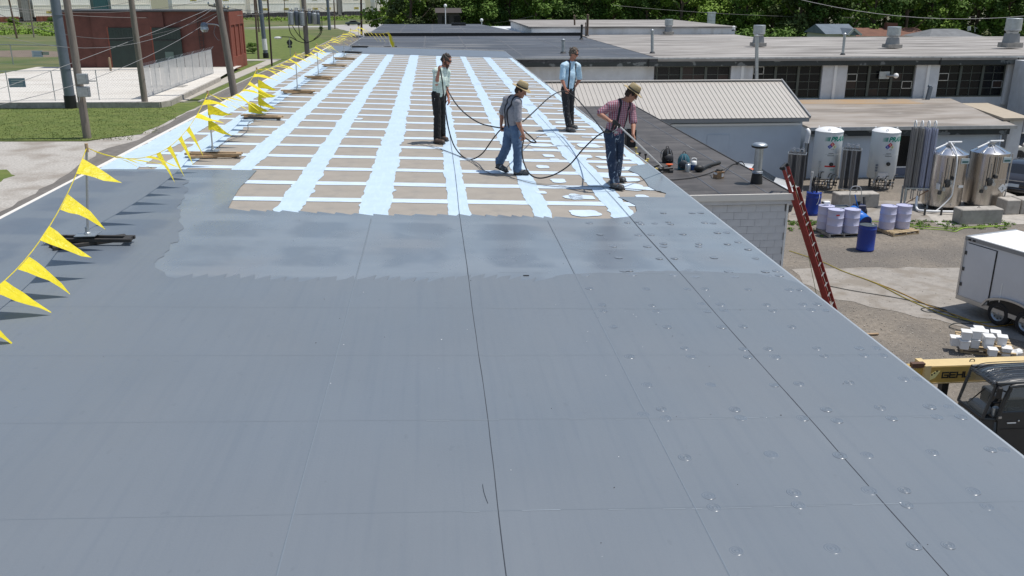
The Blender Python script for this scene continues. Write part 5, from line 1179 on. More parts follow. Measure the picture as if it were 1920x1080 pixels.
# ------------------------------------------------------------------ gas tanks
mtank = mat('white tank enamel', (.66, .69, .69), .35, var=.03, vs=1.5); mgr = mat('green lettering', (.0, .25, .17), .5); mred = mat('red print', (.6, .03, .03), .5); mblu = mat('blue print', (.02, .05, .35), .5)
def curve_onto(me, R, c_ang, z):
    """bend flat lettering (x,y) round a vertical cylinder"""
    for v in me.vertices:
        a = c_ang + v.co.x/R; r = R+.004+v.co.z; y = v.co.y; v.co = (r*math.cos(a), r*math.sin(a), z+y)
    me.update()
def tank(label, base, yaw):
    t = thing('gas_tank', label, 'gas tank', base, 'white gas tanks'); t.rotation_euler = (0, 0, yaw); R = .62; z0 = .42; H = 2.72
    MB().lathe([(0, z0-.12), (.35, z0-.1), (R-.03, z0), (R, z0+.06), (R, H-.20), (R+.012, H-.19), (R+.012, H-.16), (R, H-.15)], n=48).build('shell', mtank, t, smooth=30)
    MB().lathe([(R+.01, H-.155), (R-.08, H-.08), (.3, H-.01), (0, H+.02)], n=48).build('domed_top', m_white, t, smooth=60)
    MB().lathe([(R+.003, 1.55), (R+.006, 1.56), (R+.003, 1.57)], n=48, cap=False).build('weld_band', mtank, t)
    for k in range(3):
        a = k*2.09+.5; MB().tube(smooth_pts([(R*.86*math.cos(a)+dx*math.sin(a), R*.86*math.sin(a)-dx*math.cos(a), H-.14+dz) for dx, dz in ((-.05, 0), (-.04, .1), (0, .14), (.04, .1), (.05, 0))], 2), .014, 6).build('lifting_lug', m_white, t)
    for k in range(4):
        a = k*math.pi/2+.4; MB().beam((R*.8*math.cos(a), R*.8*math.sin(a), 0), (R*.8*math.cos(a), R*.8*math.sin(a), z0+.1), .1, .1, up=(1, 0, 0)).build('leg', m_white if k % 2 else m_darkmetal, t)
    F0 = -math.pi/2      # front of the tank (faces the camera)
    me = text_mesh('PRAXAIR', .29, .001, shear=.25, offset=.012); curve_onto(me, R, F0+.12, 2.17); me.materials.append(mgr); link('lettering', me, t)
    for k in range(5):
        mb = MB(); z = 2.17+.038*k; n = 8
        for i in range(n):
            a0 = F0-.30+.04*k*0+(.36/n)*i+.01*k; a1 = a0+.36/n; hh = .005+.030*(i+1)/n*.95
            mb.add([((R+.004)*math.cos(a), (R+.004)*math.sin(a), zz) for a, zz in ((a0, z), (a1, z), (a1, z+hh), (a0, z+hh))], [(0, 1, 2, 3)])
        mb.build('flash_bar', mgr, t, fix=False)
    def patch(nm, u, z, w_, h_, m_, dia=False, off=.004, ns=4):
        mb = MB(); vs = []; Ro = R+off
        if dia: vs = [(u, z-h_), (u+w_, z), (u, z+h_), (u-w_, z)]; mb.add([(Ro*math.cos(F0+a/R), Ro*math.sin(F0+a/R), b) for a, b in vs], [(0, 1, 2, 3)])
        else:
            for i in range(ns):
                a0, a1 = u-w_/2+w_*i/ns, u-w_/2+w_*(i+1)/ns
                mb.add([(Ro*math.cos(F0+a/R), Ro*math.sin(F0+a/R), b) for a, b in ((a0, z-h_/2), (a1, z-h_/2), (a1, z+h_/2), (a0, z+h_/2))], [(0, 1, 2, 3)])
        return mb.build(nm, m_, t, fix=False)
    ux, uz, q = .17, 1.92, .105
    patch('hazard_quarter', ux-q, uz, q, q, mblu, True); patch('hazard_quarter', ux, uz+q, q, q, mred, True); patch('hazard_quarter', ux+q, uz, q, q, mat('pale yellow print', (.75, .72, .45), .5), True); patch('hazard_quarter', ux, uz-q, q, q, m_white, True)
    for (a, b, sx) in ((ux-q, uz, '3'), (ux, uz+q, '0'), (ux+q, uz, '0')):
        me = text_mesh(sx, .13, .0005); [setattr(v, 'co', (v.co.x+a-.035, v.co.y, v.co.z+.002)) for v in me.vertices]; curve_onto(me, R, F0, b-.045); me.materials.append(m_white if sx == '3' or b > uz else m_black); link('hazard_number', me, t)
    me = text_mesh('OX', .10, .0005); [setattr(v, 'co', (v.co.x+ux-.05, v.co.y, v.co.z+.002)) for v in me.vertices]; curve_onto(me, R, F0, uz-q-.04); me.materials.append(m_black); link('hazard_number', me, t)
    for k, w_ in enumerate((.22, .48, .3)): patch('print_line', .15, 1.62-.055*k, w_, .022, m_black if k else m_darkmetal)
    return t, patch, R, F0
p1_ = on(1543, 352); p2_ = on(1648, 353)
ty1, patch, R, F0 = tank('white gas tank on the left, with a red label under its gauge', (p1_.x, p1_.y, .1), -.38)
patch('red_label', .18, 1.02, .5, .07, mred); patch('green_mark', .28, .86, .2, .03, mgr)
def gauge(t, u, z):
    a = F0+u/R; c = V((R*math.cos(a), R*math.sin(a), z)); n_ = V((math.cos(a), math.sin(a), 0)); MB().tube([c, c+n_*.07], .085, 16).build('gauge', m_black, t); MB().tube([c+n_*.071, c+n_*.076], .05, 12).build('gauge_face', m_darkmetal, t)
gauge(ty1, .20, 1.12)
ty2, patch, R, F0 = tank('white gas tank on the right, in front of the dark window', (p2_.x, p2_.y, .1), -.38)
gauge(ty2, .18, 1.16); patch('valve_cabinet', .02, .62, .42, .26, m_white, off=.04)
for t_, sx in ((ty1, 0), (ty2, 1)):      # pipework in front and beneath
    rpp = random.Random(sx+2)
    for k in range(8):
        x = -.35+.12*k; z1 = rpp.uniform(.3, .75); MB().tube(smooth_pts([(x, -.60-.05*(k % 2), .02), (x, -.66, z1*.6), (x+.05, -.66, z1), (x+.16, -.62, z1+.03)], 3), .018, 6).build('pipe', m_darkmetal if k % 3 else m_galv, t_)
        MB().ell((x+.02, -.68, z1*.7), (.045, .045, .05), n=8, m_=6).build('valve', m_black if k % 2 else m_alu, t_)
    for z in (.16, .3): MB().tube([(-.5, -.62, z), (.55, -.62, z)], .022, 6).build('manifold', m_darkmetal, t_)
    MB().tube([(-.30, -.67, .1), (-.30, -.67, 1.25 if sx == 0 else 1.1)], .018, 6).build('riser', m_galv, t_)
    for z in ((.95, 1.1, 1.22) if sx == 0 else (.85, .98, 1.1)): MB().box((-.30, -.70, z), (.1, .08, .08)).build('regulator', m_galv if sx == 0 else m_steelpole, t_)
# vaporizers: banks of upright aluminium fins
mfin = mat('grey aluminium fin', (.17, .17, .175), .5, .5, var=.1); mfin2 = mat('pale aluminium fin', (.40, .39, .38), .45, .5)
def vapor(label, c, nx, ny, H, pitch, z0=.15, yaw=-.45):
    t = thing('vaporizer', label, 'vaporizer', c, 'finned ambient vaporizers'); t.rotation_euler = (0, 0, yaw)
    for i in range(nx):
        for j in range(ny):
            x, y = (i-(nx-1)/2)*pitch, (j-(ny-1)/2)*pitch; mb = MB(); r = pitch*.47
            for k in range(4): mb.box((x, y, z0+H/2), (2*r, .006, H), Matrix.Rotation(k*math.pi/4, 3, 'Z'))
            mb.tube([(x, y, z0-.06), (x, y, z0+H+.05)], .017, 6); mb.build('finned_tube', mfin if (i+j) % 2 else mfin2, t)
    for j in range(ny):
        for i in range(nx-1):
            if (i+j) % 2: continue
            x, y = (i-(nx-1)/2)*pitch, (j-(ny-1)/2)*pitch; MB().tube(smooth_pts([(x, y, z0+H+.03), (x+.02, y, z0+H+.14), (x+pitch/2, y, z0+H+.18), (x+pitch-.02, y, z0+H+.14), (x+pitch, y, z0+H+.03)], 3), .017, 6).build('return_bend', m_alu, t)
    W, D = nx*pitch/2, ny*pitch/2
    for z in (z0+.05, z0+H-.03):
        mb = MB()
        for a, b in (((-W, -D), (W, -D)), ((W, -D), (W, D)), ((W, D), (-W, D)), ((-W, D), (-W, -D))): mb.beam((a[0], a[1], z), (b[0], b[1], z), .025, .04)
        mb.build('frame_band', m_galv, t)
    for sx in (-1, 1):
        for sy in (-1, 1): MB().bb((sx*W*.9-.02, sy*D*.9-.02, 0), (sx*W*.9+.02, sy*D*.9+.02, z0)).build('leg', m_darkmetal, t)
a = on(1483, 366); vapor('finned grey vaporizer rack left of the left white tank', (a.x+.1, a.y, 0), 4, 3, 1.78, .19)
a = on(1590, 361); vapor('finned grey vaporizer rack between the two white tanks', (a.x, a.y+.1, 0), 4, 3, 1.85, .2)
# tall slender vaporizer
c = on(1712, 388); t = thing('tall_vaporizer', 'tall rack of slender finned tubes with hooped tops left of the steel tanks', 'vaporizer', c); t.rotation_euler = (0, 0, -.25)
mlav = mat('bluish white fin', (.50, .52, .62), .45, .3)
for i in range(4):
    for j in range(2):
        x, y = -.38+.26*i, -.15+.3*j; mb = MB()
        for k in range(4): mb.box((x, y, 2.05), (.20, .008, 2.6), Matrix.Rotation(k*math.pi/4+.2, 3, 'Z'))
        mb.build('finned_tube', (mfin2, mfin2, mlav, mlav)[i], t); MB().tube([(x, y, .3), (x, y, 3.45)], .022, 6).build('riser', m_alu, t)
    MB().tube(smooth_pts([(x, -.15, 3.4), (x, -.13, 3.56), (x, 0, 3.64), (x, .13, 3.56), (x, .15, 3.4)], 4), .026, 8).build('hoop', m_white, t, smooth=True)
for sx in (-.45, .48):
    for sy in (-.25, .25): MB().beam((sx, sy, 0), (sx, sy, .85), .07, .07, up=(1, 0, 0)).build('leg', m_galv, t)
MB().beam((-.5, -.25, .85), (.5, -.25, .85), .06, .06).build('cross_brace', m_galv, t); MB().beam((-.45, -.25, .15), (.45, -.25, .8), .03, .03).build('cross_brace', mat('rusty brace', (.25, .12, .06), .8), t)
# steel tanks
def steel_tank(label, c, k):
    t = thing('steel_tank', label, 'steel tank', c, 'stainless steel tanks'); R, z0, H = .76, .18, 2.15
    MB().lathe([(R-.05, z0-.05), (R, z0), (R, z0+H*.5), (R+.008, z0+H*.5+.005), (R+.008, z0+H*.5+.02), (R, z0+H*.5+.025), (R, z0+H)], n=56).build('shell', m_steel, t, smooth=30)
    MB().lathe([(R+.012, z0+H-.03), (R+.012, z0+H+.01), (R-.05, z0+H+.05), (.25, z0+H+.27), (.12, z0+H+.31), (0, z0+H+.31)], n=56).build('cone_top', mat('polished steel top', (.66, .67, .68), .18, 1), t, smooth=30)
    for q in range(10):
        a = q*.628; MB().beam((R*.2*math.cos(a), R*.2*math.sin(a), z0+H+.3), (R*.95*math.cos(a), R*.95*math.sin(a), z0+H+.07), .02, .02).build('top_rib', m_alu, t)
    MB().lathe([(.13, z0+H+.3), (.13, z0+H+.38), (.18, z0+H+.39), (.18, z0+H+.42), (0, z0+H+.43)], n=16).build('manway', m_alu, t, smooth=True)
    MB().tube([(-.15, -.1, z0+H+.46), (.42, -.12, z0+H+.47)], .035, 8).build('top_handle', m_white, t); MB().tube([(-.75, -.25, z0+H+.22), (-.1, -.05, z0+H+.42)], .03, 8).build('top_pipe', m_white, t)
    MB().box((.30, -R-.0, z0+H-.22), (.34, .03, .22)).build('name_plate', mat('pale plate', (.55, .62, .62), .5), t); MB().box((.30, -R-.02, z0+H-.25), (.26, .012, .08)).build('plate_lettering', mat('dark teal print', (.05, .14, .14), .5), t)
    for q in range(6):
        x = -.52+.1*q; y = -math.sqrt(max(R*R-x*x, 0))-.05; z1 = z0+.55+.16*q; MB().tube([(x, y, z1), (x, y, z0+H-.1 if q % 2 else z1+.9)], .014, 6).build('gauge_pipe', m_darkmetal if q % 2 else m_alu, t)
        if q < 5: MB().box((x, y-.03, z1+.05), (.12, .09, .13)).build('valve', m_galv if q % 2 else m_darkmetal, t)
    for q, (x, z) in enumerate(((-.35, 1.25), (-.18, 1.12))): MB().tube([(x, -R-.0, z), (x, -R-.12, z)], .10-.02*q, 14).build('dial', m_alu if q else m_darkmetal, t)
    for q in range(4): a = q*1.57+.8; MB().bb((R*.8*math.cos(a)-.06, R*.8*math.sin(a)-.06, 0), (R*.8*math.cos(a)+.06, R*.8*math.sin(a)+.06, z0)).build('foot', m_darkmetal, t)
    return t, R, z0, H
sA = on(1770, 392); sB = on(1842, 389)
t, R, z0, H = steel_tank('stainless steel tank on the left, with white pipe bent across its front', (sA.x, sA.y+.3, .0), 0)
MB().tube(smooth_pts([(-.05, -.1, z0+H+.45), (-.12, -.84, z0+H-.05), (-.10, -.86, 1.0), (-.16, -.86, .62), (-.7, -.95, .12), (-1.0, -1.0, .06)], 4), .028, 8).build('white_pipe', m_white, t, smooth=True)
MB().box((.28, -R-.02, 1.06), (.2, .012, .1)).build('label', m_white, t); MB().box((-.62, -.62, 1.05), (.02, .25, .25)).build('label', m_white, t)
t, R, z0, H = steel_tank('stainless steel tank on the right, carrying a white diamond placard', (sB.x+.12, sB.y+.3, .0), 1)
mb = MB(); mb.box((.30, -R-.01, .92), (.27, .012, .27), Matrix.Rotation(math.pi/4, 3, 'Y')); mb.build('placard', m_white, t); me = text_mesh('2', .16, .001); me.materials.append(m_black)
o = link('placard_number', me, t); o.rotation_euler = (math.pi/2, 0, 0); o.location = (.26, -R-.022, .86)
MB().box((.52, -R+.10, 1.03), (.12, .012, .12)).build('label', m_white, t); MB().tube([(.70, -.42, .2), (.72, -.44, 2.3)], .03, 8).build('corner_riser', m_alu, t)
pts = [on(1716, 392)+V((0, 0, .55)), on(1718, 396)+V((0, 0, .12)), on(1735, 400)+V((0, 0, .10)), on(1798, 403)+V((0, 0, .14)), on(1800, 400)+V((0, 0, .2))]
t = thing('frosted_pipe', 'white frosted pipe running low from the tall vaporizer to the steel tanks', 'pipe', on(1718, 396), world=True)
MB().tube(smooth_pts(pts, 4), .05, 10).build('pipe', m_white, t, smooth=True)
for x in (1733, 1764): p = on(x, 404); MB().bb((p.x-.03, p.y-.03, 0), (p.x+.03, p.y+.03, .3)).build('stand', m_darkmetal, t)
# ------------------------------------------------------------------ concrete blocks
for k, (x0, x1, y, dpt, lab) in enumerate(((1569, 1650, 391, .62, 'large concrete block in front of the white tanks'), (1476, 1503, 388, .6, 'concrete block half hidden behind the ladder and blue drum'), (1800, 1882, 422, .62, 'concrete block nearest the trailer, in front of the right steel tank'), (1884, 1912, 403, .7, 'concrete block right of the steel tanks below the black car'), (1913, 1945, 402, .7, 'concrete block at the right frame edge below the black car'), (1880, 1905, 384, .9, 'flat concrete block behind the others next to the black car'))):
    a, b = on(x0, y), on(x1, y); h = .61 if k != 5 else .4
    mb = MB(); mb.bb((a.x, a.y, 0), (b.x, a.y+dpt, h)); o = mb.build('concrete_block', m_concrete, bevel=.03); tag(o, lab, 'concrete block', 'cast concrete blocks in the yard')
    if k in (0, 2): l = MB().tube(smooth_pts([((a.x+b.x)/2-.06, a.y+dpt/2, h-.01), ((a.x+b.x)/2, a.y+dpt/2, h+.05), ((a.x+b.x)/2+.06, a.y+dpt/2, h-.01)], 3), .012, 5).build('lifting_eye', m_darkmetal, o)
# ------------------------------------------------------------------ drums, pallets, cart
mbl = mat('blue drum plastic', (.008, .035, .26), .38, spec=.5); mbl2 = mat('bright blue drum plastic', (.01, .13, .50), .38); mlv = mat('pale lavender drum paint', (.50, .50, .66), .35)
def drum(nm, label, loc, m_, ribs=(.30, .59), top=None, grp=None, R=.29, H=.88, rims=True):
    t = thing(nm, label, 'drum', loc, grp); prof = [(R-.02, 0), (R, .015), (R, .03)]
    for z in ribs: prof += [(R, z-.02), (R+.012, z), (R, z+.02)]
    prof += [(R, H-.03), (R+.008, H-.015), (R, H)]
    MB().lathe(prof, n=28).build('shell', m_, t, smooth=50); MB().lathe([(R-.02, H-.012), (0, H-.012+.0)], (0, 0, .014), n=28).build('lid', top or m_, t)
    MB().lathe([(R-.01, H-.005), (R+.006, H+.006), (R-.015, H+.012)], n=28, cap=False).build('lid_ring', top or m_, t, smooth=True)
    MB().lathe([(.035, 0), (.035, .02), (0, .02)], (R*.6, 0, H+.0), n=10).build('bung', m_white if m_ is not mlv else m_, t)
    return t
def pallet(label, c, w_, d_, yaw, m_, grp='wooden pallets in the yard'):
    t = thing('pallet', label, 'pallet', c, grp); t.rotation_euler = (0, 0, yaw)
    for k in range(7): MB().box((0, -d_/2+.05+(d_-.1)*k/6, .125), (w_, .09, .02)).build('deck_board', m_, t)
    for x in (-w_/2+.03, 0, w_/2-.03): MB().box((x, 0, .07), (.05, d_, .088)).build('stringer', m_, t)
    for y in (-d_/2+.05, 0, d_/2-.05): MB().box((0, y, .014), (w_, .09, .02)).build('bottom_board', m_, t)
    return t
mpal = mat('raw pallet wood', (.45, .34, .20), .8, var=.15, vs=5); mpalg = mat('grey pallet wood', (.30, .28, .25), .85, var=.2, vs=5)
q1 = on(1567, 444); q2 = on(1590, 446); q3 = on(1558, 437); q4 = on(1586, 434)
pc1 = (q1+q2+q3+q4)/4; PHh = .136
pallet('grey pallet under the group of pale drums next to the ladder', (pc1.x-.05, pc1.y+.15, 0), 1.2, 1.1, .05, mpalg)
bx_ = (pc1.x-.32, pc1.x+.30); by_ = (pc1.y-.12, pc1.y+.50)
drum('steel_drum', 'pale lavender drum front left on the grey pallet, with small red print', (bx_[0], by_[0], PHh), mlv, grp='pale lavender drums')
MB().box((-.05, -.292, .72), (.13, .004, .05)).build('red_print', mred, bpy.data.objects['steel_drum'])
drum('steel_drum', 'pale lavender drum front right on the grey pallet', (bx_[1], by_[0], PHh), mlv, grp='pale lavender drums')
drum('steel_drum', 'pale lavender drum back left on the grey pallet, partly hidden', (bx_[0]-.1, by_[1], PHh), mlv, grp='pale lavender drums')
c = V((bx_[1]-.08, by_[1]+.12, PHh)); t = thing('wash_tub', 'open grey tub behind the front pale drums, beside the lying blue drum', 'tub', c)
MB().box((0, 0, .37), (.62, .5, .74)).build('tub_body', m_galv, t, bevel=.02)
for a, b in (((-.33, -.27), (.33, -.27)), ((.33, -.27), (.33, .27)), ((.33, .27), (-.33, .27)), ((-.33, .27), (-.33, -.27))): MB().beam((a[0], a[1], .77), (b[0], b[1], .77), .03, .06).build('rim', m_steelpole, t)
c = V((bx_[0]-.12, by_[1]+.05, PHh+.91)); t = thing('jug_canister', 'small white canister with black cap lying on the back left pale drum', 'canister', c)
MB().box((.02, 0, .07), (.24, .16, .12)).build('canister_body', m_white, t, bevel=.02); MB().tube([(-.1, 0, .07), (-.17, 0, .09)], .04, 8).build('cap', m_black, t)
r1, r2 = on(1667, 436), on(1690, 435); pcx = (r1+r2)/2
pallet('new pale wood pallet under the pair of pale drums by the grass', (pcx.x+.05, pcx.y+.05, 0), 1.25, 1.05, .28, mpal)
drum('steel_drum', 'pale lavender drum, left one of the pair on the new wood pallet', (pcx.x-.32, pcx.y+.12, PHh), mlv, grp='pale lavender drums')
drum('steel_drum', 'pale lavender drum, right one of the pair on the new wood pallet', (pcx.x+.30, pcx.y+.16, PHh), mlv, grp='pale lavender drums')
p = on(1624, 470); drum('plastic_drum', 'dark blue drum standing alone on the gravel in front of the pallets', (p.x, p.y+.1, 0), mbl, ribs=(.06, .8), top=mat('grey black lid', (.06, .07, .07), .4), grp='blue plastic drums', R=.30, H=.92)
p = on(1522, 402); t = drum('plastic_drum', 'dark blue drum with hoses sticking out of it beside the ladder', (p.x, p.y, 0), mbl, ribs=(.1, .75), grp='blue plastic drums', R=.30, H=.92)
for k in range(5): a = k*1.25; o = MB().tube(smooth_pts([(.1*math.cos(a), .1*math.sin(a), .85), (.12*math.cos(a), .12*math.sin(a), 1.1), (.1*math.cos(a+.5), .1*math.sin(a+.5), 1.25+.12*k)], 3), .02, 6).build('hose_end', m_black, t)
MB().tube([(-.15, .1, .8), (-.12, .1, 1.75)], .05, 8).build('pvc_pipe', mat('dull white plastic', (.5, .5, .48), .5), t); MB().tube(smooth_pts([(.1, -.25, .93), (.1, -.32, .8), (.05, -.33, .55), (0, -.33, .5)], 3), .012, 5).build('tape_strap', m_white, t)
p = on(1535, 402); t = thing('white_bucket', 'white bucket tucked behind the blue drum with hoses', 'bucket', p); MB().lathe([(.14, 0), (.16, .36), (.165, .37), (0, .37)], n=16).build('shell', m_white, t, smooth=True); MB().lathe([(.168, .33), (.172, .35), (.168, .37)], n=16, cap=False).build('rim', m_white, t)
# lying drum on a dolly
a = PY(1596, 398, 31.9); b = PY(1621, 418, 31.1); ax = (b-a).normalized(); L = .9; cc = (a+b)/2
t = thing('plastic_drum', 'bright blue drum lying tilted on a low red cart', 'drum', cc, 'blue plastic drums'); t.rotation_euler = ax.to_track_quat('Z', 'Y').to_euler()
MB().lathe([(.27, -.45), (.29, -.43), (.29, -.2), (.3, -.18), (.29, -.16), (.29, .16), (.3, .18), (.29, .2), (.29, .42), (.295, .45), (.27, .455), (.26, .43)], n=28).build('shell', mbl2, t, smooth=50); MB().lathe([(.265, .435), (0, .436)], n=28).build('lid', mat('dark blue lid', (.005, .02, .13), .4), t)
MB().box((-.2, .22, -.1), (.16, .02, .18)).build('label', m_white, t)
p = on(1604, 444); t = thing('drum_cart', 'low dark red cart under the tilted bright blue drum', 'cart', p, world=True)
MB().box(p+V((.15, .35, .22)), (.5, .6, .3)).build('cart_frame', mat('dark red metal', (.12, .01, .015), .5), t, bevel=.02)
for sx in (-.1, .4): MB().tube([p+V((sx, 0, .1)), p+V((sx, .06, .1))], .1, 12).build('wheel', m_rubber, t)
p = on(1609, 404); t = thing('pressure_washer', 'dark blue wheeled machine with a tall pale handle in front of the large concrete block', 'machine', p)
MB().box((0, 0, .32), (.42, .4, .3)).build('engine', mat('navy machine', (.02, .03, .09), .5), t, bevel=.03); MB().tube([(-.12, -.1, .48), (-.12, -.1, .62)], .09, 12).build('engine_cap', m_black, t)
for sx in (-.26, .26): MB().tube([(sx-.03, 0, .16), (sx+.03, 0, .16)], .16, 16).build('wheel', m_rubber, t)
MB().tube(smooth_pts([(-.3, .15, .3), (-.34, .25, .8), (-.28, .28, 1.12), (.0, .28, 1.15), (.12, .25, 1.0), (.2, .18, .4)], 4), .018, 6).build('handle', m_alu, t)
MB().tube(smooth_pts([(-.3, -.1, .9), (-.2, -.2, .5), (-.05, -.22, .2)], 3), .02, 6).build('lance', mbl2, t); MB().tube([(.22, -.1, .2), (.2, .1, .75)], .06, 8).build('gas_bottle', m_darkmetal, t)
# ------------------------------------------------------------------ buckets on a pallet
pc_ = on(1848, 655)
palR = .55
pallet('worn wood pallet under the heap of white square buckets', (pc_.x+.05, pc_.y+.15, 0), 1.25, 1.25, -.42, mpal)
bk_lab = ['white square bucket at the far left of the pallet', 'lower white bucket of the front left stack', 'upper white bucket of the front left stack', 'lower white bucket of the second front stack', 'upper white bucket of the second front stack', 'single white bucket at the very back of the heap', 'white bucket in the middle of the heap behind the second stack', 'taller white bucket in the centre front', 'white bucket behind the centre on the right', 'white bucket raised at the right side of the heap', 'smallest white bucket alone at the front of the pallet', 'white bucket tipped on the ground at the right of the pallet']
bk_px = [(1795, 651, 0), (1812, 657, 0), (1813, 657, .24), (1832, 655, 0), (1831, 655, .24), (1838, 640, .10), (1846, 648, .12), (1856, 660, .06), (1869, 648, .1), (1882, 657, .1), (1866, 669, -.02), (1893, 662, -.13)]
tb0 = None
for k, (x, y, dz) in enumerate(bk_px):
    p = on(x, y, .136); loc = (p.x, p.y+.14, .137+dz); yaw = -.42+rp.uniform(-.15, .15)
    if tb0 is None:
        tb0 = thing('square_bucket', bk_lab[0], 'bucket', loc, 'white square buckets'); tb0.rotation_euler = (0, 0, yaw)
        mbk = mat('white bucket plastic', (.74, .76, .78), .35)
        mb = MB(); mb.box((0, 0, .11), (.215, .235, .22)); mb.v = [(v[0]*(.9 if v[2] < .05 else 1), v[1]*(.9 if v[2] < .05 else 1), v[2]) for v in mb.v]; mb.build('bucket_body', mbk, tb0, bevel=.015)
        mb = MB(); mb.box((0, 0, .225), (.245, .265, .025)); mb.build('bucket_lid', m_white, tb0, bevel=.008)
        MB().tube(smooth_pts([(-.118, 0, .19), (-.124, -.06, .14), (-.124, -.11, .12)], 3), .004, 4).build('bail', m_alu, tb0)
    else:
        o = dup(tb0, loc, yaw, bk_lab[k]); o.scale = (.9, .9, .8) if k == 10 else ((1.05, 1.05, 1.4) if k == 7 else (1, 1, 1))
c = on(1903, 667); t = thing('plastic_bag', 'crumpled white plastic bag on the ground beside the bucket pallet', 'bag', c)
mb = MB(); mb.ell((0, 0, .08), (.2, .15, .1), n=14); mb.v = [tuple(V(v)*(1+.35*noise.noise(V(v)*9))) for v in mb.v]; mb.build('bag_body', m_white, t, smooth=20); MB().tube([(.1, 0, .14), (.2, .03, .12)], .02, 5).build('bag_knot', mat('green print', (.03, .12, .08), .6), t)
# ------------------------------------------------------------------ trailer
uT = V((.30, -.954, 0)); nT = V((.954, .30, 0)); A0 = V((14.78, 22.66, 0)); zb, zt, Lt, Wt = .40, 2.17, 6.0, 1.95
mtr = mat('white aluminium trailer skin', (.60, .61, .63), .35, var=.03, vs=1); mtop = mat('white trailer roof', (.80, .79, .77), .5, var=.02)
t = thing('cargo_trailer', 'white enclosed cargo trailer with two axles parked at the right edge', 'trailer', A0, world=True)
rotT = Matrix((uT, nT, V((0, 0, 1)))).transposed()
def tbx(nm, u0, u1, n0, n1, z0_, z1_, m_, par=None, bevel=0):
    c = A0+uT*(u0+u1)/2+nT*(n0+n1)/2+V((0, 0, (z0_+z1_)/2)); return MB().box(c, (u1-u0, n1-n0, z1_-z0_), rotT).build(nm, m_, par or t, bevel=bevel)
tbx('body', 0, Lt, 0, Wt, zb, zt-.04, mtr); tbx('roof', .02, Lt-.02, .02, Wt-.02, zt-.039, zt, mtop); tbx('roof_rail', -.01, Lt, -.02, .05, zt-.10, zt+.012, m_trim)
tbx('roof_rail', -.02, .05, .051, Wt, zt-.10, zt+.012, m_edge); tbx('bottom_rail', -.01, Lt, -.015, .03, zb-.07, zb+.05, m_alu); tbx('corner_post', -.02, .04, -.02, -.002, zb+.06, zt-.11, m_alu)
d_ = tbx('side_door', .12, 1.02, -.022, -.003, zb+.08, zt-.17, mtr); tbx('door_gap', 1.025, 1.055, -.016, -.002, zb+.08, zt-.15, m_black); tbx('door_gap', .12, 1.03, -.016, -.002, zt-.165, zt-.15, m_black)
for z in (zb+.35, zb+.8, zt-.5): tbx('hinge', .06, .13, -.035, -.022, z, z+.1, m_darkmetal)
for z in (zb+.45, zb+.55, zt-.55, zt-.4): tbx('tail_light', -.06, -.021, .04, .09, z, z+.06, mred if z > 1.5 else m_black)
for q in range(2, 6): tbx('panel_joint', q*1.1, q*1.1+.012, -.008, -.002, zb+.06, zt-.11, m_alu)
tbx('reflection_sticker', 1.35, 1.38, -.01, -.003, .6, 1.2, m_white)
tbx('marker_light', .1, .18, -.035, -.021, zt-.08, zt-.04, m_black); tbx('marker_light', .25, .33, -.035, -.021, zt-.08, zt-.04, m_black)
tbx('frame_beam', .1, Lt-.1, .3, .4, zb-.2, zb-.071, m_black); tbx('frame_beam', .1, Lt-.1, Wt-.4, Wt-.3, zb-.2, zb-.071, m_black)
h1 = on(1877.6, 586.5, .34); uh = (h1-A0).dot(uT)
mb = MB()      # wheel arch fender
for k in range(14):
    f = k/13; uu = uh-.50+f*1.86; zz = zb+.02+.40*math.sin(math.pi*f)**.45; f2 = (k+1)/13; u2 = uh-.50+f2*1.86; z2 = zb+.02+.40*max(0, math.sin(math.pi*min(f2, 1)))**.45
    if k < 13: mb.beam(A0+uT*uu+nT*-.05+V((0, 0, zz)), A0+uT*u2+nT*-.05+V((0, 0, z2)), .10, .05)
mb.build('fender', m_alu, t)
mb = MB(); pts = [(uh-.45, zb-.08)]+[(uh-.45+1.76*k/12, zb+.0+.38*math.sin(math.pi*k/12)**.5) for k in range(13)]+[(uh+1.31, zb-.08)]
mb.ext([A0+uT*a_+nT*-.007+V((0, 0, b_)) for a_, b_ in pts], nT*.006); mb.build('wheel_well', m_black, t)
def wheel(par, c, ax, R, w_, rim_m, name='wheel'):
    q = ax.to_track_quat('Z', 'Y').to_matrix()
    def rot(mb): mb.v = [tuple(q @ V(v)+c) for v in mb.v]; return mb
    wh = rot(MB().lathe([(R*.62, -w_/2), (R*.92, -w_/2), (R, -w_*.36), (R, w_*.36), (R*.92, w_/2), (R*.62, w_/2), (R*.6, w_*.3)], n=32, cap=False)).build(name, m_rubber, par, smooth=40)
    rot(MB().lathe([(R*.62, w_*.49), (R*.58, w_*.40), (R*.52, w_*.30), (R*.3, w_*.34), (R*.24, w_*.42), (0, w_*.42)], n=24, cap=False)).build('rim', rim_m, wh, smooth=40)
    for k in range(8):
        a = k*math.pi/4; rot(MB().ell((R*.43*math.cos(a), R*.43*math.sin(a), w_*.36), (R*.07, R*.045, .012), Matrix.Rotation(a, 3, 'Z'), 8, 5)).build('rim_hole', m_black, wh)
    rot(MB().lathe([(R*.12, w_*.42), (R*.1, w_*.55), (0, w_*.57)], n=12, cap=False)).build('hub_cap', m_alu, wh)
    return wh
for k in range(2): wheel(t, A0+uT*(uh+k*.86)+nT*.075+V((0, 0, .335)), -nT, .335, .20, m_galv)
for k in range(2): wheel(t, A0+uT*(uh+k*.86)+nT*(Wt-.1)+V((0, 0, .335)), nT, .335, .20, m_galv)
tbx('axle', uh-.04, uh+.04, .2, Wt-.2, .29, .37, m_black); tbx('axle', uh+.82, uh+.9, .2, Wt-.2, .29, .37, m_black)
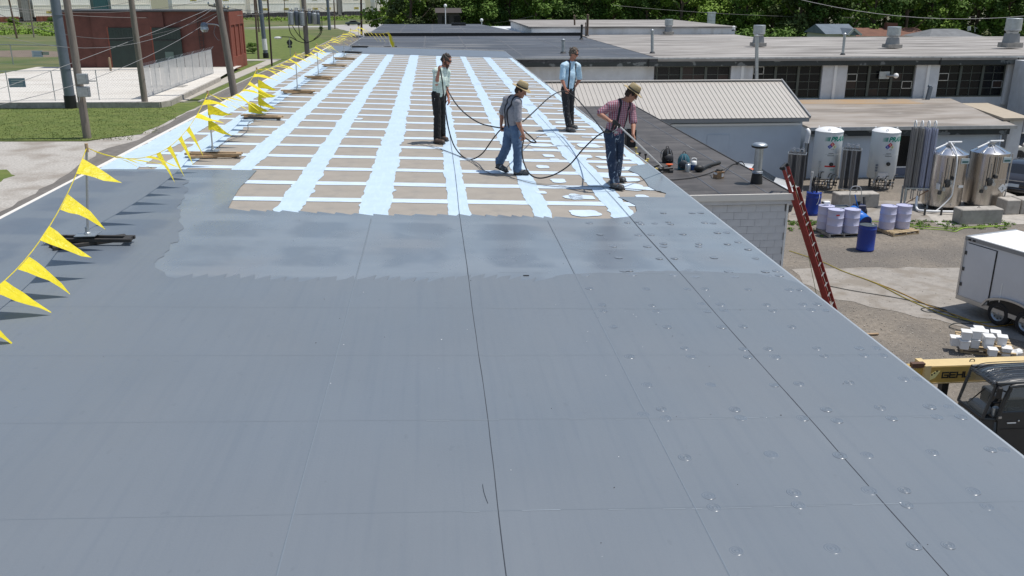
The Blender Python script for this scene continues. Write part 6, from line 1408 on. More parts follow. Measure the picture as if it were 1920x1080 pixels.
# ------------------------------------------------------------------ telehandler: boom and cab
mboom = mat('dusty yellow machine paint', (.50, .33, .085), .45, var=.08, vs=2); mboomt = mat('faded cream yellow paint', (.62, .47, .23), .5, var=.05)
mgray = mat('charcoal machine paint', (.028, .03, .032), .4, var=.1); mclear = mat('clear cab glass', (.10, .12, .12), .04, alpha=.38, spec=.6); mroofc = mat('ribbed black cab roof', (.035, .04, .045), .28, spec=.7, coat=.4)
t = thing('telehandler', 'telehandler with yellow boom and charcoal cab parked beside the long roof', 'telehandler', (10.5, 13.9, 0), world=True)
bz, bY_ = 2.02, 14.35
MB().bb((9.0, bY_, bz-.36), (15.5, bY_+.33, bz)).build('boom', mboom, t, bevel=.012)
MB().bb((9.0, bY_+.004, bz+.001), (15.5, bY_+.326, bz+.006)).build('boom_top_plate', mboomt, t)  # thin sheet over the top face, lighter than the boom sides
MB().bb((8.2, bY_+.05, bz-.31), (9.03, bY_+.28, bz-.05)).build('boom_inner', mboom, t)
MB().bb((8.98, bY_-.025, bz-.38), (9.10, bY_+.355, bz+.025)).build('boom_collar', mboomt, t); MB().bb((8.75, bY_+.02, bz-.02), (9.0, bY_+.12, bz+.06)).build('roller_bracket', mat('rusty bracket', (.10, .05, .03), .7), t)
MB().bb((9.12, bY_-.01, bz-.345), (15.5, bY_-.002, bz-.325)).build('lower_flange', mboomt, t)
def block_letters(txt, h, w_, st, gap):
    """wide squared letters from bars, in the x-z plane"""
    G = {'G': [(0, 0, 0, 1), (0, 1, 1, 1), (0, 0, 1, 0), (1, 0, 1, .5), (.45, .5, 1, .5)], 'E': [(0, 0, 0, 1), (0, 1, 1, 1), (0, .5, .9, .5), (0, 0, 1, 0)], 'H': [(0, 0, 0, 1), (1, 0, 1, 1), (0, .5, 1, .5)], 'L': [(0, 0, 0, 1), (0, 0, 1, 0)]}
    out = []; x = 0
    for ch in txt:
        for (a, b, c_, d_) in G[ch]:
            x0, x1 = x+a*w_, x+c_*w_; z0_, z1_ = b*h, d_*h
            out.append((min(x0, x1)-st/2, max(x0, x1)+st/2, min(z0_, z1_)-st/2, max(z0_, z1_)+st/2))
        x += w_+gap
    return out
GX = PY(1767, 702, bY_).x
for k, ch in enumerate('GEHL'):
    mb = MB()
    for i, (x0, x1, z0_, z1_) in enumerate(block_letters(ch, .10, .11, .026, 0)): mb.bb((GX+k*.145+x0, bY_-.006-.0006*i, bz-.23+z0_), (GX+k*.145+x1, bY_-.0012, bz-.23+z1_))
    mb.build('lettering', m_black, t)
mb = MB(); DX = PY(1746, 706, bY_).x; c0_ = V((DX, bY_-.004, bz-.19)); mb.ext([c0_+V((x, 0, z)) for x, z in ((-.16, -.09), (-.06, -.10), (.08, -.04), (.16, .10), (.06, .09), (-.08, .0))], (0, .003, 0)); mb.build('load_decal', mat('yellow cream decal', (.75, .68, .30), .5), t)
for q in range(5): MB().bb((DX-.10+.045*q, bY_-.006, bz-.25+.035*q), (DX-.07+.045*q, bY_-.0045, bz-.22+.035*q)).build('decal_mark', m_black, t)
MB().tube(smooth_pts([(9.95, bY_+.16, bz+.005), (9.97, bY_+.16, bz+.05), (10.03, bY_+.16, bz+.05), (10.05, bY_+.16, bz+.005)], 2), .01, 5).build('lifting_eye', m_darkmetal, t)
MB().bb((9.45, bY_+.1, .6), (9.58, bY_+.24, bz-.38)).build('boom_prop', m_black, t)
# cab: far side Y=13.75, near side Y=12.75
cf, cn = 13.74, 13.0; cz = 2.30
def cp(x, y, z): return V((x, y, z))
mb = MB(); NX, NY = 16, 8
xa, xb = 9.48, 11.9
vs = []; 
for i in range(NX+1):
    for j in range(NY+1):
        x = xa+(xb-xa)*i/NX; v = j/NY; y = cn+(cf-cn)*v; e = min(1, i/4); z = cz+.06*math.sin(math.pi*v)**.5*1.0 - .10*(1-e)**2 + .012*math.cos(v*math.pi*12)
        vs.append((x+.06*(1-abs(2*v-1))**.5*0-.05*math.sin(math.pi*v), y, z))
mb.add(vs, [(i*(NY+1)+j, (i+1)*(NY+1)+j, (i+1)*(NY+1)+j+1, i*(NY+1)+j+1) for i in range(NX) for j in range(NY)])
o = mb.build('cab_roof', mroofc, t, smooth=60, fix=False); sm = o.modifiers.new('thick', 'SOLIDIFY'); sm.thickness = .03
for j in range(9):
    y = cn+.06+(cf-cn-.12)*j/8; MB().tube(smooth_pts([(xa-.04, y, cz-.06), (xa+.12, y, cz+.0+.05), (xa+.5, y, cz+.075), (xa+1.3, y, cz+.075)], 3), .008, 5).build('roof_rib', mroofc, t)
ft = [cp(xa+.0, cf, cz-.05), cp(xa+.0, cn, cz-.05)]; fb = [cp(9.34, cf, 1.62), cp(9.34, cn, 1.62)]; db = [cp(9.58, cn, 1.60), cp(9.58, cf, 1.60)]
def bar(nm, a, b, r=.03, m_=mgray): return MB().tube([a, b], r, 8).build(nm, m_, t, smooth=True)
for k in (0, 1): bar('front_pillar', ft[k], fb[k], .028)
bar('screen_bar', fb[0], fb[1], .025); bar('screen_bar', ft[0], ft[1], .03); bar('sill_bar', fb[1], db[0], .025)
MB().add([ft[0]+V((-.01, 0, 0)), ft[1]+V((-.01, 0, 0)), fb[1]+V((-.01, 0, 0)), fb[0]+V((-.01, 0, 0))], [(0, 1, 2, 3)]).build('windscreen', mclear, t, fix=False)
bar('rear_pillar', cp(10.9, cn, cz-.03), cp(10.9, cn, 1.2), .035); bar('rear_pillar', cp(10.9, cf, cz-.03), cp(10.9, cf, 1.2), .035)
bar('roof_rail', cp(xa, cn, cz-.02), cp(xb, cn, cz-.0), .035); bar('roof_rail', cp(xa, cf, cz-.02), cp(xb, cf, cz-.0), .035)
# door frame with side window
dpts = [cp(9.60, cn-.03, 1.60), cp(9.64, cn-.03, 1.9), cp(9.72, cn-.03, 2.16), cp(9.84, cn-.03, 2.24), cp(10.8, cn-.03, 2.25)]
MB().tube(smooth_pts(dpts, 4), .035, 8).build('door_frame', mgray, t, smooth=True)
MB().ext([cp(9.64, cn-.03, 1.76), cp(9.73, cn-.03, 2.13), cp(9.84, cn-.03, 2.21), cp(10.8, cn-.03, 2.22), cp(10.8, cn-.03, 1.76)], (0, .006, 0)).build('door_window', mclear, t)
MB().ext([cp(9.58, cn-.05, 1.75), cp(10.88, cn-.05, 1.75), cp(10.88, cn-.05, .55), cp(10.0, cn-.05, .55), cp(9.66, cn-.05, 1.05)], (0, .05, 0)).build('door', mgray, t, bevel=.008)
hd = MB().tube([cp(9.74, cn-.09, 1.56), cp(9.90, cn-.09, 1.56)], .012, 6).build('door_handle', m_alu, t)
MB().ell(cp(9.97, cn-.06, 1.58), (.02, .012, .02)).build('door_lock', m_alu, t)
MB().bb((9.66, cn-.056, 1.42), (10.85, cn-.0505, 1.435)).build('door_crease', m_black, t); MB().bb((9.585, cn-.07, 1.64), (9.64, cn-.052, 1.68)).build('door_latch_plate', m_alu, t)
# lower body, slanting down forward
MB().ext([cp(9.335, cf, 1.60), cp(9.575, cf, 1.60), cp(9.66, cf, .5), cp(9.30, cf, .5)], (0, cn-cf, 0)).build('front_body', mgray, t, bevel=.015)
MB().bb((9.66, cn+.02, .45), (12.2, cf+.0, 1.15)).build('cab_floor_body', mgray, t, bevel=.02)
mb = MB(); m0 = [(b0_, b1_, z0_, z1_) for (b0_, b1_, z0_, z1_) in []]
for k, ch in enumerate('GEHL'):
    mb = MB()
    for i, (x0, x1, z0_, z1_) in enumerate(block_letters(ch, .075, .07, .02, 0)): mb.bb((9.322-.0005*i, cf-.16-k*.115-x0, 1.48+z0_), (9.3265, cf-.16-k*.115-x1, 1.48+z1_))
    mb.build('lettering', m_white, t)
MB().bb((9.327, cf-.68, 1.44), (9.334, cf-.08, 1.59)).build('name_panel', mgray, t)
# interior
MB().bb((10.15, 13.1, 1.35), (10.65, 13.6, 1.52)).build('seat', m_black, t, bevel=.03); MB().box((10.62, 13.35, 1.82), (.12, .46, .6), Matrix.Rotation(.15, 3, 'Y')).build('seat_back', m_black, t, bevel=.03)
bar('steering_column', cp(9.6, 13.35, 1.5), cp(9.80, 13.35, 1.82), .03, m_black)
ring = [V((9.82, 13.35, 1.85))+Matrix.Rotation(-.5, 3, 'Y') @ V((.17*math.cos(a*.5236), .17*math.sin(a*.5236), 0)) for a in range(13)]
MB().tube(ring, .015, 6, cap=False).build('steering_wheel', m_black, t); MB().bb((9.42, 13.15, 1.60), (9.62, 13.6, 1.74)).build('dashboard', m_trim, t, bevel=.03)
MB().bb((9.55, 13.04, 1.6), (9.66, 13.12, 1.80)).build('lever_panel', m_galv, t, bevel=.02); bar('wiper', cp(9.36, 13.5, 1.68), cp(9.42, 13.2, 2.1), .012, m_black)
MB().box(cp(9.50, 12.92, 2.14), (.10, .06, .22)).build('mirror', m_black, t, bevel=.02); bar('mirror_arm', cp(9.50, cn, 2.24), cp(9.50, 12.92, 2.22), .014, m_black)
MB().box(cp(9.52, 13.12, 2.22), (.08, .08, .1)).build('work_light', m_trim, t, bevel=.01)
MB().bb((10.9, 14.75, .5), (15, 15.4, 1.1)).build('engine_hood', mgray, t, bevel=.03)
for (x, y) in ((9.6, 12.75), (12.8, 12.75), (9.6, 15.3), (12.8, 15.3)): wheel(t, V((x, y, .55)), V((0, -1 if y < 14 else 1, 0)), .55, .36, mboomt)
# ------------------------------------------------------------------ ventilators and pipes on the window building roof
def ventilator(label, px, py_, ytop, zroof=TZ, w0=1.0):
    c = on(px, py_, zroof); sc_ = (c-CAM).length; t = thing('roof_ventilator', label, 'ventilator', (c.x, c.y, zroof), 'row of roof ventilators')
    H = PY(px, ytop, c.y).z-zroof; w_ = w0
    MB().box((0, 0, .12*H), (w_*1.2, w_*1.2, .16*H)).build('curb', m_concrete, t); mb = MB(); mb.box((0, 0, .35*H), (w_*.85, w_*.85, .30*H), taper=.85); mb.build('base_duct', m_trim, t)
    MB().lathe([(w_*.40, .5*H), (w_*.42, .56*H), (w_*.55, .60*H), (w_*.55, .99*H), (w_*.52, H), (0, H)], n=20).build('drum', m_galv, t, smooth=40); MB().lathe([(w_*.555, .62*H), (w_*.565, .63*H), (w_*.555, .64*H)], n=20, cap=False).build('seam_ring', m_alu, t)
for (px, py_, yt, lab, w_) in ((1421, 88, 47, 'roof ventilator second from the left in the right hand row', .72), (1672, 91, 50, 'roof ventilator above the floodlight, third in the row', .78), (1893, 91, 34, 'tallest roof ventilator at the right frame edge', .9), (1253, 65, 36, 'smallest roof ventilator far back on the grey roof', .66)): ventilator(lab, px, py_, yt, TZ if py_ > 70 else TZ, w_)
def pipe(label, x, y0, y1, zroof, r, x1=None, m_=m_galv, cap=True):
    c = on(x, y0, zroof); T = PY(x1 or x, y1, c.y); t = thing('roof_pipe', label, 'pipe', c, 'upright pipes on the roofs', world=True); MB().tube([c, T], r, 10).build('pipe', m_, t, smooth=True); MB().lathe([(r*2, 0), (r*1.4, .1)], c, 10).build('flashing', m_darkmetal, t)
    if cap: MB().lathe([(r*1.15, -.02), (r*1.3, .05), (0, .12)], T, 10).build('cap', m_, t)
pipe('thin grey pipe at the front edge of the grey roof left of the first ventilator', 1223, 100, 58, TZ, .09); pipe('crooked pipe rising from the front roof edge right of the second ventilator', 1580, 103, 65, TZ, .08, 1584)
pipe('pale capped black booted pipe left of the blue shirted man', 1056, 100, 76, DZ, .10); c = on(1056, 101, DZ); 
pipe('rusty pipe left of the trio at the back of the dark roof', 1078, 62, 30, DZ, .08, 1077, m_wood2); pipe('rusty pipe right of the trio at the back of the dark roof', 1101, 68, 29, DZ, .10, 1102, m_wood2); pipe('dark short vent in the middle of the trio of rusty pipes', 1090, 74, 48, DZ, .09, 1091, m_black); pipe('thin rusty pipe beside the right one of the trio', 1098, 67, 44, DZ, .04, 1098, m_wood2)
pipe('small white capped vent at the right end of the far step roof', 1376, 58, 51, 5.86, .10, m_=m_white)
c = PY(1422, 148, 49.5); T = PY(1419, 68, 49.5); t = thing('tall_steel_pipe', 'tall pale steel pipe standing behind the ridge of the cream metal roof', 'pipe', (c.x, c.y, 3.0), world=True); MB().tube([V((c.x, c.y, 2.9)), T], .10, 12).build('pipe', m_galv, t, smooth=True); MB().lathe([(.12, 0), (.15, .05), (0, .1)], T, 12).build('cap', m_galv, t)
c = PY(1738, 190, 49.6); T = PY(1745, 163, 49.6); t = thing('leaning_duct', 'short dark duct leaning against the white pier above the tan roof', 'duct', (c.x, c.y, 2.8), world=True); MB().beam(c, T, .2, .16, up=(0, 1, 0)).build('duct', m_steelpole, t); MB().beam(T, T+V((0, .2, .05)), .14, .12).build('elbow', m_steelpole, t)
c = on(860, 48, DZ+.03); tag(MB().bb((c.x-.8, c.y, DZ+.03), (c.x+.8, c.y+.8, DZ+.3)).build('roof_hatch', m_black), 'flat black hatch on the far dark roof', 'roof hatch')
# pipes at the corner of the blue wall
t = thing('wall_pipes', 'white elbow and thin pipes climbing the right corner of the blue wall', 'pipes', PY(1509, 330, 40.8), world=True)
MB().tube(smooth_pts([PY(1513, 243, 40.9), PY(1516, 248, 40.8), PY(1514, 258, 40.8), PY(1512, 268, 40.8)], 4), .11, 10).build('white_elbow', m_white, t, smooth=True)
for dx, m_ in ((0, m_bluewall), (4, m_galv), (8, m_darkmetal)): MB().tube([PY(1508+dx, 268, 40.9), PY(1500+dx, 345, 40.9)], .035, 6).build('pipe', m_, t)
# ------------------------------------------------------------------ cars near the right edge and van behind the black roof
def car(label, loc, yaw, col, L=4.6, W=1.8, H=1.45, cat='car', rear_dark=False):
    t = thing('parked_car', label, cat, loc); t.rotation_euler = (0, 0, yaw); cm = mat('paint '+str(col), col, .22, coat=.6, spec=.6)
    # loft of cross sections along x: (x, sill, belt, roof, half width belt, half width roof)
    S = [(-.5, .42, .60, .62, .74, .70), (-.49, .28, .70, .72, .86, .78), (-.44, .22, .90, .92, .93, .80), (-.36, .2, .95, 1.0, .96, .76), (-.24, .2, .94, 1.34, .97, .62), (-.08, .2, .93, 1.44, .98, .62), (.08, .2, .92, 1.42, .98, .62), (.2, .2, .92, 1.15, .98, .68), (.28, .2, .90, .94, .97, .78), (.40, .22, .82, .84, .93, .78), (.48, .28, .66, .68, .84, .72), (.5, .4, .56, .58, .72, .66)]
    mb = MB(); k = W/2/.98; hs = H/1.44; ring = 10
    for (x, s_, b_, r_, wb, wr) in S:
        for (y, z) in ((-wb*.92, s_), (-wb, (s_+b_)*.5), (-wb*.98, b_), (-wr, r_-.03*(r_-b_ > .2)), (-wr*.5, r_), (wr*.5, r_), (wr, r_-.03*(r_-b_ > .2)), (wb*.98, b_), (wb, (s_+b_)*.5), (wb*.92, s_)): mb.v.append((x*L, y*k, z*hs))
    n = len(S)
    for i in range(n-1):
        for j in range(ring):
            j2 = (j+1) % ring; mb.f.append((i*ring+j, i*ring+j2, (i+1)*ring+j2, (i+1)*ring+j)); glass = (j in (2, 6) and 3 <= i <= 7) or (j in (3, 4, 5) and i in (3, 6, 7)); mb.mi.append(1 if glass else 0)
    mb.f.append(tuple(range(ring))[::-1]); mb.mi.append(0); mb.f.append(tuple((n-1)*ring+j for j in range(ring))); mb.mi.append(0)
    mb.build('body', [cm, m_glassdark], t, smooth=30)
    for sx in (-.31, .31):
        for sy in (-1, 1): wheel(t, V((sx*L, sy*(W/2-.09), .33)), V((0, sy, 0)), .33, .2, m_alu); MB().tube([(sx*L, sy*(W/2-.04), .35), (sx*L, sy*(W/2+.005), .35)], .38, 20).build('wheel_arch', m_black, t)
    for sy in (-1, 1):
        MB().box((-.492*L, sy*W*.34, .74*hs), (.03, .28, .12)).build('tail_lamp', mat('tail lamp red', (.25, .01, .01), .2), t, bevel=.01); MB().box((.488*L, sy*W*.34, .62*hs), (.05, .3, .12)).build('headlight', m_alu, t, bevel=.01)
        MB().bb((-.05*L, sy*W*.487-.01, .3), (-.046*L, sy*W*.487+.01, .9*hs)).build('door_gap', m_black, t)
    MB().box((-.503*L, 0, .58*hs), (.015, .5, .14)).build('number_plate', m_bluewall, t); MB().box((-.497*L, 0, .78*hs), (.02, .8, .03)).build('chrome_bar', m_alu, t); MB().box((-.505*L, 0, .42*hs), (.08, W*.9, .1)).build('bumper', cm, t, bevel=.03)
    return t
P = on(1903, 307); car('white car whose front wheel shows at the right frame edge', (P.x+1.4, P.y+1.0, 0), math.pi+.12, (.62, .60, .54))
P = on(1888, 368); car('black car with its tail toward the steel tanks at the right frame edge', (P.x+1.6, P.y+1.2, 0), .75, (.012, .013, .018), W=1.8)
P = PY(1464, 340, 35.4)
t = car('white car half hidden behind the black roof and vent pipe', (P.x-1.35, 36.2, 0), -.45, (.65, .66, .66), L=4.6, W=1.85, H=1.72)
P = PY(1406, 317, 34); t = thing('traffic_barrel', 'orange traffic barrel top showing behind the black roof edge', 'barrel', (P.x, P.y, 0)); MB().lathe([(.3, 0), (.27, .5), (.25, P.z)], n=16).build('barrel_body', mo, t, smooth=True); MB().lathe([(.27, P.z-.3), (.262, P.z-.15)], n=16, cap=False).build('white_band', m_white, t)
# ------------------------------------------------------------------ hoses, cords and litter on the yard
def cord(label, pts, r, m_, nm='power_cable', cat='cable', grp=None):
    tag(MB().tube(smooth_pts([on(x, y, .01+r) for x, y in pts], 6), r, 5).build(nm, m_, smooth=True), label, cat, grp)
myc = mat('yellow cord', (.42, .34, .04), .6); mgc = mat('lime green hose', (.28, .42, .05), .5); mbc = mat('grey black cord', (.06, .065, .06), .7)
cord('yellow cord trailing from the ladder foot to the trailer', [(1480, 470), (1540, 490), (1580, 508), (1640, 530), (1700, 560), (1745, 580), (1780, 592), (1840, 604), (1880, 600)], .014, myc)
cord('orange yellow cord lying beside the yellow one near the trailer shadow', [(1620, 522), (1680, 545), (1740, 572), (1790, 590), (1830, 604), (1860, 612), (1900, 608)], .014, mat('orange yellow cord', (.45, .26, .03), .6))
cord('grey cord looping in front of the bucket pallet', [(1550, 535), (1600, 545), (1680, 558), (1735, 570), (1775, 582), (1740, 585), (1728, 578), (1760, 578), (1800, 598), (1825, 606), (1790, 606), (1782, 614), (1820, 624)], .012, mbc)
cord('lime green hose tangled along the grass strip by the concrete block', [(1560, 412), (1640, 415), (1700, 421), (1740, 425), (1790, 428), (1870, 424), (1878, 423), (1820, 425), (1800, 430), (1790, 434), (1770, 431), (1720, 427), (1690, 418)], .018, mgc, 'garden_hose', 'hose')
cord('black hose lying by the grass left of the pale drums', [(1505, 412), (1515, 412), (1522, 418), (1532, 420), (1545, 417)], .018, m_rubber, 'garden_hose', 'hose')
tag(MB().beam(on(1538, 541, .04), on(1556, 546, .04), .09, .04).build('wood_scrap', m_lumber), 'scrap of pale lumber by the foot of the ladder', 'lumber', 'lumber scraps on the yard')
tag(MB().beam(on(1623, 627, .04), on(1647, 626, .04), .06, .04).build('wood_scrap', m_lumber), 'scrap of pale lumber on the yard left of the bucket pallet', 'lumber', 'lumber scraps on the yard')
rnd = random.Random(31); mb = MB()
for i in range(240):
    x, y = rnd.uniform(1480, 1900), 415+abs(rnd.gauss(0, 7)); q = on(x, y)
    if 1585 < x < 1660: continue
    leaves(mb, V((q.x, q.y, .03)), rnd.uniform(.06, .16), 26, .05, rnd, .3)
stuff(tag(mb.build('weeds', LM[1], fix=False), 'strip of green weeds along the slab and concrete block', 'weeds'))
mb = MB()
for i in range(1500):
    q = on(rnd.uniform(1480, 1960), rnd.uniform(425, 690)); s_ = rnd.uniform(.006, .016); mb.box((q.x, q.y, s_*.4), (s_*2, s_*1.5, s_), Matrix.Rotation(rnd.uniform(0, 3), 3, 'Z'))
stuff(tag(mb.build('pebbles', mat('mixed pebbles', (.36, .33, .29), .9, var=.5, vs=3)), 'scattered pebbles and crumbs of stone on the yard', 'pebbles'))
mb = MB()
for i in range(9000):
    x, y = rnd.uniform(-5, 380), rnd.uniform(200, 263); q = on(x, y, .012); k = noise.noise(q*.6)
    if y < 200+ (0 if x < 330 else 30): continue
    if x > 300 and y > 225 or x > 250 and y > 250: continue
    h = rnd.uniform(.03, .07); a = rnd.uniform(0, 3.14); w_ = rnd.uniform(.02, .05); dx, dy = w_*math.cos(a), w_*math.sin(a)
    mb.add([(q.x-dx, q.y-dy, .01), (q.x+dx, q.y+dy, .01), (q.x+rnd.uniform(-.04, .04), q.y+rnd.uniform(-.04, .04), h)], [(0, 1, 2)])
stuff(tag(mb.build('grass_blades', mat('grass blade green', (.10, .15, .025), .8, col2=(.16, .18, .05), vs=.5), fix=False), 'short grass growing on the lawn by the gravel drive', 'grass'))
# ------------------------------------------------------------------ people
def skin_mat(nm, c): return mat(nm, c, .55, var=.06, vs=20)
SK = skin_mat('tanned skin', (.36, .17, .11)); SKr = skin_mat('ruddy skin', (.40, .17, .11))
def to_mesh_remesh(mb, name, mats_, parent, vox, smooth_it=2, wrinkle=0, wscale=14, seed=0, stretch=(1, 1, 1), extra=None):
    me = mb.mesh(name+'_src'); tmp = bpy.data.objects.new(name, me); COL.objects.link(tmp)
    md = tmp.modifiers.new('r', 'REMESH'); md.mode = 'VOXEL'; md.voxel_size = vox
    if smooth_it: ms = tmp.modifiers.new('s', 'SMOOTH'); ms.iterations = smooth_it; ms.factor = .5
    dg = bpy.context.evaluated_depsgraph_get(); dg.update(); m2 = bpy.data.meshes.new_from_object(tmp.evaluated_get(dg)); bpy.data.objects.remove(tmp); bpy.data.meshes.remove(me)
    m2.name = name
    if wrinkle:
        m2.update(); nr = [v.normal.copy() for v in m2.vertices]
        for v, n_ in zip(m2.vertices, nr):
            p = v.co; q = V((p.x*wscale*stretch[0], p.y*wscale*stretch[1], p.z*wscale*stretch[2]))+V((seed, 0, 0))
            h = noise.noise(q)+.5*noise.noise(q*2.1); h = (1-abs(h)*2.2) if extra == 'fold' else h
            v.co = p + n_*(h*wrinkle)
    m2.materials.clear()
    for m_ in mats_: m2.materials.append(m_)
    m2.polygons.foreach_set('use_smooth', [True]*len(m2.polygons)); m2.update()
    return link(name, m2, parent)
def human(label, J, face, look, shirt_m, trouser_m, shoe_m, skin, hair_m, hat=None, beard=None, hair='short', hands=None, susp=None, shades=True, seed=0, belly=0, tilt=0.0):
    """J: joints as world points. face = facing direction of the chest, look = direction of the face"""
    f = V(face).normalized(); lk = V(look).normalized(); pel, che, nk, hd = J['pel'], J['che'], J['nk'], J['hd']
    base = (J['fr']+J['fl'])/2; base.z = min(J['fr'].z, J['fl'].z)
    t = thing('person', label, 'person', tuple(base), world=True)
    sr, sl = J['sr'], J['sl']; sdv = (sl-sr).normalized()
    hipw = V((sdv.x, sdv.y, 0)).normalized()*.088; hr, hl = pel-hipw, pel+hipw
    # --- body skin: one continuous mesh
    b = MB()
    up = (hd-nk).normalized(); U3 = V((0, 0, 1))*.75+up*.25; U3.normalize(); hf = (lk-U3*lk.dot(U3)).normalized(); hs = U3.cross(hf)   # head frame
    hf2 = (hf*math.cos(tilt)-U3*math.sin(tilt)).normalized(); U3 = (U3*math.cos(tilt)+hf*math.sin(tilt)).normalized(); hf = hf2; hs = U3.cross(hf)
    Rh = Matrix((hs, hf, U3)).transposed()
    def H(x, y, z): return hd+Rh @ V((x, y, z))
    b.ell(hd+U3*.02, (.076, .094, .098), Rh, 16, 12); b.ell(H(0, .022, -.05), (.058, .066, .066), Rh, 14, 10); b.ell(H(0, .060, -.092), (.03, .026, .024), Rh, 10, 8)
    b.caps(H(0, .088, .012), .010, H(0, .108, -.028), .0145, n=8); b.ell(H(0, .083, .030), (.052, .016, .012), Rh, 10, 6)
    b.ell(H(0, .084, -.060), (.024, .012, .009), Rh, 10, 6)
    for s_ in (-1, 1): b.ell(H(s_*.078, -.005, -.012), (.010, .019, .03), Rh, 8, 6); b.ell(H(s_*.045, .064, -.024), (.022, .02, .02), Rh, 8, 6)
    b.caps(nk-up*.03, .058, hd-U3*.05-hf*.012, .052)
    b.caps(pel, .130, che, .145, side=sdv, flat=.72); b.caps(che, .145, nk-up*.07, .115, side=sdv, flat=.68); b.caps(sr, .05, sl, .05); b.caps(sr.lerp(nk, .25), .06, nk, .052); b.caps(sl.lerp(nk, .25), .06, nk, .052)
    arms = {}
    for k, s_, e, w_ in (('r', sr, J['er'], J['wr']), ('l', sl, J['el'], J['wl'])):
        b.caps(s_, .054, e, .041); b.caps(e, .043, e.lerp(w_, .3), .043); b.caps(e.lerp(w_, .3), .043, w_, .028, flat=.85)
        # hand
        d = (w_-e).normalized(); hn = hands[k] if hands and k in hands else {}
        pd = V(hn.get('dir', d)).normalized(); pn = V(hn.get('palm', -sdv if k == 'l' else sdv)); pn = (pn-pd*pn.dot(pd)).normalized(); ps = pd.cross(pn)*(1 if k == 'r' else -1)
        curl = hn.get('curl', .5); pc = w_+pd*.045
        b.caps(w_, .029, w_+pd*.03, .032, side=ps, flat=.65); b.caps(w_+pd*.02, .036, w_+pd*.075, .040, side=ps, flat=.42)
        for q in range(4):
            L = (.074, .082, .077, .060)[q]; root = w_+pd*(.082-.004*abs(q-1.3))+ps*(.030-.0205*q); r0 = .0098-.0008*(q == 3)
            a0 = curl*.75; d1 = (pd*math.cos(a0)+pn*math.sin(a0)).normalized(); a1 = curl*1.75; d2 = (pd*math.cos(a1)+pn*math.sin(a1)).normalized(); a2 = curl*2.5; d3 = (pd*math.cos(a2)+pn*math.sin(a2)).normalized()
            p1 = root+d1*L*.45; p2 = p1+d2*L*.32; p3 = p2+d3*L*.25; b.caps(root-pd*.02, r0+.001, p1, r0, n=8); b.caps(p1, r0, p2, r0*.93, n=8); b.caps(p2, r0*.93, p3, r0*.8, n=8)
        tr_ = w_+pd*.025+ps*.034; t1 = tr_+(pd*.6+ps*.55+pn*.55).normalized()*.038; t2 = t1+(pd*.75+pn*.55*(.5+curl)-ps*.1).normalized()*.032; b.caps(tr_-ps*.012, .0145, t1, .0115, n=8); b.caps(t1, .0115, t2, .0095, n=8)
        arms[k] = (w_, pd, pn, ps)
    legs = {}
    for k, h_, kn, an, ft in (('r', hr, J['kr'], J['ar'], J['fr']), ('l', hl, J['kl'], J['al'], J['fl'])):
        b.caps(h_, .083, kn, .056); b.caps(kn, .055, kn.lerp(an, .35), .054); b.caps(kn.lerp(an, .35), .054, an, .036); b.caps(an-V((0, 0, .02)), .030, an.lerp(ft, .5)+V((0, 0, .01)), .022, flat=.8)
    to_mesh_remesh(b, 'body', [skin], t, .0075, 2)
    # --- shirt
    b = MB(); cu = che.lerp(pel, .0)
    b.caps(pel+V((0, 0, .02)), .150+belly*.6, che-up*.02, .168+belly*.3, side=sdv, flat=.80); b.caps(pel+V((0, 0, .04))+f*belly, .13+belly, che.lerp(pel, .4)+f*belly*.6, .14+belly, side=sdv, flat=.7)
    b.caps(che, .168, nk-up*.085, .118, side=sdv, flat=.74); b.caps(sr.lerp(nk, .06), .078, nk-up*.032, .068); b.caps(sl.lerp(nk, .06), .078, nk-up*.032, .068); b.caps(sr, .076, sl, .076)
    for s_, e in ((sr, J['er']), (sl, J['el'])): b.caps(s_, .069, s_.lerp(e, .80), .067, flat=.95); b.ell(s_.lerp(e, .84), .066)
    sh = to_mesh_remesh(b, 'shirt', [shirt_m], t, .009, 2, wrinkle=.0052, wscale=11, seed=seed, stretch=(1, 1, .55), extra='fold')
    MB().tube(smooth_pts([nk+hs*.058-up*.03, nk+hf*.062-up*.045, nk-hs*.058-up*.03, nk-hf*.055-up*.0, nk+hs*.058-up*.03], 4), .016, 8, cap=False, flat=1.3).build('collar', shirt_m, t, smooth=True)
    for s_, e in ((sr, J['er']), (sl, J['el'])): MB().tube([s_.lerp(e, .90), s_.lerp(e, .935)], .0685, 16, cap=False).build('sleeve_hem', shirt_m, t, smooth=True)
    # --- trousers
    b = MB(); b.caps(pel-V((0, 0, .035)), .146, pel+V((0, 0, .045)), .150, side=sdv, flat=.80)
    for h_, kn, an in ((hr, J['kr'], J['ar']), (hl, J['kl'], J['al'])):
        d = (an-kn).normalized(); b.caps(h_-V((0, 0, .01)), .102, h_.lerp(kn, .5), .090); b.caps(h_.lerp(kn, .5), .090, kn, .078); b.caps(kn, .078, kn.lerp(an, .45), .076); b.caps(kn.lerp(an, .45), .076, an+V((0, 0, -.0)), .072, flat=1.0); b.caps(an+V((0, 0, .05)), .074, an-V((0, 0, .01)), .076)
    tr = to_mesh_remesh(b, 'trousers', [trouser_m], t, .009, 2, wrinkle=.0075, wscale=8.5, seed=seed+5, stretch=(1, 1, 1.1), extra='fold')
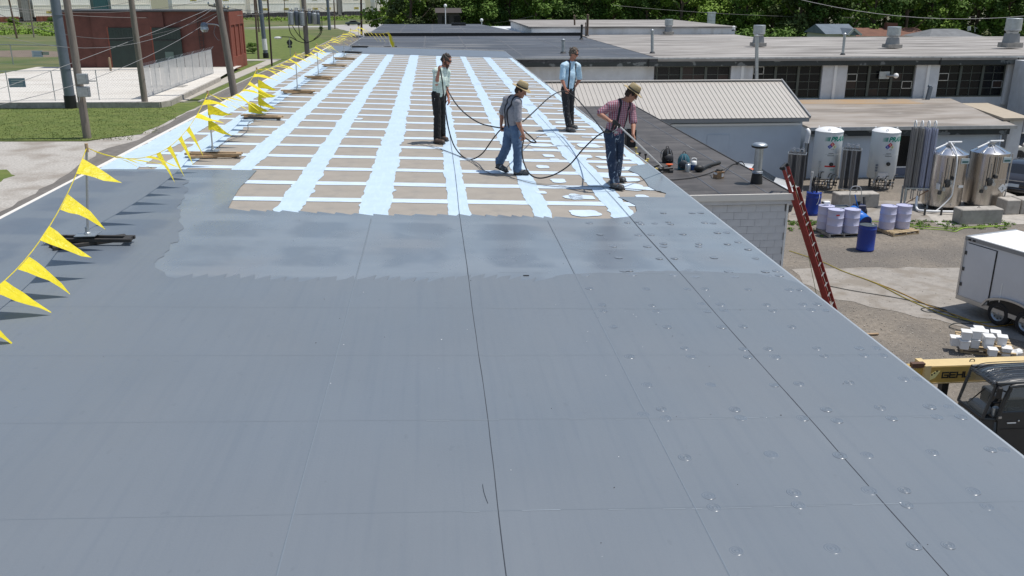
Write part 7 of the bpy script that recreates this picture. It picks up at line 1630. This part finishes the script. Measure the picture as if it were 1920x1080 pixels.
    # --- shoes
    for k, an, hl_, ft in (('r', J['ar'], J['hr_'], J['fr']), ('l', J['al'], J['hl_'], J['fl'])):
        b = MB(); d = (ft-hl_); L = d.length; d.normalize(); dz = V((0, 0, 1)); sd2 = d.cross(dz)
        b.caps(hl_+d*.045+dz*.048, .046, ft-d*.06+dz*.044, .050, side=sd2, flat=.90); b.caps(ft-d*.09+dz*.038, .050, ft-d*.045+dz*.030, .042, side=sd2, flat=.70); b.caps(an+dz*.01, .052, hl_+d*.07+dz*.05, .050)
        so = to_mesh_remesh(b, 'shoe', [shoe_m], t, .008, 2)
        MB().beam(hl_+d*.005+dz*.010, ft-d*.01+dz*.010, .088, .022).build('sole', m_rubber, so, bevel=.006)
    # --- hair, beard
    if hair:
        b = MB(); big = {'short': -.002, 'bushy': .004, 'curly': .012}[hair]
        b.ell(H(0, -.018, .045), (.086+big, .094+big, .082+big), Rh, 16, 12); b.ell(H(0, -.045, -.0), (.078+big*.6, .066+big*.5, .082), Rh, 14, 10)
        for s_ in (-1, 1): b.ell(H(s_*.072, .0, .02), (.016+big*.6, .04, .05), Rh, 8, 6)
        to_mesh_remesh(b, 'hair', [hair_m], t, .008, 1, wrinkle=.010 if hair == 'short' else .036, wscale=38 if hair == 'short' else 21, seed=seed)
    if beard:
        b = MB(); b.ell(H(0, .058, -.092), (.05, .035, .045), Rh, 12, 8); b.ell(H(0, .068, -.130), (.032, .028, .045), Rh, 10, 8)
        for s_ in (-1, 1): b.ell(H(s_*.055, .02, -.06), (.02, .035, .04), Rh, 8, 6)
        to_mesh_remesh(b, 'beard', [beard], t, .008, 1, wrinkle=.008, wscale=36, seed=seed)
    if shades:
        b = MB()
        for s_ in (-1, 1): b.ell(H(s_*.034, .094, .006), (.029, .010, .019), Rh, 12, 8); b.beam(H(s_*.062, .082, .012), H(s_*.082, -.01, .008), .006, .010)
        b.beam(H(-.02, .100, .012), H(.02, .100, .012), .008, .008); b.build('sunglasses', m_black, t, smooth=40)
    else:
        for s_ in (-1, 1): MB().ell(H(s_*.031, .080, .004), (.011, .008, .007), Rh, 8, 6).build('eye', m_darkmetal, t)
    if hat:
        b = MB(); prof = [(.160, .0), (.162, .006), (.110, .010), (.094, .012), (.093, .05), (.084, .098), (.070, .118), (.045, .112), (0, .104)]
        n = 28
        for r, z in prof:
            for k in range(n):
                a = 2*math.pi*k/n; zz = z - (.016*abs(math.cos(a))**2 if False else 0) + (.012*(abs(math.cos(a))**2) if r > .15 else 0) - (.014*max(0, math.sin(a)) if r > .15 else 0)
                b.v.append(tuple(H(r*math.cos(a)*.94, r*math.sin(a)*1.12-.006, zz+.052)))
        for i in range(len(prof)-1):
            for k in range(n): k2 = (k+1) % n; b.f.append((i*n+k, i*n+k2, (i+1)*n+k2, (i+1)*n+k)); b.mi.append(0)
        ho = b.build('straw_hat', hat, t, smooth=60); sm_ = ho.modifiers.new('thick', 'SOLIDIFY'); sm_.thickness = .004
        bb_ = MB()
        for z in (.066, .092):
            for k in range(n): a = 2*math.pi*k/n; bb_.v.append(tuple(H(.097*math.cos(a)*.94, .097*math.sin(a)*1.12-.006, z)))
        for k in range(n): bb_.f.append((k, (k+1) % n, n+(k+1) % n, n+k)); bb_.mi.append(0)
        bb_.build('hat_band', m_darkmetal if hat is m_straw else m_black, ho, smooth=60)
    # --- suspenders laid on the shirt surface
    if susp:
        bvh = BVHTree.FromPolygons([v.co for v in sh.data.vertices], [p.vertices[:] for p in sh.data.polygons])
        ax0, ax1 = pel, nk-up*.04; fr_ = (f-sdv*f.dot(sdv)).normalized()
        for s_ in (-1, 1):
            pts = []
            for (ft_, lat, h) in ((1, .085, 0.02), (1, .09, .3), (1, .095, .6), (1, .09, .82), (.4, .085, 1.02), (-.4, .075, 1.02), (-1, .06, .85), (-1, .03*s_*s_, .6), (-1, .03, .35), (-1, .05, .03)):
                c = ax0.lerp(ax1, min(h, .96)); dirn = fr_*ft_ + sdv*s_*lat*.2 + (V((0, 0, 1))*.9 if h > 1 else V((0, 0, 0))); dirn.normalize(); off = sdv*s_*lat
                src = c+off+dirn*.5; hit, n_, _, _ = bvh.ray_cast(src, -dirn)
                if hit is not None: pts.append(hit+n_*.004)
            if len(pts) > 3:
                pts = smooth_pts(pts, 4); mb = MB(); w_ = .017
                for i, p in enumerate(pts):
                    d = (pts[min(i+1, len(pts)-1)]-pts[max(i-1, 0)]).normalized(); hit, n_, _, _ = bvh.find_nearest(p); a = d.cross(n_).normalized(); q = (hit if hit is not None else p)+n_*.006
                    mb.v += [tuple(q-a*w_), tuple(q+a*w_)]
                for i in range(len(pts)-1): mb.f.append((2*i, 2*i+1, 2*i+3, 2*i+2)); mb.mi.append(0)
                o = mb.build('suspender', susp, t, fix=False, smooth=60); sm_ = o.modifiers.new('thick', 'SOLIDIFY'); sm_.thickness = .005; sm_.offset = 0
    # button placket
    return t, H
def foot(x0, y0, x1, y1, lift=0.0, L=.29, mind=True):
    a, b_ = PR(x0, y0, .014), PR(x1, y1, .014); d = (b_-a); d.z = 0; d.normalize(); c = (a+b_)/2
    return c-d*L/2+V((0, 0, lift)), c+d*L/2
m_straw = mat('woven straw', (.42, .33, .18), .75, var=.15, vs=60, sc=(1, 1, 3), bump=.6, bs=150)
def stripes(nm, c1, c2, sc_, vert=True, cross=None, w_=.5, c3=None):
    m_ = mat(nm, c1, .8, bump=.15, bs=120); t = m_.node_tree; b = t.nodes['Principled BSDF']; tc = t.nodes.new('ShaderNodeTexCoord')
    def wave(dirn, s_):
        w = t.nodes.new('ShaderNodeTexWave'); w.bands_direction = dirn; w.inputs['Scale'].default_value = s_; w.inputs['Distortion'].default_value = .6; w.inputs['Detail'].default_value = 1
        t.links.new(tc.outputs['Object'], w.inputs['Vector']); r = t.nodes.new('ShaderNodeMapRange'); r.inputs['From Min'].default_value = w_-.12; r.inputs['From Max'].default_value = w_+.12; t.links.new(w.outputs['Fac'], r.inputs['Value']); return r.outputs[0]
    mx = t.nodes.new('ShaderNodeMix'); mx.data_type = 'RGBA'; mx.inputs['A'].default_value = (*c1, 1); mx.inputs['B'].default_value = (*c2, 1); t.links.new(wave('X', sc_), mx.inputs['Factor']); out = mx.outputs['Result']
    if cross:
        m2 = t.nodes.new('ShaderNodeMix'); m2.data_type = 'RGBA'; t.links.new(out, m2.inputs['A']); m2.inputs['B'].default_value = (*cross, 1); f = t.nodes.new('ShaderNodeMath'); f.operation = 'MULTIPLY'; f.inputs[1].default_value = .5
        t.links.new(wave('Z', sc_), f.inputs[0]); t.links.new(f.outputs[0], m2.inputs['Factor']); out = m2.outputs['Result']
    t.links.new(out, b.inputs['Base Color']); return m_
mint = stripes('mint checked cotton', (.52, .64, .56), (.72, .78, .74), 9, cross=(.38, .52, .46))
lblue = mat('light blue cotton', (.42, .60, .74), .8, var=.10, vs=6, bump=.2, bs=100); overlay(lblue, (.62, .74, .82), 9, .58, .05, strength=.6)
plaid = stripes('red plaid cotton', (.33, .09, .12), (.40, .31, .36), 9, cross=(.13, .05, .10))
greysh = mat('grey check cotton', (.26, .26, .29), .85, var=.12, vs=30, bump=.2, bs=100)
blacktr = mat('black work trousers', (.010, .009, .010), .85, bump=.2, bs=60)
blackpt = mat('paint flecked black trousers', (.014, .014, .018), .85, bump=.2, bs=60); overlay(blackpt, (.33, .36, .40), 7, .655, .02, sc=(1.4, 1.4, .6), detail=3, strength=.8, dist=1.5)
denim = mat('faded blue denim', (.055, .10, .19), .85, col2=(.10, .165, .27), vs=5, bump=.3, bs=90); overlay(denim, (.30, .38, .45), 8, .68, .03, sc=(1.5, 1.5, .6), strength=.6, dist=1)
ddenim = mat('dark blue denim', (.012, .024, .055), .85, col2=(.025, .045, .09), vs=5, bump=.3, bs=90); overlay(ddenim, (.38, .46, .55), 7.5, .635, .018, sc=(1.5, 1.5, .55), detail=3, strength=.85, dist=1.8)
brownshoe = mat('brown leather shoe', (.075, .050, .038), .6); dirty = mat('paint spattered grey shoe', (.07, .068, .07), .7); overlay(dirty, (.35, .38, .40), 25, .62, .03, strength=.7); blkshoe = mat('black leather shoe', (.02, .018, .02), .5)
grizz = mat('grizzled dark hair', (.075, .062, .055), .85, var=.5, vs=60, bump=.8, bs=120); curl = mat('grey brown curly hair', (.13, .105, .085), .85, var=.5, vs=50, bump=.9, bs=120); dkh = mat('dark brown hair', (.035, .022, .015), .8, var=.3, vs=60, bump=.6, bs=120); brd = mat('brown beard hair', (.10, .05, .035), .85, var=.3, vs=60, bump=.6, bs=120)
navy = mat('dark suspender webbing', (.012, .013, .022), .7)
# man 1: standing on the left, right fist raised to his shoulder with the hose
Ym = 18.75
h1r, f1r = foot(812, 268.5, 836, 272); h1l, f1l = foot(822, 262.5, 842, 266.5)
def PJ(x, y, dy=0): return PY(x, y, Ym+dy)
J = dict(pel=PJ(823, 176, 0), che=PJ(826, 148, 0), nk=PJ(832.5, 126, .01), hd=PJ(837, 112.5, 0), sr=PJ(817.5, 134, -.13), sl=PJ(838.5, 136, .13), er=PJ(818.5, 157, -.20), wr=PJ(822.5, 134, -.28), el=PJ(836.5, 162, .14), wl=PJ(841, 184, .05),
         kr=PJ(820, 220, -.06), kl=PJ(828, 219, .08), ar=h1r+V((.07, .02, .09)), al=h1l+V((.07, .02, .09)), fr=f1r, fl=f1l, hr_=h1r, hl_=h1l)
m1, H1 = human('man in mint green shirt and black trousers holding the hose at his shoulder', J, (.75, -.6, 0), (.9, -.45, -.2), mint, blacktr, brownshoe, SKr, grizz, beard=brd, hair='bushy', seed=1, belly=.012, tilt=.25,
    hands={'r': dict(dir=(.1, -.1, 1), palm=(.8, .4, 0), curl=.95), 'l': dict(dir=(.15, -.1, -1), palm=(-.6, .3, 0), curl=.5)})
W1 = J['wr']+V((.03, -.02, .06)); S1 = J['el']
tag(MB().box(PJ(816, 187, -.15), (.03, .012, .05)).build('tool_tag', m_white), 'tiny white tag on the trouser pocket of the man in mint green', 'tag')
t_ = bpy.data.objects['tool_tag']; m_t = t_; m_t.parent = m1; m_t.matrix_parent_inverse = Matrix.Translation(-m1.location); del m_t['label']; del m_t['category']
# man 2: walking to the right, grey shirt, jeans, straw hat
Ym = 15.5
h2l, f2l = foot(930, 321, 953, 326, lift=.06); h2r, f2r = foot(963, 328, 992, 329)
J = dict(pel=PJ(961, 239, 0), che=PJ(960, 208, .0), nk=PJ(968.5, 182.5, 0), hd=PJ(976.5, 170.5, -.02), sr=PJ(971, 192.5, -.14), sl=PJ(950, 187.5, .17), er=PJ(971.5, 229, -.20), wr=PJ(980.5, 251, -.22), el=PJ(941.5, 214, .22), wl=PJ(939.5, 235, .18),
         kr=PJ(971, 281, -.12), kl=PJ(949.5, 277, .06), ar=h2r+V((.075, 0, .09)), al=h2l+V((.06, 0, .09)), fr=f2r, fl=f2l, hr_=h2r, hl_=h2l)
m2_, H2 = human('man in straw hat, grey shirt and faded jeans walking with the hose in both hands', J, (.85, .45, 0), (.9, -.35, -.25), greysh, denim, dirty, SK, dkh, hat=m_straw, hair='short', susp=navy, shades=False, seed=2, tilt=.25,
    hands={'r': dict(dir=(.15, -.05, -1), palm=(-.5, -.6, 0), curl=.9), 'l': dict(dir=(.1, -.2, -.9), palm=(.6, -.5, 0), curl=.95)})
W2r = J['wr']+V((.015, -.02, -.07)); W2l = J['wl']+V((.02, -.03, -.065)); B2 = J['pel']
# man 3: standing behind, light blue shirt
Ym = 20.95
h3r, f3r = foot(1060, 246, 1081, 249.5); h3l, f3l = foot(1065, 240.5, 1083, 243)
J = dict(pel=PJ(1065, 166, 0), che=PJ(1068.5, 139, 0), nk=PJ(1071.5, 114.5, 0), hd=PJ(1076, 100.5, -.02), sr=PJ(1056.5, 124, -.12), sl=PJ(1083.5, 124.5, .12), er=PJ(1054, 150, -.18), wr=PJ(1060.5, 167, -.26), el=PJ(1087, 148, .28), wl=PJ(1079.5, 161, .30),
         kr=PJ(1061.5, 206, -.04), kl=PJ(1070, 205, .06), ar=h3r+V((.07, .0, .09)), al=h3l+V((.07, .0, .09)), fr=f3r, fl=f3l, hr_=h3r, hl_=h3l)
m3, H3 = human('man in light blue polo shirt and dark suspenders standing at the back with the hose', J, (.55, -.8, 0), (.8, -.6, -.15), lblue, blackpt, dirty, SKr, curl, hair='curly', susp=navy, seed=3, tilt=.2, belly=.008,
    hands={'r': dict(dir=(.35, -.3, -.8), palm=(.4, .6, -.2), curl=.95), 'l': dict(dir=(-.7, .1, -.4), palm=(0, 1, 0), curl=.4)})
W3 = J['wr']+V((.04, -.03, -.055))
# man 4: in front at the right, spraying
Ym = 14.45
h4r, f4r = foot(1144, 353, 1171, 358.5); h4l, f4l = foot(1151, 339, 1172, 343.5)
J = dict(pel=PJ(1151.5, 249, 0), che=PJ(1160, 216, -.03), nk=PJ(1172.5, 189.5, -.08), hd=PJ(1184, 176.5, -.12), sr=PJ(1143.5, 199.5, -.14), sl=PJ(1184, 203, .06), er=PJ(1123.5, 213.5, -.16), wr=PJ(1143, 226.5, -.36), el=PJ(1187.5, 232, -.02), wl=PJ(1187, 253, -.22),
         kr=PJ(1146.5, 301, -.10), kl=PJ(1159.5, 296, .06), ar=h4r+V((.07, .0, .09)), al=h4l+V((.06, .0, .09)), fr=f4r, fl=f4l, hr_=h4r, hl_=h4l)
m4, H4 = human('man in straw hat and red plaid shirt spraying with a long wand at the front', J, (.45, -.88, 0), (.93, -.2, -.45), plaid, ddenim, dirty, SK, dkh, hat=m_straw, hair='short', susp=navy, seed=4, tilt=.40, belly=.006,
    hands={'r': dict(dir=(.85, -.35, -.25), palm=(.1, .1, -.9), curl=.9), 'l': dict(dir=(.15, -.2, -.95), palm=(-.6, -.4, -.1), curl=.95)})
# sprayer: gun and wand
G0 = PY(1153, 229, 14.02); WH = PY(1189, 262, 14.10); TIP = PR(1243, 325, .10)
dW = (WH-G0).normalized()
t = thing('spray_wand', 'long white spray wand with black gun held by the man in red plaid', 'spray wand', G0, world=True)
mwn = mat('white coated wand', (.58, .58, .58), .35)
MB().tube([G0+dW*.05, WH, TIP], .0125, 8).build('wand', mwn, t, smooth=True); MB().beam(G0-dW*.04, G0+dW*.12, .045, .06).build('gun_body', m_black, t, bevel=.008)
MB().tube([G0-dW*.01, G0+V((-.05, -.01, -.12))], .02, 8).build('grip', m_black, t); MB().tube(smooth_pts([G0+dW*.06, G0+V((.03, -.03, -.10)), G0+V((-.04, -.03, -.15))], 3), .007, 5).build('trigger_guard', m_alu, t); MB().tube([TIP+(WH-TIP).normalized()*.1, TIP], .022, 8).build('nozzle', m_black, t)
MB().box(G0+V((.02, -.02, -.16)), (.05, .03, .03)).build('swivel', m_galv, t)
# black hoses between the men
def hose(label, pts, r=.0125): tag(MB().tube(smooth_pts(pts, 7), r, 8, cap=True).build('spray_hose', m_rubber, smooth=True), label, 'hose', 'black spray hose carried by the men')
hose('black hose dropping from the raised fist of the man in mint green', [W1+V((0, 0, .06)), W1, PY(829, 150, 18.42), PY(832, 180, 18.4), PY(837, 222, 18.2), PY(849, 268, 17.6), PY(866, 292, 17.1), PY(884, 298.5, 16.8), PY(904, 288, 16.4), PY(923, 262, 16.0), PY(936, 246, 15.72), W2l, W2l+V((.10, .02, .01))])
hose('black hose sagging from the hip of the man in mint green', [PY(836, 160, 18.75), PY(841, 172, 18.5), PY(856, 196, 18), PY(876, 216, 17.4), PY(900, 231, 16.8), PY(922, 237, 16.2), W2l+V((0, 0, .02)), W2l+V((.12, .1, -.01)), PY(958, 246, 15.85), PY(978, 240, 15.75)])
hose('black hose rising from the grey shirted man to the man in light blue', [PY(980, 228, 15.85), PY(993, 217, 16.6), PY(1010, 201, 17.8), PY(1026, 186, 19.0), PY(1042, 175, 20.0), PY(1055, 171, 20.5), W3])
hose('black hose from the man in light blue down to the spray gun', [W3, PY(1078, 182, 20.2), PY(1095, 200, 18.8), PY(1112, 221, 17.2), PY(1128, 242, 15.4), PY(1134, 248, 14.5), G0+V((-.07, -.01, -.16))])
hose('black hose looping low from the spray gun toward the grey shirted man', [G0+V((-.03, -.02, -.14)), PY(1134, 247, 14.2), PY(1116, 258, 14.3), PY(1092, 281, 14.4), PY(1068, 309, 14.5), PY(1040, 327, 14.6), PY(1012, 334, 14.7), PY(993, 326, 14.85), PY(982, 304, 15.0), PY(979, 282, 15.1), W2r])
hose('short loop of black hose sticking out in front of the man in grey', [PY(976, 240, 15.6), PY(988, 250, 15.5), PY(1000, 261, 15.4), PY(1005, 267, 15.35), PY(998, 267, 15.3), PY(990, 262, 15.25), W2r+V((0, .02, .02))])
for r in ROOTS:
    if '_w' in r: del r['_w']
